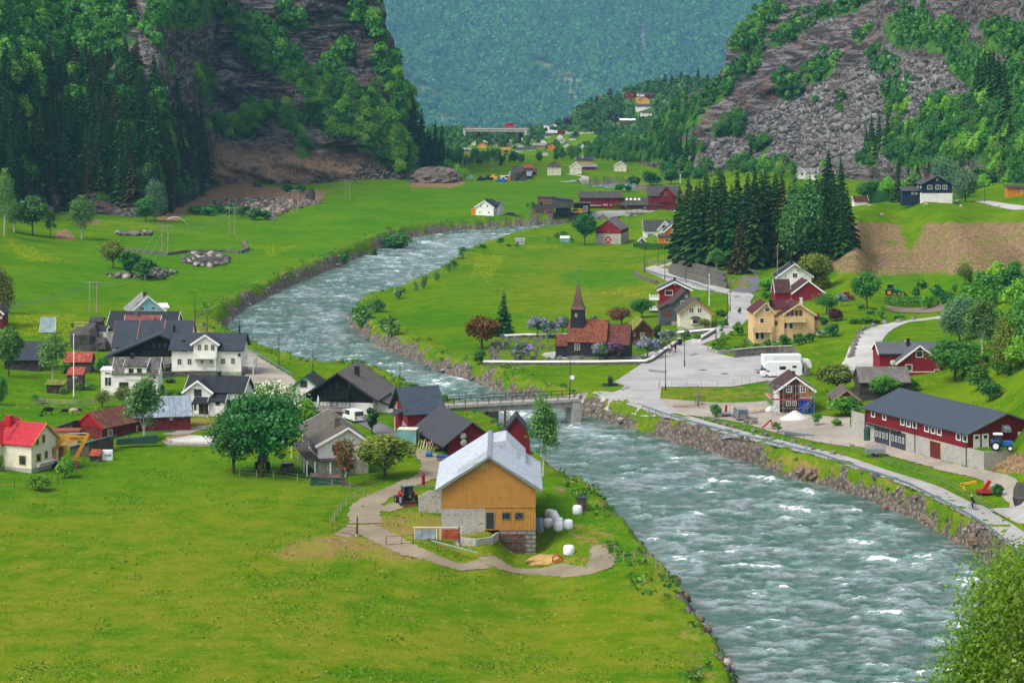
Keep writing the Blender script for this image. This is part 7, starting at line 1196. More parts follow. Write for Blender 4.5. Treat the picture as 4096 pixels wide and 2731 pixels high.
for i in range(70):
 x=R.uniform(3640,4120);y=R.uniform(1120,1520)
 if x<3800+(y-1300)*.2 and y>1240:continue
 p=hit(x,y);tree(R.choice(['bush0','bush1','bush2','broad0','broad2']),p,R.uniform(.9,3.2),'bush','small bush or young tree on the overgrown slope at the right edge','bush','bushes of the right slope',single=True)
for x,yb,hp in[(3830,1300,120),(3900,1290,150),(3960,1220,130),(4040,1180,120),(4080,1260,140),(3990,1140,90),(4060,1120,80),(3930,1180,100),(4090,1340,130),(3960,1380,110),(4020,1430,120),(4080,1480,130),(3990,1500,90),(3880,1340,80)]:
 p=hit(x,yb);tree(R.choice(['broad0','broad1','broad2','broad4','broad5']),p,hp/(F/p.y),'tree','green tree or bush on the overgrown slope at the right picture edge','tree','trees of the right slope',w=1.2)
p=Vector(((4080-CX)/F*122,122,22));tree('near_birch',p,17.0,'birch_tree','leafy birch crown close by in the lower right corner','tree',w=.92,rz=1.0)
p=Vector(((4330-CX)/F*116,116,22));tree('near_birch',p,19.5,'birch_tree','second leafy birch crown, cut by the lower right edge','tree',w=.9,rz=2.6)
EXTRA=[('',1262,860,1378,785,0),('',1452,848,1552,786,0),('',1558,813,1680,786,0),('',1832,823,1936,778,0),('',1512,765,1655,728,0),('',1042,830,1135,795,0)]
def village_trees():
 R=random.Random(9);pts=[];far=[]
 HOUSES=[(a+(b-a)*.5,c)for c,a,b in[]]
 def ok(x,y):
  for lb,x0,yb,x1,ye,yr,*_ in VILL+VILL2+HILL+EXTRA:
   a=S('l',x0,yb);b=S('l',x1,ye)
   if a[0]-4<x<b[0]+4 and-6<y-a[1]<(34 if not lb else 50):return False
  return True
 cand=[]
 for k in range(9000):
  x=R.uniform(1640,2980);y=R.uniform(515,690)
  lo=np.interp(x,[1770,1900,2120,2330,2450,2700,2980],[668,668,655,640,655,672,690]);dens=1
  if y>lo or(x>2600 and y<600):continue
  if x<2400 and y>655-(0 if x<2050 else 8)and R.random()<.5:continue
  if not ok(x,y):continue
  if all(((x-a)/18)**2+((y-b)/5.5)**2>1 for a,b in cand):cand.append((x,y))
 cand.sort(key=lambda q:-q[1]);
 for x,y in cand[:300]:
  p=hit(x,y)if y>520 else at_depth(x,y,float(DF(np.array([x]),np.array([y]))[0])-30);h=R.uniform(3.8,7.2)*(1.0 if y>600 else .9)
  tree(R.choice(['broad0','broad2','broad0','broad2','broad5','broad3','spruce0' if R.random()<.35 else 'broad2']),p,h,'village_tree','green tree in the belt of woods around the far village','tree','trees around the far village',w=R.uniform(.8,1.2),single=True)
 return cand[300:]
VT=village_trees()
def DG(px,py):return(ZC+3)*F/(np.maximum(py,470)-YH)
R=random.Random(31)
for i in range(40):x=R.uniform(2640,3500);p=hit(x,R.uniform(690,715));tree(R.choice(['broad0','broad2','broad3','broad1']),p,R.uniform(5,9),'tree','tree in the green belt at the foot of the boulder scree','tree','trees at the foot of the scree',single=True)
for x,yb,h in[(1790,700,7),(1830,715,6),(1765,690,9),(1860,720,5)]:p=hit(x,yb);tree('broad1',p,h,'tree','bushy tree on the edge of the rubble mound at the far left bank','tree','trees at the rubble mound',single=True)
def weeds():
 rng=np.random.default_rng(12);P=[];
 X=rng.uniform(-170,330,60000);Y=np.exp(rng.uniform(np.log(235),np.log(900),60000));s=sd_poly(X,Y,RIV);k=(s>.8)&(s<6.5)&(fbm(X*.12,Y*.12,0*X,3)+.25*rng.normal(size=X.size)>.0);k&=~near_line(X,Y,[(a[0],a[1],5.4)for a in ROADLINE]);X,Y,s=X[k],Y[k],s[k]
 Z=T(X,Y);n=7;VV,TT=[],[]
 for j in range(n):
  m=len(X);d=rdir(m,rng);a=np.cross(d,rdir(m,rng));a/=np.linalg.norm(a,axis=1)[:,None];b=np.cross(d,a);sz=(rng.uniform(.12,.32,m))[:,None];C=np.stack([X+rng.normal(size=m)*.3,Y+rng.normal(size=m)*.3,Z+rng.random(m)*.55],-1);VV.append(cards(C,a*sz,b*sz*.6).reshape(-1,3));TT.append(rng.random(m))
 V=np.concatenate(VV);props(np_mesh('undergrowth',V,np.arange(len(V)).reshape(-1,4),['leaf_mid','leaf_olive'],dict(tone=np.concatenate(TT)),mi=(rng.random(len(V)//4)>.6).astype(int)),kind='stuff')
 N_=200000;Y=np.exp(rng.uniform(np.log(238),np.log(640),N_));X=Y*rng.uniform(-.215,.215,N_);s=sd_poly(X,Y,RIV);px,py=X/Y*F+CX,YH+ZC/Y*F
 k=(s>3.5)&(fbm(X*.25,Y*.12,0*X,3)+.5*rng.normal(size=N_)>.72)
 for q in ROADS:k&=~near_line(X,Y,q)
 for q in KEEP:k&=~in_poly(px,py,q)
 X,Y=X[k],Y[k];Z=T(X,Y);VV,TT=[],[]
 for j in range(2):
  m=len(X);a=rng.random(m)*6.28;wv=rng.uniform(.05,.16,m);h=rng.uniform(.08,.22,m);A=np.stack([np.cos(a)*wv,np.sin(a)*wv,a*0],-1);C=np.stack([X,Y,Z-.03],-1);up=np.stack([rng.normal(size=m)*.08,rng.normal(size=m)*.08,h],-1);VV.append(np.stack([C-A,C+A,C+A*.5+up,C-A*.5+up],1).reshape(-1,3));TT.append(rng.random(m))
 V=np.concatenate(VV);props(np_mesh('grass',V,np.arange(len(V)).reshape(-1,4),'grass_tuft',dict(tone=np.concatenate(TT))),kind='stuff')
leaf_mat('grass_tuft','4a7808','62880a','88a01c',trans=.2)
def near_line(X,Y,L):
 r=np.zeros(X.shape,bool)
 for a,b in zip(L,L[1:]):
  ex,ey=b[0]-a[0],b[1]-a[1];t=np.clip(((X-a[0])*ex+(Y-a[1])*ey)/(ex*ex+ey*ey+1e-9),0,1);r|=(X-a[0]-t*ex)**2+(Y-a[1]-t*ey)**2<(a[2]/2+.3)**2
 return r
KEEP=[PX('e',(-100,1330),(330,1040),(560,960),(800,1010),(780,1050),(980,1100),(1200,1080),(1540,1070),(1640,1260),(1310,1320),(1000,1370),(330,1375),(100,1400)),PX('q',(110,130),(480,160),(800,180),(1380,160),(1900,330),(2352,350),(2352,700),(1950,640),(1100,420),(380,330)),PX('s',(2260,1590),(2480,1560),(2700,1400),(2830,1470),(2640,1600),(2800,1700),(2400,1625))]
weeds()
def rocks(name,P,size,mats,flat=.75,seed=1):
 rng=np.random.default_rng(seed);n=len(P);P=np.asarray(P);base=np.array([[-1,-1,-1],[1,-1,-1],[1,1,-1],[-1,1,-1],[-1,-1,1],[1,-1,1],[1,1,1],[-1,1,1]],float)*.5
 B=base[None]*(1-.55*rng.random((n,8,1)))+rng.normal(size=(n,8,3))*.08;s=size*np.minimum(np.exp(rng.normal(size=n)*.55),2.3);B=B*np.stack([s,s*(.6+.5*rng.random(n)),s*flat*(.6+.4*rng.random(n))],-1)[:,None]
 a,b=rng.random(n)*6.28,rng.normal(size=n)*.45;x=B[...,0]*np.cos(b)[:,None]-B[...,2]*np.sin(b)[:,None];z=B[...,0]*np.sin(b)[:,None]+B[...,2]*np.cos(b)[:,None];y=B[...,1]
 V=np.stack([x*np.cos(a)[:,None]-y*np.sin(a)[:,None],x*np.sin(a)[:,None]+y*np.cos(a)[:,None],z],-1)+P[:,None]
 f=np.array([[0,3,2,1],[4,5,6,7],[0,1,5,4],[1,2,6,5],[2,3,7,6],[3,0,4,7]]);Q=(f[None]+8*np.arange(n)[:,None,None]).reshape(-1,4)
 o=np_mesh(name,V.reshape(-1,3),Q,mats,mi=np.repeat(rng.integers(0,len(mats),n),6));return props(o,kind='stuff')
M('stone_a','6a6764',.95,'rough',var=.35);M('stone_b','827f7c',.95,'rough',var=.3);M('stone_c','524e4c',.95,'rough',var=.35);M('stone_d','a39a8c',.95,'rough',var=.3);M('stone_e','7d6a58',.95,'rough',var=.3)
def all_rocks():
 rng=np.random.default_rng(44);x=rng.uniform(2650,3900,60000);y=rng.uniform(230,700,60000);k=(E(TALUS,x,y)>.25+.2*rng.random(60000))&(E(VEGR,x,y)<.5)&(x>np.interp(y,EDR[:,0],EDR[:,1])+20);x,y=x[k][:22000],y[k][:22000]
 d=DR(x,y)-1.0;rocks('scree',np.stack([(x-CX)/F*d,d,ZC-(y-YH)/F*d],-1),1.0,['stone_a','stone_b','stone_c'])
 k=slice(0,900);rocks('scree_boulders',np.stack([(x[k]-CX)/F*(d[k]-.8),d[k]-.8,ZC-(y[k]+60*0-YH)/F*d[k]],-1),2.1,['stone_a','stone_b','stone_c'],seed=3)
 X=rng.uniform(-180,330,90000);Y=np.exp(rng.uniform(np.log(235),np.log(1000),90000));s=sd_poly(X,Y,RIV);e=(X>0)&(Y<430);k=(s>-.9)&(s<np.where(e,2.1,1.6)*rng.random(X.size)**.5)&(fbm(X*.15,Y*.15,0*X+4,3)+.3*rng.normal(size=X.size)>-.25);X,Y=X[k],Y[k];k=slice(0,8000);X,Y=X[k],Y[k]
 rocks('rubble',np.stack([X,Y,T(X,Y)+.08],-1),.62,['stone_a','stone_d','stone_c','stone_e','stone_b'],seed=5)
 q=[rng.uniform(860,1500,9000),rng.uniform(800,1000,9000)];px,py=q;zn=zone(px,py,[Z_SOIL[3]])>.3+.5*rng.random(9000);px,py=px[zn][:1500],py[zn][:1500];d=(ZC-.3)*F/(py-YH);X=(px-CX)/F*d;rocks('debris',np.stack([X,d,T(X,d)+.2],-1),1.1,['stone_d','stone_a','stone_e','stone_c'],seed=6)
 for j,(c_,ex)in enumerate([('o',(1900,1480,220,60)),('o',(1230,1235,180,18)),('i',(730,1260,90,22)),('i',(600,1270,120,12)),('l',(330,850,210,80))]):
  a_=rng.random(500)*6.28;r_=rng.random(500)**.5;w_=[hit(*S(c_,ex[0]+ex[2]*r*math.cos(a),ex[1]+ex[3]*r*math.sin(a)))for a,r in zip(a_[:[260,120,90,60,420][j]],r_)];rocks('rubble',np.array([tuple(v)for v in w_])+(0,0,.5 if j<4 else 2*0),[.9,.8,.9,.9,1.6][j],['stone_c','stone_a','stone_d'],seed=20+j)
 x=rng.uniform(900,1800,2500);y=rng.uniform(650,760,2500);d=DL(x,y)-3;k=rng.random(2500)<ss(640,760,y);x,y,d=x[k],y[k],d[k];rocks('talus',np.stack([(x-CX)/F*d,d,ZC-(y-YH)/F*d],-1),1.2,['stone_e','stone_a','stone_c'],seed=7)
all_rocks()
def V3(p):return Vector((p[0],p[1],p[2]))
def dup(root,loc,rz,label=None,group=None,sc=None):
 r=root.copy();COL.objects.link(r);r.location=loc;r.rotation_euler=(0,0,rz)
 if label:r['label']=label
 if group:r['group']=group
 if sc:r.scale=sc
 for ch in list(root.children):
  c=ch.copy();COL.objects.link(c);c.parent=r
  for g in ch.children:d=g.copy();COL.objects.link(d);d.parent=c
 return r
def bridge(name,label,A,B,w,z,steel,conc,pier_u,dep=1.0):
 A,B=Vector((A[0],A[1],0)),Vector((B[0],B[1],0));L=(B-A).length;rz=math.atan2(B.y-A.y,B.x-A.x);e=empty(name,(A.x,A.y,z),label,'bridge',rz=rz)
 m=MB();m.box(0,L,0,w,-.3,0);m.box(0,L,-.15,.12,-.3,.18);m.box(0,L,w-.12,w+.15,-.3,.18);m.build('deck',conc,e)
 for y in(.4,w-.8):m=MB();m.box(0,L,y,y+.4,-dep-.3,-.3);m.build('girder',conc,e)
 for u in pier_u:m=MB();m.box(u*L-.9,u*L+.9,.2,w-.2,-6-z,-dep-.3);m.build('pier','dark_stone',e)
 for u in(0,L-1.5):m=MB();m.box(u,u+1.5,-.1,w+.1,-5-z,-dep*.4);m.build('abutment','concrete_plain',e)
 for y in(-.05,w+.05):
  m=MB();n=int(L/2)
  for k in(.62,1.18):m.bar((0,y,k),(L,y,k),.07,.09 if k>1 else .04)
  for i in range(n+1):m.box(L*i/n-.05,L*i/n+.05,y-.05,y+.05,0,1.2)
  for i in range(int(L/.28)):m.box(i*.28,i*.28+.02,y-.012,y+.012,.15,1.15)
  m.build('railing',steel,e)
bridge('road_bridge','low concrete road bridge with dark green railings across the rapids',on_z(*S('n',700,330),.9),on_z(*S('n',2150,258),.9),3.4,.9,'dark_steel','concrete_plain',[.37])
bridge('road_bridge','pale concrete bridge with a dark railing in front of the red halls',on_z(*S('l',1930,1172),1.2),on_z(*S('l',2480,1172),1.2),6,1.2,'dark_steel','concrete_pour',[.08])
bridge('road_bridge','thin dark road bridge with traffic behind the far village',on_z(*S('l',540,462),4),on_z(*S('l',1085,466),4),9,4,'steel','concrete_plain',[.2,.5,.66,.85],1.4)
def polyline(c,*P):return[at(c,x,y)for x,y in P]
def along(L,step):
 out=[];acc=0
 for a,b in zip(L,L[1:]):
  d=(b-a).length;n=max(1,round(d/step));out+=[a+(b-a)*i/n for i in range(n)]
 return out+[L[-1]]
def fence(name,label,L,step,h,post,wire,rails=(.5,.95),pw=.09,rh=.02,cat='fence',pname='post',rname='wire',rect=False,ph=None):
 P=[Vector((p.x,p.y,tz(p.x,p.y)))for p in along(L,step)];e=empty(name,P[0],label,cat);o=P[0]
 for i,p in enumerate(P[:100]):q=p-o;m=MB();m.box(q.x-pw/2,q.x+pw/2,q.y-pw/2,q.y+pw/2,q.z-.3,q.z+h*(1 if rect else random.uniform(.9,1.1)));m.build(pname,post,e)
 m=MB()
 for k in rails:
  for a,b in zip(P,P[1:]):m.bar(a-o+Vector((0,0,h*k)),b-o+Vector((0,0,h*k)),.03 if rh<.1 else .05,rh)
 m.build(rname,wire,e);return e
def off(L,d):
 out=[]
 for i,p in enumerate(L):a,b=L[max(i-1,0)],L[min(i+1,len(L)-1)];t=(b-a).normalized();out.append(Vector((p.x+t.y*d,p.y-t.x*d,0)))
 return out
RL=[Vector((x,y,0))for x,y in ROADLINE][2:]
fence('guardrail','long blue-grey steel guardrail between the riverside road and the rapids',off(RL,2.35),2.9,.75,'wood_raw','rail_blue',rails=(.92,),rh=.3,cat='guardrail',pname='post',rname='rail',pw=.14,rect=True)if M('rail_blue','6f8494',.4,metal=.3)else 0
fence('guardrail','curved steel guardrail around the outer side of the hairpin road',polyline('e',(840,530),(625,440),(480,400),(300,360),(190,320),(160,285),(200,245),(330,232),(475,228)),3,.75,'steel','rail_blue',rails=(.9,),rh=.3,cat='guardrail',rname='rail',rect=True)
fence('guardrail','short guardrail along the river lane beside the white balcony house',polyline('b',(620,240),(760,290),(930,390),(1065,475)),3,.7,'steel','rail_blue',rails=(.9,),rh=.28,cat='guardrail',rname='rail',rect=True)
fence('fence','thin mesh fence around the parking lot edge',polyline('e',(310,1400),(320,1372),(430,1378),(700,1378),(1000,1370),(1290,1320)),2.4,1.3,'steel','steel',(.05,.5,.98),pw=.05)
fence('fence','thin steel fence along the roadside bank above the riverside road',off(RL[2:13],-3.4),2.6,1.2,'steel','steel',(.5,.98),pw=.05)
fence('fence','old timber-post fence along the edge of the near field, left of the track',polyline('p',(700,460),(720,420),(780,330),(830,280),(910,230),(990,190),(860,140),(380,60),(160,30),(-150,10)),3.2,1.15,'wood_raw','steel',(.5,.95),pw=.12)
fence('fence','wire fence with thin posts around the red-roofed house garden',polyline('k',(-60,800),(150,808),(400,840),(540,778),(800,660),(900,560)),2.2,1.2,'dark_trim','dark_steel',(.1,.5,.95),pw=.06)
fence('fence','grey split-rail fence across the left gardens above the sheep',polyline('a',(310,1200),(360,1185),(700,1205),(1000,1180),(1180,1165)),3,1.0,'wood_raw','wood_raw',(.4,.7,.95),rh=.1)
fence('fence','wire fence above the sheep meadow at the left',polyline('a',(-80,1235),(160,1235),(480,1240),(880,1232)),4.5,1.1,'wood_raw','steel',(.5,.95))
fence('fence','field fence running up the brown eroded slope',polyline('m',(600,1365),(900,1290),(1200,1205),(1500,1130),(1750,1080),(1950,1030),(2100,990)),5,1.1,'wood_raw','steel',(.95,),pw=.12)
fence('fence','field fence on the grass bank right of the white bales',polyline('c',(1740,1245),(1975,1250),(2055,1255),(2150,1255),(2265,1275),(2352,1310)),2.8,1.2,'wood_raw','steel',(.5,.9),pw=.1)
fence('gate','rusty tube gate across the field track left of the tall post',polyline('p',(700,520),(920,560)),3,1.1,'rusty','rusty',(.15,.95),rh=.06,cat='gate',rname='bar');fence('gate','tube gate across the track below the barn',polyline('p',(1195,645),(1340,635),(1445,625)),3,1.15,'rusty','rusty',(.1,.95),rh=.05,cat='gate',rname='bar')
fence('fence','dark green bank railing by the footpath at the graveyard corner',polyline('d',(35,1175),(150,1115),(215,1120)),2,1,'steel','steel',(.5,.95));fence('fence','white picket fence piece beside the driveway of the cream house',polyline('e',(615,972),(695,965)),.25,.8,'white_trim','white_trim',(.3,.8),pw=.1,rh=.08)
def wall(name,label,L,h,w,mat,cap=None,cat='wall',cw=.12,ch=.12):
 P=[Vector((p.x,p.y,tz(p.x,p.y)))for p in along(L,2.5)];e=empty(name,P[0],label,cat);o=P[0];m=MB();c=MB()
 for a,b in zip(P,P[1:]):
  a,b=a-o,b-o;t=(b-a).normalized();n=Vector((-t.y,t.x,0))*w/2;dn,up=Vector((0,0,-1)),Vector((0,0,h))
  m.add([a-n+dn,b-n+dn,b+n+dn,a+n+dn,a-n+up,b-n+up,b+n+up,a+n+up],[(4,5,6,7),(0,1,5,4),(2,3,7,6),(1,2,6,5),(3,0,4,7)])
  if cap:n=n.normalized()*(w/2+cw);u2=up+Vector((0,0,ch));c.add([a-n+up*1.002,b-n+up*1.002,b+n+up*1.002,a+n+up*1.002,a-n*.6+u2,b-n*.6+u2,b+n*.6+u2,a+n*.6+u2],[(4,5,6,7),(0,1,5,4),(2,3,7,6),(1,2,6,5),(3,0,4,7)])
 m.build('wall_body',mat,e)
 if cap:c.build('coping',cap,e)
 return e
CW=polyline('d',(305,1168),(600,1170),(1000,1170),(1400,1168),(1800,1160),(1850,1140),(1960,1060),(2110,960));wall('churchyard_wall','grey stone wall with a white board coping around the front of the churchyard',CW,.55,.6,'stone_wall','white_trim',ch=.3,cw=.0)
wall('churchyard_wall','white-topped wall behind the graveyard below the meadow',polyline('d',(500,925),(700,915),(1090,915)),.5,.5,'stone_wall','white_trim',ch=.3,cw=.02);wall('garden_wall','white-topped garden wall in front of the cream shingled house',polyline('e',(705,945),(830,870),(620,890),(480,900)),.6,.4,'stone_wall','white_trim',ch=.3,cw=.02)
wall('garden_wall','curved low stone wall at the road corner garden',polyline('e',(765,1030),(770,1055),(860,1070),(960,1062),(1060,1050)),.7,.5,'pale_stone');A=polyline('e',(1000,1105),(1200,1085),(1400,1075),(1540,1072));wall('retaining_wall','tall stone block wall behind the parked truck and camper',A,1.6,.6,'stone_wall','pale_stone');wall('retaining_wall','stone wall down the right side of the parking lot',polyline('e',(1545,1072),(1620,1200),(1680,1275)),1.5,.6,'stone_wall')
for i,(pts,h)in enumerate([(((415,325),(560,375),(760,430),(940,470)),1.2),(((435,290),(600,335),(800,390),(930,430)),1.3),(((460,250),(640,295),(820,345),(920,385)),1.3)]):wall('terrace_wall',['lowest of three grey gabion terrace walls below the grove','middle of three grey gabion terrace walls below the grove','topmost of three grey gabion terrace walls below the grove'][i],[p+Vector((0,1.2*i,0))for p in polyline('e',*pts)],h,.9,'stone_wall')
wall('field_wall','dry stone wall under the flagpole bend of the hairpin road',polyline('e',(85,330),(130,370),(210,400),(290,425)),.8,.6,'stone_wall');wall('field_wall','low stone wall below the field terrace in the left meadow',polyline('o',(1140,1385),(1300,1400),(1550,1425),(1700,1400),(1900,1400),(2080,1400),(2200,1410),(2270,1380),(2230,1310)),.8,1.0,'stone_wall');wall('garden_wall','grey stone terrace wall in front of the balcony house',polyline('a',(1450,945),(1600,935),(1800,930),(2000,930)),1.0,.6,'stone_wall')
wall('retaining_wall','curved mossy concrete wall beside the rusty barn door',polyline('c',(500,1085),(700,1110),(840,1090),(915,1040)),.9,.3,'concrete_plain');wall('bridge_parapet','concrete parapet on boulders right of the road bridge',[on_z(*S('n',x,y),.2)for x,y in((2165,262),(2250,300),(2352,350),(2450,380))],.8,.35,'concrete_pour')
def rockpile(name,label,c,x,y,r,mat,cat='boulder',h=None,seed=0,group=None,grp=1):
 p=at(c,x,y);m=MB();k=1 if r<6 else 3;m.ball((0,0,(h or r)*.3/k),(r,r*.8,h or r*.8),9*k,6*k,jit=.24 if k==1 else .1,seed=seed);o=m.build(name,mat,loc=p,rz=seed);return props(o,label,cat,group)
rockpile('boulder','house-sized dark boulder beside the black shed on the far meadow','l',1012,905,3.8,'dark_stone',h=4.8,seed=3);rockpile('boulder','big mossy brown rock outcrop beside the left gardens','a',800,680,4.3,'dark_stone',h=3.8,seed=5);rockpile('boulder','smaller rock right of the big garden outcrop','a',930,690,2.6,'dark_stone',h=2,seed=8);rockpile('mound','brown rubble mound under the power poles at the cliff end','i',2000,838,13,'mound_rock','mound',h=6,seed=4);rockpile('boulder','grey boulder standing by the road mouth at the right edge','g',2340,820,1.3,'dark_stone',h=2,seed=9)
rockpile('boulder','large upright rock at the right end of the debris field','i',1425,925,2.6,'dark_stone',h=3.6,seed=11);rockpile('boulder','dark rounded rock in the middle of the debris field','i',1180,862,2.2,'dark_stone',h=2.4,seed=12);rockpile('stone_heap','heap of dark field stones on the left meadow terrace','o',1900,1500,5.5,'dark_stone','stones',h=1.3,seed=13);rockpile('stone_heap','small heap of stones in the middle of the upper left meadow','o',1230,1235,5,'stone','stones',h=.8,seed=14)
for i,(x,y)in enumerate([(768,525),(775,495),(782,465),(790,425),(808,390),(825,355),(843,315),(888,275),(965,248),(1075,220),(1200,206),(1335,185)]):rockpile('roadside_boulder','grey boulder in the row along the outer edge of the gravel road','f',x,y,.75,'stone',seed=i,group='boulders along the gravel road')
for i,(x,y)in enumerate([(100,400),(520,600),(950,620)]+[(k,360+.265*(k-650))for k in range(620,2300,95)]):rockpile('roadside_boulder','block of the rough stone edging along the inland side of the riverside road','q',x+30*math.sin(i*5.1),y+22+8*math.sin(i*2.7),.3+.25*abs(math.sin(i*1.9)),'stone',seed=i+40,group='stone edging of the riverside road')if i>2 else 0
for i,(x,y,r)in enumerate([(1080,905,.9),(1745,1225,.8),(1530,1225,.7),(400,590,1.2),(300,560,1.0),(1470,990,.9),(1900,1190,1.1)]):rockpile('river_boulder','wet brown boulder at the water edge of the right river bank','g',x,y,r,'stone_e',seed=i+70,group='boulders of the right river bank')
def lamp_post():
 e=empty('street_lamp',(0,0,0),'x','street lamp');m=MB();m.tube((0,0,-.3),(0,0,6.8),.09,.05);m.tube((0,0,0),(0,0,1.1),.12);m.build('pole','pole_green',e);m=MB();m.bar((0,0,6.8),(.9,0,6.9),.06,.06);m.build('arm','pole_green',e);m=MB();m.rbox(.35,1.05,-.14,.14,6.85,6.98,.04);m.build('lamp_head','pole_green',e);return e
LP0=lamp_post();first=True
for c,x,y,yt,rz,lb in[('a',1790,450,160,3.1,'street lamp at the lane end left of the riverside picnic spot'),('a',1902,530,255,3.1,'street lamp beside the riverside picnic spot'),('a',2203,560,392,3.1,'street lamp on the river lane above the balcony house roof'),('b',955,395,62,3.1,'street lamp on the bank by the river lane guardrail'),('b',1267,475,210,3.1,'street lamp right of the green-trimmed house'),('b',2067,590,325,3.1,'street lamp beyond the chalet roof at the river'),('d',1103,1445,1050,0,'street lamp at the bridge head below the churchyard wall'),('d',1980,1403,1025,3.1,'street lamp at the corner of the mesh-fenced parking lot'),('d',2155,1190,825,3.1,'street lamp in the middle of the parking lot'),('e',836,945,683,3.1,'street lamp beside the white-topped garden wall end'),('e',940,780,500,0,'left of two street lamps beside the village road bend'),('e',966,685,372,0,'right of two street lamps beside the village road bend'),('e',765,545,265,0,'street lamp above the white flagpole at the terraces'),('e',561,420,177,0,'street lamp at the foot of the gabion terraces'),('e',367,385,142,0,'street lamp inside the hairpin guardrail'),('e',303,230,30,3.1,'street lamp at the top of the hairpin'),('e',179,325,95,0,'street lamp at the outer tip of the hairpin'),('m',1770,650,465,3.1,'wooden street lamp right of the navy and white house'),('m',1990,710,530,0,'street lamp at the start of the plateau road')]:
 p=at(c,x,y);h=(y-yt)*CR[c][2]/(F/p.y);s=h/6.9
 if first:LP0.location=p;LP0.rotation_euler=(0,0,rz);LP0.scale=(1,1,s);LP0['label']=lb;first=False
 else:dup(LP0,p,rz,lb,sc=(1,1,s))
def pole(name,label,c,x,y,yt,mat,r=.09,knob=True):
 p=at(c,x,y);h=(y-yt)*CR[c][2]/(F/p.y);e=empty(name,p,label,'flagpole' if 'flag' in name else 'pole');m=MB();m.tube((0,0,-.4),(0,0,h),r,r*.55);m.build('shaft',mat,e);
 if knob:m=MB();m.ball((0,0,h),r*1.3);m.build('finial',mat,e)
 m=MB();m.tube((0,0,-.2),(0,0,.25),r*2.2);m.build('foot','concrete_plain',e);return e
pole('flagpole','white flagpole in the left garden lawn','a',677,1122,548,'flag_white',.1);pole('flagpole','white flagpole beside the cream shingled house','e',773,628,340,'flag_white');pole('flagpole','grey flagpole in front of the tall white house','e',1400,550,78,'steel',.12);pole('flagpole','white flagpole in front of the tall red hall','h',2115,655,343,'flag_white',.14)
pole('gate_pillar','tall rough stone pillar by the iron gate at the road','e',668,1566,1358,'stone',.2,False);pole('fence_post','tall dark post where the field track splits','p',930,560,378,'wood_dark',.15,False);pole('fence_post','rusty steel post beside the corrugated rack','c',542,1100,928,'rusty',.12,False);pole('signal_post','thin pole on the slope above the scaffolded house','f',520,740,628,'wood_raw',.1,False)
wires=[]
def power(label,c,x0,x1,y,yt,arm=1.25):
 p,q=at(c,x0,y),at(c,x1,y);q.y=p.y;h=(y-yt)*CR[c][2]/(F/p.y);w=q.x-p.x;e=empty('power_pole',p,label,'power pole')
 for x in(0,w):m=MB();m.tube((x,0,-.5),(x,0,h),.16,.11);m.build('pole','wood_raw',e)
 m=MB();m.box(-arm,w+arm,-.08,.08,h-.35,h-.18);m.build('crossarm','steel',e)
 for x in(-arm+.1,w/2,w+arm-.1):m=MB();m.tube((x,0,h-.75),(x,0,h-.3),.07);m.build('insulator','dusty_glass',e)
 wires.append([p+Vector((x,0,h-.75))for x in(-arm+.1,w/2,w+arm-.1)])
power('double wooden power pole standing behind the blue house','a',825,893,345,58);power('double power pole on the low wall of the meadow terrace','o',1490,1550,1420,1145,1.4);power('double power pole right of the meadow sprinkler','o',2107,2157,1235,982,1.2);power('splayed double power pole at the rock debris','i',1345,1368,980,873,1.2);power('double power pole in the green field below the scraped rock','i',1587,1605,920,826,1.2);power('double power pole on top of the rubble mound','l',283,314,748,597,1.2);power('power pole pair in the woods right of the rubble mound','l',543,572,800,668,1.2);power('single braced power pole before the village woods','l',778,800,828,710,1.2)
wires.insert(0,[at_depth(-500,1180+6*i,470)for i in range(3)])
for i,(A,B)in enumerate(zip(wires,wires[1:])):
 m=MB()
 for a,b in zip(A,B):
  L=(b-a).length;pts=[a+(b-a)*t-Vector((0,0,L*.035*4*t*(1-t)))for t in np.linspace(0,1,14)];m.path([tuple(q)for q in pts],.035,4)
 props(m.build('power_line','steel'),['power line leaving the picture at the left from the blue house poles','power line from the blue house poles to the terrace poles','power line from the terrace poles over the sprinkler meadow','power line from the meadow poles to the rock debris','power line across the debris to the green field','power line climbing to the rubble mound','power line from the rubble mound into the woods','last stretch of power line before the village woods'][i],'power line')
def wheel(e,x,y,r,w,rim='steel'):
 t=MB();s=-1 if y<0 else 1;t.lathe([(r*.6,-w/2),(r*.94,-w/2),(r,-w*.3),(r,w*.3),(r*.94,w/2),(r*.6,w/2)],16,c=(x,y,r),ax='y');o=t.build('wheel','rubber',e);k=MB();k.lathe([(.02,-w*.42),(r*.62,-w*.4),(r*.62,w*.4),(.02,w*.42)],12,c=(x,y,r),ax='y');k.build('rim',rim,o)
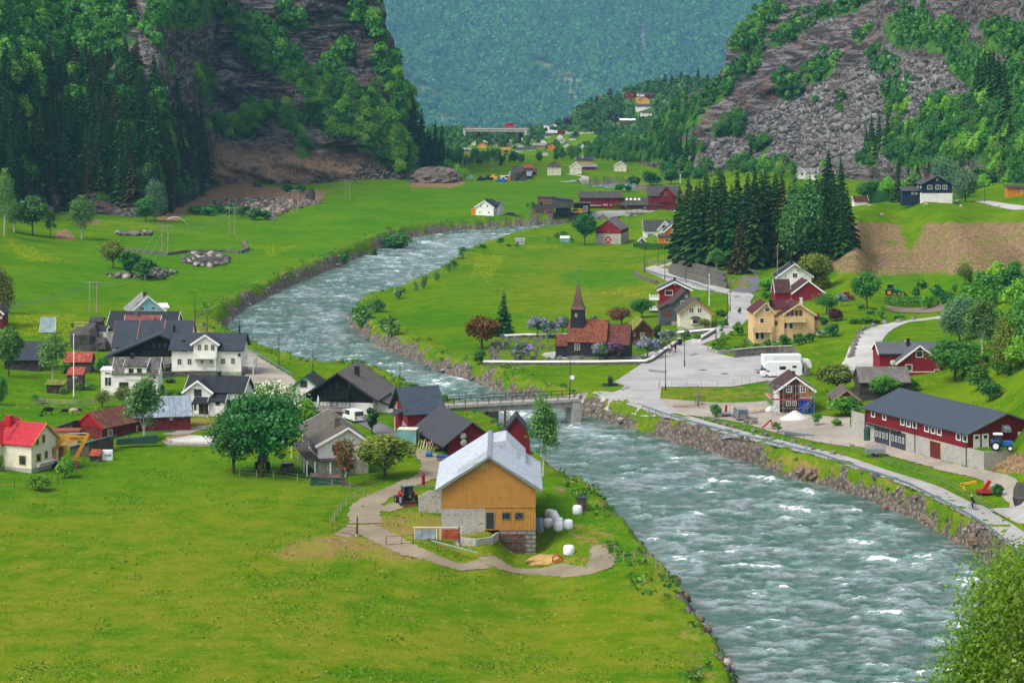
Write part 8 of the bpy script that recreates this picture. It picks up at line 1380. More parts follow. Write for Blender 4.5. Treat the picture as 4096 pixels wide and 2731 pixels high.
def car(name,label,cat,p,rz,paint,L=4.4,W=1.75,H=1.45,van=False,box=None,sc=1):
 e=empty(name,p,label,cat,rz=rz);h0=.32;b=H*.56 if not van else H*.55;prof=[(-L/2,h0),(L/2,h0),(L/2+.02,b*.85),(L*(.28 if not van else .36),b),(L*(.1 if not van else .26),H),(-L*(.3 if not van else .46),H),(-L*(.46 if not van else .49),b*1.02)]
 m=MB();m.prism(prof,-W/2,W/2,'y');o=m.build('body',paint,e);bv=o.modifiers.new('bevel','BEVEL');bv.width=.07;bv.segments=2;g0=.06;k=(H-b)/(L*(.18 if not van else .1))
 for s in(-1,1):
  g=MB();x1=L*(.24 if not van else .33);x2=L*(.1 if not van else .26)-.06;x3=-L*(.28 if not van else .1);g.prism([(x3-(.25 if not van else 0),b+.04),(x1-.08,b+.04),(x2,H-.13),(x3,H-.13)],s*(W/2+.002),s*(W/2+.02),'y');g.build('side_window','glass',e)
 g=MB();xa,xb=L*(.28 if not van else .36),L*(.1 if not van else .26);g.add([(xa+.03,-W/2+.12,b+.03),(xa+.03,W/2-.12,b+.03),(xb+.05,W/2-.18,H-.08),(xb+.05,-W/2+.18,H-.08)],[(0,1,2,3)]);g.build('windscreen','glass',e)
 g=MB();xa,xb=-L*(.46 if not van else .49),-L*(.3 if not van else .46);g.add([(xa-.03,W/2-.15,b+.05),(xa-.03,-W/2+.15,b+.05),(xb-.05,-W/2+.2,H-.12),(xb-.05,W/2-.2,H-.12)],[(0,1,2,3)]);g.build('rear_window','glass',e)
 for x in(L*.31,-L*.3):
  for y in(-W/2+.1,W/2-.1):wheel(e,x,y,.32,.2)
 for y in(-W/2+.25,W/2-.25):
  m=MB();m.box(L/2-.02,L/2+.035,y-.16,y+.16,.6,.76);m.build('headlight','plastic_white',e);m=MB();m.box(-L/2-.035,-L/2+.02,y-.1,y+.1,.62,.95 if van else .82);m.build('tail_light','red_paint',e)
 return e
M('car_yellow','e0a810',.35);M('car_silver','8a8f94',.3,metal=.4);M('car_dark','23262b',.3)
car('van','white van with roof bars parked beside the black and white chalet','van',at('b',1640,880),math.radians(118),'van_white',4.7,1.85,1.95,True);car('parked_car','dark old estate car parked in the shade under the big maples','car',at('b',1030,1345),math.radians(100),'car_dark',4.3,1.7,1.4);car('parked_car','dark car parked right of the lone white riverside house','car',at('l',952,1204),0,'car_dark',4.4,1.75,1.35);car('van','yellow van parked before the black flat-roofed garage','van',at('l',1508,1188),math.pi,'car_yellow',4.6,1.8,1.9,True);car('parked_car','silver car half hidden left of the yellow van','car',at('l',1440,1182),0,'car_silver')
car('van','silver-grey van with an open tailgate in the farm yard','van',at('q',1065,370),math.radians(95),'car_silver',4.7,1.85,1.95,True);car('van','white van among the machinery near the huge boulder','van',at('l',905,900),0.1,'van_white',5,1.9,2.0,True);car('truck','bright red truck on the far road bridge','truck',on_z(*S('l',942,452),4.2),0,'red_paint',7,2.5,3.2,True)
def box_truck():
 p=at('e',1290,1245);e=empty('box_truck',p,'white box truck with a blue stripe beside the camper van','truck',rz=math.radians(6));m=MB();m.rbox(-.6,6.6,-1.2,1.2,.95,3.5,.05);m.build('cargo_box','van_white',e);m=MB();m.box(-.63,-.6,-1.0,1.0,1.0,1.45);m.box(-.6,1.5,-1.23,-1.2,1.0,1.4);m.build('stripe','blue_paint',e);m=MB();m.prism([(6.8,.5),(8.6,.5),(8.6,1.5),(8.2,2.5),(6.8,2.6)],-1.1,1.1,'y');m.build('cab','van_white',e);m=MB();m.box(-.62,-.6,-1.0,.0,1.5,3.3);m.box(.15,1.35,-1.23,-1.2,1.5,3.2);m.build('door','plastic_white',e);m=MB();m.box(-.8,8,-.5,.5,.6,.94);m.build('chassis','black_plastic',e);m=MB();m.box(-1.9,-.7,-1.15,1.15,.55,.65);m.build('tail_lift','steel',e)
 for x in(1.4,7.4):
  for y in(-1,1):wheel(e,x,y,.45,.3)
 p=at('e',1440,1285);e=empty('camper_van',p,'white camper van with a high overcab parked in front of the box truck','camper van',rz=math.radians(183));m=MB();m.prism([(-3.6,.5),(2.2,.5),(2.2,1.2),(3.3,1.9),(3.1,2.6),(2.6,2.95),(-3.4,2.95),(-3.6,2.7)],-1.12,1.12,'y');m.build('body','van_white',e);m=MB();m.prism([(2.2,.4),(3.9,.4),(3.95,1.0),(3.2,1.25),(2.5,1.9),(2.2,1.9)],-1.0,1.0,'y');m.build('cab','van_white',e)
 for s in(-1,1):
  m=MB();m.prism([(2.3,1.2),(3.05,1.2),(2.5,1.78),(2.3,1.78)],s*1.0,s*1.02,'y');m.build('side_window','glass',e);m=MB();m.box(-.6,.6,s*1.12,s*1.14,1.6,2.2);m.build('living_window','glass',e);m=MB();m.box(-2.6,-1.8,s*1.12,s*1.14,1.9,2.3);m.build('rear_side_window','glass',e)
 m=MB();m.add([(3.24,-.85,1.27),(3.24,.85,1.27),(2.56,.8,1.9),(2.56,-.8,1.9)],[(0,1,2,3)]);m.build('windscreen','glass',e)
 for x in(-2.0,2.9):
  for y in(-.95,.95):wheel(e,x,y,.34,.22)
box_truck()
def tractor(label,p,rz,paint,roof,rimc,s=1.0,blade=False,loader=False):
 e=empty('tractor',p,label,'tractor',rz=rz);e.scale=(s,s,s);m=MB();m.rbox(.35,2.1,-.36,.36,.75,1.5,.07);m.build('hood',paint,e);m=MB();m.box(-.9,1.9,-.25,.25,.55,.9);m.build('chassis','black_plastic',e);m=MB()
 for x,y in((-.75,-.62),(-.75,.62),(.45,-.58),(.45,.58)):m.bar((x,y,1.0),(x*.95,y*.95,2.42),.07,.07)
 o=m.build('cab','black_plastic',e);g=MB();g.prism([(-.72,1.25),(.43,1.1),(.41,2.38),(-.69,2.38)],-.56,.56,'y');g.build('cab_glass','glass',o);m=MB();m.rbox(-.85,.6,-.7,.7,2.42,2.58,.07);m.build('roof',roof,e)
 for y in(-.88,.88):m=MB();m.path([(-1.1,y,1.3),(-.8,y,1.52),(-.1,y,1.55),(.1,y,1.3)],.12,6);m.build('fender',paint,e);wheel(e,-.5,y,.76,.42,rimc);wheel(e,1.65,y*.85,.46,.28,rimc)
 for y in(-.22,.22):m=MB();m.box(2.08,2.13,y-.09,y+.09,1.15,1.3);m.build('headlight','plastic_white',e)
 if blade:m=MB();m.prism([(-1.85,.05),(-1.72,.05),(-1.62,.4),(-1.75,.72),(-1.83,.7),(-1.72,.4)],-1.25,1.25,'y');m.build('blade','rusty',e);m=MB();m.bar((-.9,-.35,.6),(-1.7,-.3,.4),.08,.1);m.bar((-.9,.35,.6),(-1.7,.3,.4),.08,.1);m.build('hitch','rusty',e)
 if loader:
  m=MB();m.bar((.3,-.55,1.4),(2.9,-.55,.6),.1,.14);m.bar((.3,.55,1.4),(2.9,.55,.6),.1,.14);m.build('loader_arm','black_plastic',e);m=MB();m.prism([(2.9,.2),(3.5,.15),(3.4,.25),(3.0,.8),(2.9,.8)],-.9,.9,'y');m.build('bucket','black_plastic',e)
 return e
tractor('red tractor with a rusty rear blade on the track left of the orange barn',at('n',330,1350),math.radians(115),'red_paint','steel','steel',1.05,blade=True);tractor('blue vintage tractor with a white roof on the concrete terrace',at('f',2120,1395)+Vector((0,0,.25)),math.radians(-8),'blue_paint','plastic_white','plastic_white',.95);tractor('green tractor with a front loader at the edge of the garden field',at('m',1130,1566),math.radians(-4),'green_paint','green_paint','yellow_paint',1.05,loader=True);tractor('small old red tractor beside the lilac right of the red barn',at('e',2040,580),math.radians(10),'red_paint','red_paint','steel',.8);tractor('dark tractor in deep shade under the big maple',at('b',800,1345),math.radians(100),'black_plastic','steel','steel',1.0)
def excavator():
 p=at('r',1120,800);e=empty('excavator',p,'yellow excavator with its arm raised beside the red-roofed house','excavator',rz=0);m=MB();m.rbox(-3.0,-.6,.0,2.4,1.2,2.6,.1);m.build('body','yellow_paint',e);m=MB();m.rbox(-1.9,-.7,-.2,1.0,1.6,3.1,.08);c=m.build('cab','yellow_paint',e);m=MB();m.box(-1.7,-.85,-.23,-.2,2.0,2.9);m.box(-.7,-.68,-.05,.85,2.0,2.9);m.build('cab_window','glass',c)
 m=MB();P=[(-1.2,.8,2.1),(.2,.7,4.1),(1.2,.6,4.35),(4.0,.5,4.2)]
 for a,b in zip(P,P[1:]):m.bar(a,b,.4,.62)
 bm_=m.build('boom','yellow_paint',e);m=MB();m.bar((4.1,.5,4.9),(2.0,.2,.7),.36,.5);m.build('stick','yellow_paint',e);m=MB();m.tube((1.2,.6,4.85),(3.9,.5,4.95),.1);m.build('hydraulic_ram','steel',e);m=MB();m.prism([(1.5,.2),(2.6,.0),(2.9,.7),(2.3,1.1),(1.7,.9)],-.4,.6,'y');m.build('grab','rusty',e)
 for y in(-.1,2.3):m=MB();m.rbox(-3.3,-.2,y-.3,y+.3,.0,.9,.3);m.build('track','rubber',e)
 t=bpy.data.curves.new('brand_lettering','FONT');t.body='KOMATSU';t.size=.48;t.extrude=.01;t.align_x='CENTER';o=bpy.data.objects.new('t',t);COL.objects.link(o);dg=bpy.context.evaluated_depsgraph_get();me=bpy.data.meshes.new_from_object(o.evaluated_get(dg));bpy.data.objects.remove(o);me.materials.clear();me.materials.append(MATS['dark_trim']);o=bpy.data.objects.new('lettering',me);COL.objects.link(o);o.parent=bm_;o.location=(2.6,.33,4.1);o.rotation_euler=(math.radians(90),0,0)
 b=empty('loader_bucket',at('r',1060,770),'huge yellow loader bucket with a rusty inside standing by the house corner','bucket');m=MB();m.prism([(-.9,0),(.9,-.0),(1.05,.1),(1.2,3.0),(-.7,2.9),(-1.15,2.5),(-1.2,.9)],.2,1.6,'y');m.build('shell','yellow_paint',b);m=MB();m.add([(-.65,.15,.3),(.85,.15,.15),(1.05,.15,2.75),(-.6,.15,2.65)],[(0,1,2,3)]);m.build('inside','rusty',b)
 w=empty('box',at('r',1990,665),'white storage box with blue hand lettering beside the grey shed','box',rz=.12);m=MB();m.rbox(-1.0,1.0,0,1.1,0,1.45,.03);m.build('case','plastic_white',w);t=bpy.data.curves.new('l','FONT');t.body='yceel';t.size=.75;t.shear=.3;t.extrude=.01;o=bpy.data.objects.new('t',t);COL.objects.link(o);dg=bpy.context.evaluated_depsgraph_get();me=bpy.data.meshes.new_from_object(o.evaluated_get(dg));bpy.data.objects.remove(o);me.materials.clear();me.materials.append(MATS['blue_paint']);o=bpy.data.objects.new('lettering',me);COL.objects.link(o);o.parent=w;o.location=(-.15,-.02,.6);o.rotation_euler=(math.radians(90),0,0);o.scale=(.6,1,1)
excavator()
for i,(x,y,w)in enumerate([(1630,822,90),(1375,862,88),(1405,870,88),(1360,945,92),(1425,900,80),(1455,935,92),(1455,972,94),(1547,955,88),(1552,1195,104)]):
 p=at('c',x,y);r=w*K1/(F/p.y)/2;m=MB();m.lathe([(0,0),(r*.8,0),(r*.98,.15),(r*1.02,.5),(r*.98,1.0),(r*.8,1.2),(r*.4,1.27),(0,1.28)],14);o=m.build('hay_bale','plastic_white',loc=p+Vector((0,r*.6,-.05)),smooth=True,rz=i)
 props(o,{0:'white wrapped hay bale alone beside the small grey privy',8:'white wrapped hay bale alone behind the field gate'}.get(i,'white wrapped hay bale in the heap right of the orange barn'),'hay bale',None if i in(0,8)else 'white bales heaped by the barn')
def person(label,p,rz,top,legs,s=1.0,bike=False,hat='cloth_black',name='person'):
 e=empty(name,p,label,'person',rz=rz);e.scale=(s,s,s);m=MB();zs=.12 if bike else 0
 def limb(P,R,mt):
  for(a,b),(r0,r1)in zip(zip(P,P[1:]),zip(R,R[1:])):m.tube(a,b,r0,r1,8,mt);m.ball(b,r1,8,5,mt)
 hz=.95+zs
 kn=[((.18,.1,.62),(.02,.1,.3)),((.28,-.1,.75),(.15,-.1,.45))]if bike else[((.06,.1,.48),(-.05,.1,.06)),((-.02,-.1,.5),(.06,-.1,.06))]
 for(k,f),y in zip(kn,(.1,-.1)):limb([(-.05,y,hz),k,f],[.1,.075,.05],1);m.cbox((f[0]+.06,f[1],f[2]-.02),(.24,.09,.08),1)
 lean=.28 if bike else .04;sh=(lean,0,hz+.48);limb([(-.05,0,hz),(lean*.5,0,hz+.26),sh],[.15,.155,.17],0);m.ball((sh[0],0,sh[2]+.02),(.12,.2,.09),10,6,0);limb([sh,(sh[0]+.04,0,sh[2]+.13)],[.06,.05],2);hd=(sh[0]+.06,0,sh[2]+.25);m.ball(hd,(.1,.08,.125),10,8,2);m.ball((hd[0]+.1,0,hd[2]-.02),.018,5,4,2)
 for y in(.2,-.2):
  el=(sh[0]+.16,y*1.15,sh[2]-.26);ha=(sh[0]+.38,y*1.1,sh[2]-.38)if bike else(sh[0]+.1,y*1.1,sh[2]-.52);limb([(sh[0],y*.9,sh[2]),el,ha],[.06,.045,.035],0);m.ball((ha[0]+.04,ha[1],ha[2]-.02),(.05,.03,.035),7,5,2)
  for q in range(5):m.tube((ha[0]+.06,ha[1]-.02+.01*q,ha[2]-.02),(ha[0]+.1-.008*abs(q-2),ha[1]-.02+.01*q,ha[2]-.06),.008,.006,4,2)
 o=m.build('body',[top,legs,'skin'],e,smooth=True);h=MB();h.lathe([(.115,-.02),(.115,.04),(.09,.11),(.04,.145),(0,.15)],12,c=(hd[0]-.01,0,hd[2]+.02));h.build('helmet' if bike else 'hair',hat,o)
 return e
def bicycle(label,p,rz,s=1.0):
 e=empty('bicycle',p,label,'bicycle',rz=rz)
 for x in(-.5,.52):
  m=MB();n=20;m.path([(x+.33*math.cos(6.2832*i/n),0,.34+.33*math.sin(6.2832*i/n))for i in range(n+1)],.02,5)
  for i in range(8):m.tube((x,0,.34),(x+.32*math.cos(.785*i),0,.34+.32*math.sin(.785*i)),.004,n=3)
  m.build('wheel','rubber',e)
 m=MB();A,B,C,D_=(-.5,0,.34),(-.05,0,.3),(-.2,0,.85),(.38,0,.82)
 for a,b in((A,B),(A,C),(B,C),(C,D_),(B,D_),(D_,(.52,0,.34)),(D_,(.36,0,1.0))):m.tube(a,b,.02)
 m.build('frame','black_plastic',e);m=MB();m.rbox(-.33,-.08,-.06,.06,.9,.95,.02);m.build('saddle','black_plastic',e);m=MB();m.tube((.36,-.26,1.02),(.36,.26,1.02),.015);m.build('handlebar','steel',e);return e
p=at('g',1888,895);rz=math.radians(128);bicycle('bicycle ridden along the riverside road at the right',p,rz);person('cyclist in black with a pale helmet riding along the riverside road',p+Vector((0,0,.05)),rz,'cloth_black','cloth_black',1,True,'helmet')
p1,p2,p3=at('e',410,1065),at('e',432,1082),at('e',462,1062);person('person in a pale blue top holding a bicycle by the churchyard wall',p1,0.1,'cloth_white','cloth_black');person('person in a bright pink jacket and white trousers by the churchyard wall',p2,3.6,'cloth_pink','cloth_white',.88,hat='straw');person('person in black with dark trousers beside the right bicycle',p3,.2,'cloth_black','cloth_black',1.03);person('person in black standing behind the one in pink',p3+Vector((-.75,.9,0)),2.8,'cloth_black','cloth_black',1.0)
bicycle('bicycle with large wheels left of the person in pink',p1+Vector((-.2,-.25,0)),.1);bicycle('bicycle right of the group at the churchyard wall',p3+Vector((.25,-.3,0)),-.1)
def sheep(label,p,rz,mat,s=1.0,lying=False,group=None):
 e=empty('sheep',p,label,'sheep',group,rz);e.scale=(s,s,s);z=.28 if lying else .62;m=MB();m.ball((0,0,z),(.5,.25,.27),12,8,jit=.05);m.ball((.28,0,z+.02),(.26,.22,.25),10,6);m.tube((.42,0,z+.1),(.68,0,z-(.28 if not lying else-.1)),.13,.08,8);m.ball((.76,0,z-(.36 if not lying else-.14)),(.14,.075,.085),8,6)
 for y in(-.09,.09):m.ball((.68,y,z-(.26 if not lying else-.2)),(.03,.06,.02),6,4)
 m.tube((-.48,0,z+.08),(-.56,0,z-.1),.05,.03)
 if not lying:
  for x in(.3,-.32):
   for y in(-.13,.13):m.tube((x,y,.6),(x+.02,y,.32),.07,.045,7);m.tube((x+.02,y,.32),(x,y,0),.045,.035,7)
 m.build('fleece',mat,e,smooth=True)
for x,y,mt,s,ly,lb in[(448,1282,'wool_black',1.5,0,'largest black sheep grazing in the left meadow'),(597,1280,'wool_black',1.1,0,'middle black sheep left of the cream sheep'),(673,1285,'wool',1.3,0,'cream sheep grazing among the black sheep'),(730,1264,'wool_black',.8,0,'small black lamb right of the cream sheep'),(383,1297,'wool_black',.6,1,'black lamb lying left of the largest black sheep')]:sheep(lb,at('a',x,y),3.3 if x!=673 else .2,mt,s,ly)
for x,y,lb in[(932,760,'sheep below the left end of the long hedge on the plateau'),(1455,748,'sheep just below the navy and white house'),(1772,765,'sheep on the plateau right of the navy and white house'),(2120,765,'rightmost sheep on the plateau beside the road'),(1048,842,'sheep near the brown slope edge'),(1165,846,'lamb lying near the brown slope edge')]:sheep(lb,at('m',x,y),random.random()*3,'wool',1.1 if x!=1165 else .6,x==1165)
R=random.Random(4);gm=MB();gm.rbox(-.35,.35,-.08,.08,-.1,.8,.06);g0=gm.build('headstone',['stone']);n=0;props(g0,'grey headstone standing in the rows of the graveyard','headstone','headstones of the graveyard')
for r_,(y,x0,x1)in enumerate([(938,420,950),(965,380,940),(995,350,940),(1030,330,930),(1062,330,830),(1095,340,800),(1130,350,830),(1125,860,1260)]):
 for i in range(int((x1-x0)/46)):
  x=x0+(i+R.random())*46
  if R.random()<.12:continue
  p=at('d',x,y+R.uniform(-5,5));o=g0 if n==0 else g0.copy();n+=1
  if o is not g0:COL.objects.link(o)
  o.location=p;o.rotation_euler=(R.uniform(-.05,.05),0,R.uniform(-.5,.5));s=R.uniform(.7,1.25);o.scale=(s*R.uniform(.7,1.2),1.2,s)
def thing1(name,label,cat,p,parts,rz=0,s=1):
 e=empty(name,p,label,cat,rz=rz);e.scale=(s,s,s)
 for nm,mt,fn in parts:m=MB();fn(m);m.build(nm,mt,e)
 return e
thing1('container','pale teal site container with a cream roof beside the red garage','container',at('n',235,745),[('body','teal_paint',lambda m:m.box(0,2.9,0,2.4,0,2.55)),('roof','w_cream',lambda m:m.box(-.05,2.95,-.05,2.45,2.552,2.65)),('vent','plastic_white',lambda m:m.box(1.1,1.7,1,1.4,2.652,2.8))],rz=-.12)
thing1('trailer','silver trailer with mesh sides parked below the red building','trailer',at('g',985,400),[('bed','steel',lambda m:m.box(-1.5,1.5,-.8,.8,.6,1.0)),('mesh_side','steel',lambda m:[m.bar((x,y,1.0),(x,y,1.75),.04,.04)for x in np.linspace(-1.48,1.48,9)for y in(-.78,.78)]+[m.bar((-1.5,y,z),(1.5,y,z),.04,.04)for y in(-.78,.78)for z in(1.4,1.75)]+[m.bar((x,-.78,z),(x,.78,z),.04,.04)for x in(-1.5,1.5)for z in(1.4,1.75)]),('wheel','rubber',lambda m:m.lathe([(.05,-.1),(.3,-.1),(.3,.1),(.05,.1)],12,c=(-.3,-.85,.3),ax='y')),('wheel','rubber',lambda m:m.lathe([(.05,-.1),(.3,-.1),(.3,.1),(.05,.1)],12,c=(.4,-.85,.3),ax='y'))],rz=-.1)
thing1('corrugated_rack','rack of blue and rusty corrugated sheets between white posts','rack',at('c',130,1052),[('frame','cream_trim',lambda m:[m.box(x,x+.12,0,.12,0,1.5)for x in(0,2.75,3.2,5.9)]+[m.box(-.1,6.1,-.05,.2,1.5,1.62)]),('blue_sheet','r_tin',lambda m:m.box(.12,2.6,-.06,-.02,.1,1.3)),('rusty_sheet','r_rustred',lambda m:m.box(3.5,5.6,-.06,-.02,.1,1.35))])
thing1('digger_bucket','dark rusty digger bucket lying on the dry bank','bucket',at('c',605,985),[('shell','wood_dark',lambda m:m.prism([(0,0),(1.0,.1),(.9,.5),(.3,1.2),(-.2,1.0)],0,1,'y'))],s=.95)
thing1('privy','small grey wooden privy on the bank above the river','hut',at('c',1632,795),[('wall','w_greywood',lambda m:m.box(0,1.2,0,1.2,-.4,1.75)),('roof','dark_trim',lambda m:m.box(-.12,1.3,-.12,1.3,1.752,1.85)),('door','w_greywood',lambda m:m.box(.25,.95,-.05,-.005,0,1.5))])
thing1('white_gravel_heap','heap of white gravel in front of the scaffolded house','heap',at('q',1705,365),[('heap','pile_grey',lambda m:m.lathe([(2.6,-.1),(1.9,.3),(1.0,.85),(.3,1.3),(0,1.35)],14))]);thing1('straw_heap','yellow straw heap with dry rakings below the orange barn','heap',at('c',1350,1255),[('heap','straw',lambda m:m.ball((0,0,0),(2.6,1.6,.9),12,8,jit=.12))])
thing1('bale_grab','small red tubular bale grab lying by the straw heap','farm implement',at('c',1460,1255),[('frame','red_paint',lambda m:[m.path([(-.8,y,.1),(-.7,y,.7),(-.2,y,.9),(.3,y,.6),(.6,y,.1),(-.8,y,.1)],.06)for y in(-.4,.4)]+[m.tube((-.7,-.4,.7),(-.7,.4,.7),.06),m.tube((.6,-.4,.1),(.6,.4,.1),.06)])])
thing1('log_shelter','collapsed board shelter with a green tarpaulin beside the field fence','shelter',at('b',1240,1470),[('tarpaulin','tarp_green',lambda m:m.prism([(0,0),(4.6,-.2),(4.2,.9),(.2,1.1)],0,1.4,'y')),('board','w_greywood',lambda m:m.add([(-.1,-.2,1.2),(4.5,-.2,1.0),(4.6,1.5,1.3),(0,1.5,1.5)],[(0,1,2,3)])),('panel','w_greywood',lambda m:m.bar((4.4,-.2,1.0),(5.4,-.5,-.3),.1,.9))])
thing1('concrete_slab','new white concrete foundation slab with timber edging in the left yard','foundation',at('k',1740,330),[('slab','pile_grey',lambda m:m.prism([(0,0),(1.2,-2.6),(7.2,-3.2),(7.4,2.2),(3.2,3.6)],.25,.5,'z')),('edging','wood_new',lambda m:[m.bar((-.1,0,.6),(1.15,-2.65,.6),.1,.3),m.bar((-.1,0,.6),(3.2,3.7,.6),.1,.3)]),('rock_base','pale_stone',lambda m:m.prism([(-.8,.2),(.8,-3.6),(7.8,-4.2),(8,3),(3.2,4.4)],-.6,.24,'z'))])
thing1('tarp_stack','timber stack under a dark green tarpaulin by the left field edge','stack',at('k',1215,400),[('tarpaulin','tarp_green',lambda m:m.prism([(0,.5),(6.2,.5),(6.3,1.8),(3,1.5),(.2,1.4)],0,1.4,'y')),('trestle','wood_raw',lambda m:[m.bar((x,.2,0),(x+.5,.6,1.2),.08,.08)for x in(.5,2,3.6,5.2)])],rz=.25)
thing1('wood_stack','large stack of split firewood behind the yellow excavator','stack',at('r',1100,480)+Vector((0,4,0)),[('logs','straw',lambda m:m.box(-2.4,2.2,0,2.2,-.2,2.3)),('cover','r_rustred',lambda m:m.box(-2.7,2.5,-.2,2.4,2.302,2.45))]);thing1('cold_frame','glazed garden frame with a steel rim in the left gardens','garden frame',at('a',360,535),[('glazing','dusty_glass',lambda m:m.add([(0,0,.2),(3.4,0,.2),(3.2,1.6,3.2),(.1,1.6,3.2)],[(0,1,2,3)])),('frame','steel',lambda m:m.path([(0,0,.2),(3.4,0,.2),(3.2,1.6,3.2),(.1,1.6,3.2),(0,0,.2)],.06))])
thing1('recycling_bins','row of dark recycling bins on a black mat beside the road','bins',at('d',1475,1365),[('mat','rubber',lambda m:m.box(-1.4,1.5,-.2,3.4,0,.05)),('bin','black_plastic',lambda m:m.rbox(-.35,.4,0,.7,.06,1.5,.06)),('bin','black_plastic',lambda m:m.rbox(-.35,.4,1,1.7,.06,1.5,.06)),('bin','black_plastic',lambda m:m.rbox(-.35,.4,2,2.7,.06,1.5,.06))])
thing1('notice_shelter','tiny shingle-roofed notice shelter at the church gate','shelter',at('d',1945,1040),[('post','wood_dark',lambda m:[m.box(x,x+.12,0,.12,-.2,1.8)for x in(-.8,.7)]),('board','w_greywood',lambda m:m.box(-.68,.7,.02,.1,.5,1.6)),('roof','r_weathered',lambda m:[m.prism([(-1.2,1.6),(0,2.6),(0,2.75),(-1.25,1.72)],-.6,.7,'y'),m.prism([(1.2,1.6),(0,2.6),(0,2.75),(1.25,1.72)],-.6,.7,'y')])])
thing1('scaffold_stack','stack of grey scaffold frames lying along the roadside fence','stack',at('q',1580,575),[('frames','steel',lambda m:[m.bar((0,.2*(i%3),.2+.12*i),(5.8,.2*(i%3),-.3+.12*i),.5,.06)for i in range(6)])],rz=-.25);thing1('red_jib','red folded crane arm beside the roadside fence','farm implement',at('q',1320,495),[('arm','red_paint',lambda m:[m.bar((0,0,.3),(1.4,0,1.6),.15,.25),m.bar((1.4,0,1.6),(1.7,0,.2),.15,.2)])]);thing1('seed_spreader','yellow cone fertiliser spreader with red frame by the concrete wall','farm implement',at('f',830,1250),[('hopper','car_yellow',lambda m:m.lathe([(.15,.5),(.8,1.4),(.85,1.5)],14)),('frame','red_paint',lambda m:[m.bar((-.7,.3,.1),(.9,.3,.5),.1,.1),m.bar((.9,.3,.5),(1.6,.3,.1),.1,.1)])]);thing1('mower','red and orange rotary mower with a yellow arm beside the road','farm implement',at('g',2000,745),[('disc_cover','red_board',lambda m:m.lathe([(1.5,.3),(1.5,.4),(.1,.5)],14)),('frame','red_paint',lambda m:[m.bar((-.3,0,.5),(.6,0,1.8),.4,.5)]),('arm','car_yellow',lambda m:[m.bar((-3.4,.5,1.2),(-1.2,.5,1.6),.25,.3),m.bar((-3.2,.5,1.3),(-2.8,.5,.4),.25,.3)])]);thing1('water_tank','dark green upright tank beside the seed spreader','tank',at('f',915,1290),[('tank','tarp_green',lambda m:m.lathe([(0,0),(.6,0),(.6,1.9),(.4,2.1),(0,2.15)],14))])
thing1('ladder','aluminium ladder lying on the grass beside the red tractor','ladder',at('n',400,1190),[('rail','steel',lambda m:[m.bar((0,0,.4),(5.4,.3,.35),.05,.1),m.bar((0,.5,.4),(5.4,.8,.35),.05,.1)]),('rung','steel',lambda m:[m.bar((.3+i*.45,0,.4),(.3+i*.45,.6,.4),.04,.04)for i in range(12)])]);thing1('hand_pump','old dark red upright pump on the farm track verge','pump',at('n',505,1158),[('column','red_board',lambda m:m.lathe([(.25,0),(.22,1.3),(.3,1.45),(.12,1.7),(0,1.95)],10))]);thing1('pipe_bundle','bundle of thin pale pipes lying on the grass by the track','pipes',at('c',285,1085),[('pipe','teal_paint',lambda m:[m.bar((0,.15*i,.35),(5.9,-6.2+.15*i,.1),.08,.06)for i in range(3)])])
thing1('iron_gate','dark wrought iron gate beside the tall stone pillar','gate',at('e',640,1540),[('leaf','dark_trim',lambda m:[m.box(x,x+.05,0,.05,0,1.6)for x in np.arange(0,1.8,.18)]+[m.box(0,1.8,0,.06,z,z+.06)for z in(.2,1.4)])]);thing1('utility_trailer','silver flat trailer with upright posts beside the yard shrub','trailer',at('q',895,350),[('bed','steel',lambda m:m.box(-.9,.9,0,2.6,.5,.65)),('ramp','steel',lambda m:[m.bar((x,0,.6),(x,.2,2.2),.08,.08)for x in(-.7,.7)]),('load','red_paint',lambda m:[m.bar((0,.8,.8),(.1,.9,1.9),.3,.3)])])
for i,(x,y,w,mt)in enumerate([(690,905,1.6,'black_plastic'),(755,900,2.2,'black_plastic'),(800,895,1.6,'car_yellow'),(850,915,1.2,'blue_paint'),(885,918,1.8,'blue_paint'),(600,890,1.6,'teal_paint'),(940,905,1.4,'w_orange')]):thing1('machinery',['black folded digger arm, leftmost of the machines by the boulder','black and red digger among the machines by the boulder','yellow machine among the junk by the boulder','blue bin left of two by the boulder','blue bin right of two by the boulder','pale tank at the left end of the junk row','orange machine beside the huge boulder'][i],'machine',at('l',x,y),[('body',mt,lambda m:m.rbox(-w,w,0,2,0,1.3,.15)),('cab',mt,lambda m:m.rbox(-w*.4,w*.3,.3,1.6,1.3,2.1,.1))])
def spray(m):
 for i in range(12):
  t,u=i/12,(i+1)/12;q=lambda t:(-6.5*t,0,1.0+8*t-6.5*t*t);m.tube(q(t),q(u),.03+.12*t,.03+.12*u,6,cap=False)
n_=N('water_spray');d_=n_.n('ShaderNodeBsdfTransparent');e_=n_.n('ShaderNodeBsdfDiffuse');e_.inputs[0].default_value=(.85,.92,.95,1);x_=n_.n('ShaderNodeMixShader');x_.inputs[0].default_value=.35;n_.l(d_.outputs[0],x_.inputs[1]);n_.l(e_.outputs[0],x_.inputs[2]);o_=n_.n('ShaderNodeOutputMaterial');n_.l(x_.outputs[0],o_.inputs[0]);MATS['spray']=n_.m
thing1('sprinkler','field sprinkler throwing a white arc of water in the left meadow','sprinkler',at('o',1720,1170),[('stand','steel',lambda m:[m.tube((x,y,0),(0,0,1.0),.04)for x,y in((-.6,0),(.5,.4),(.5,-.4))]),('water_jet','spray',spray)])
rows=[('f',1080,1620,y)for y in(8,22,36)]
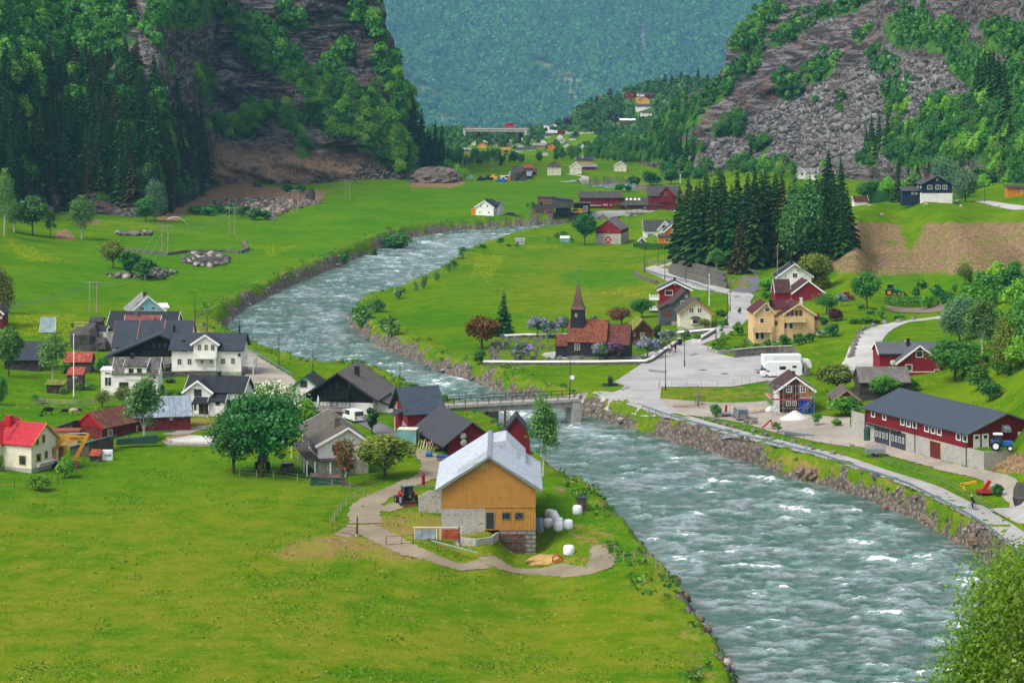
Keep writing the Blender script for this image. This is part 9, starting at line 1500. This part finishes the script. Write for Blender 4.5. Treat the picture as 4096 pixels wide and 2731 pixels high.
for i,(c,x0,x1,y)in enumerate(rows):hedge('crop_row',['back row of low green bushes in the garden field','middle row of low green bushes in the garden field','front row of low green bushes in the garden field'][i],at(c,x0,y),at(c,x1,y),.8,.8,'leaf_mid')
thing1('picnic_set','wooden benches round a fire pan on the dry riverside lawn','benches',at('a',1850,470),[('bench','wood_raw',lambda m:m.box(-2,-1.6,-.8,.8,0,.45)),('bench','wood_raw',lambda m:m.box(-.8,.8,.9,1.3,0,.45)),('fire_pan','black_plastic',lambda m:m.lathe([(.1,0),(.15,.5),(.5,.65)],10,c=(.6,-.5,0)))])
thing1('blue_barrel','bright blue round tank before the open machine shed','tank',at('n',565,855),[('tank','blue_paint',lambda m:m.lathe([(0,-.55),(.35,-.5),(.42,-.3),(.42,.3),(.35,.5),(0,.55)],12,c=(0,0,.42),ax='x'))]);thing1('cart','cart with a blue tarpaulin at the corner of the open shed','cart',at('n',705,895),[('tray','steel',lambda m:m.box(-.9,.9,0,1,.3,.5)),('cover','tarp_blue',lambda m:m.rbox(-.95,.95,-.05,1.05,.5,.75,.08))])
thing1('junk_heap','tangle of tools and boards against the red pillars of the open shed','junk',at('n',560,800),[('board','wood_new',lambda m:[m.bar((-1.8+i*.4,.2,0),(-1.5+i*.5,.9,1.4+.2*(i%3)),.1,.06)for i in range(9)]),('tool','steel',lambda m:[m.bar((-1+i*.6,-.2,0),(-.7+i*.4,.6,1.5),.05,.05)for i in range(5)]),('tub','car_dark',lambda m:m.rbox(1,1.9,-.3,.5,0,.5,.1))])
thing1('sheet_pile','corrugated sheets leaning on the right corner of the orange barn','sheets',at('c',1275,990),[('sheet','r_tin',lambda m:[m.bar((i*.18,0,0),(-.25+i*.18,.4,1.9),.5,.05)for i in range(4)])]);thing1('timber_rack','weathered beams lying behind the low wall at the iron gate','timber',at('q',460,240),[('beam','wood_raw',lambda m:[m.bar((-2.6,.3*i,.2+.1*(i%2)),(2.4,.3*i-.3,.2+.1*(i%2)),.25,.2)for i in range(6)])])
thing1('block_pallet','pallets of grey building blocks by the farm yard fence','pallet',at('q',1190,440),[('blocks','concrete',lambda m:[m.box(-1.2,-.2,0,.9,.12,.8),m.box(.1,1.1,.1,.9,.12,1.1)]),('pallet','wood_raw',lambda m:m.box(-1.3,1.2,-.05,1,0,.11))]);thing1('demolition_heap','heap of broken boards and white plastic left of the scaffolded house','heap',at('q',1400,290),[('boards','wood_new',lambda m:[m.bar((-4+i*.5,(i*7%5)*.3,.1+.1*(i%3)),(-2+i*.55,(i*5%7)*.3,.3+.15*(i%4)),.25,.05)for i in range(10)]),('sheeting','plastic_white',lambda m:m.ball((.6,.2,.3),(1.2,.7,.7),9,6,jit=.25))])
thing1('manhole_cover','round dark manhole in the middle of the parking lot','manhole',at('e',716,1221)+Vector((0,0,.12)),[('cover','car_dark',lambda m:m.lathe([(.42,0),(.42,.03),(0,.03)],14)),('rim','asphalt_dark',lambda m:m.lathe([(.44,0),(.8,.01)],14))]);thing1('manhole_cover','round dark manhole near the rear of the camper van','manhole',at('e',917,1255)+Vector((0,0,.12)),[('cover','car_dark',lambda m:m.lathe([(.42,0),(.42,.03),(0,.03)],14)),('rim','asphalt_dark',lambda m:m.lathe([(.44,0),(.8,.01)],14))])
thing1('traffic_sign','small white signboard on a post at the bridge head','sign',at('d',1117,1400),[('post','steel',lambda m:m.tube((0,0,-.2),(0,0,2.4),.04)),('board','plastic_white',lambda m:m.box(-.4,.5,-.08,-.04,1.9,2.6))]);thing1('bin','black wheeled bin beside the churchyard wall end','bin',at('d',2113,992),[('body','black_plastic',lambda m:m.rbox(-.4,.4,0,.8,.1,1.2,.06)),('lid','black_plastic',lambda m:m.box(-.44,.44,-.05,.84,1.202,1.28))])
thing1('metal_gate','black farm gate across the lane end by the riverside lawn','gate',at('a',1790,375),[('leaf','wood_dark',lambda m:[m.box(0,3.4,0,.08,z,z+.1)for z in(.3,.7,1.1)]+[m.box(x,x+.1,0,.1,0,1.3)for x in(0,1.7,3.3)])]);thing1('garden_pen','bare timber garden pen in the left gardens','pen',at('a',680,495),[('frame','wood_new',lambda m:[m.box(x,x+.1,y,y+.1,0,1.3)for x in(0,1.6,3.2)for y in(0,2)]+[m.bar((0,y,z),(3.3,y,z),.08,.08)for y in(0,2)for z in(.6,1.3)])])
forest();far_forest()
stuff_trees("foliage",VT,DG,4.5,1.1,["leaf_deep","leaf_mid"],n=90,back=30)if VT else 0
stuff_trees("undergrowth",STUFF["l"],DL,6,1.1,["leaf_mid","leaf_deep","leaf_fresh"],n=110,back=5);stuff_trees("foliage",STUFF["r"],DR,5,1.0,["leaf_deep","leaf_mid","leaf_mid"],n=110,back=4)
build_haze()
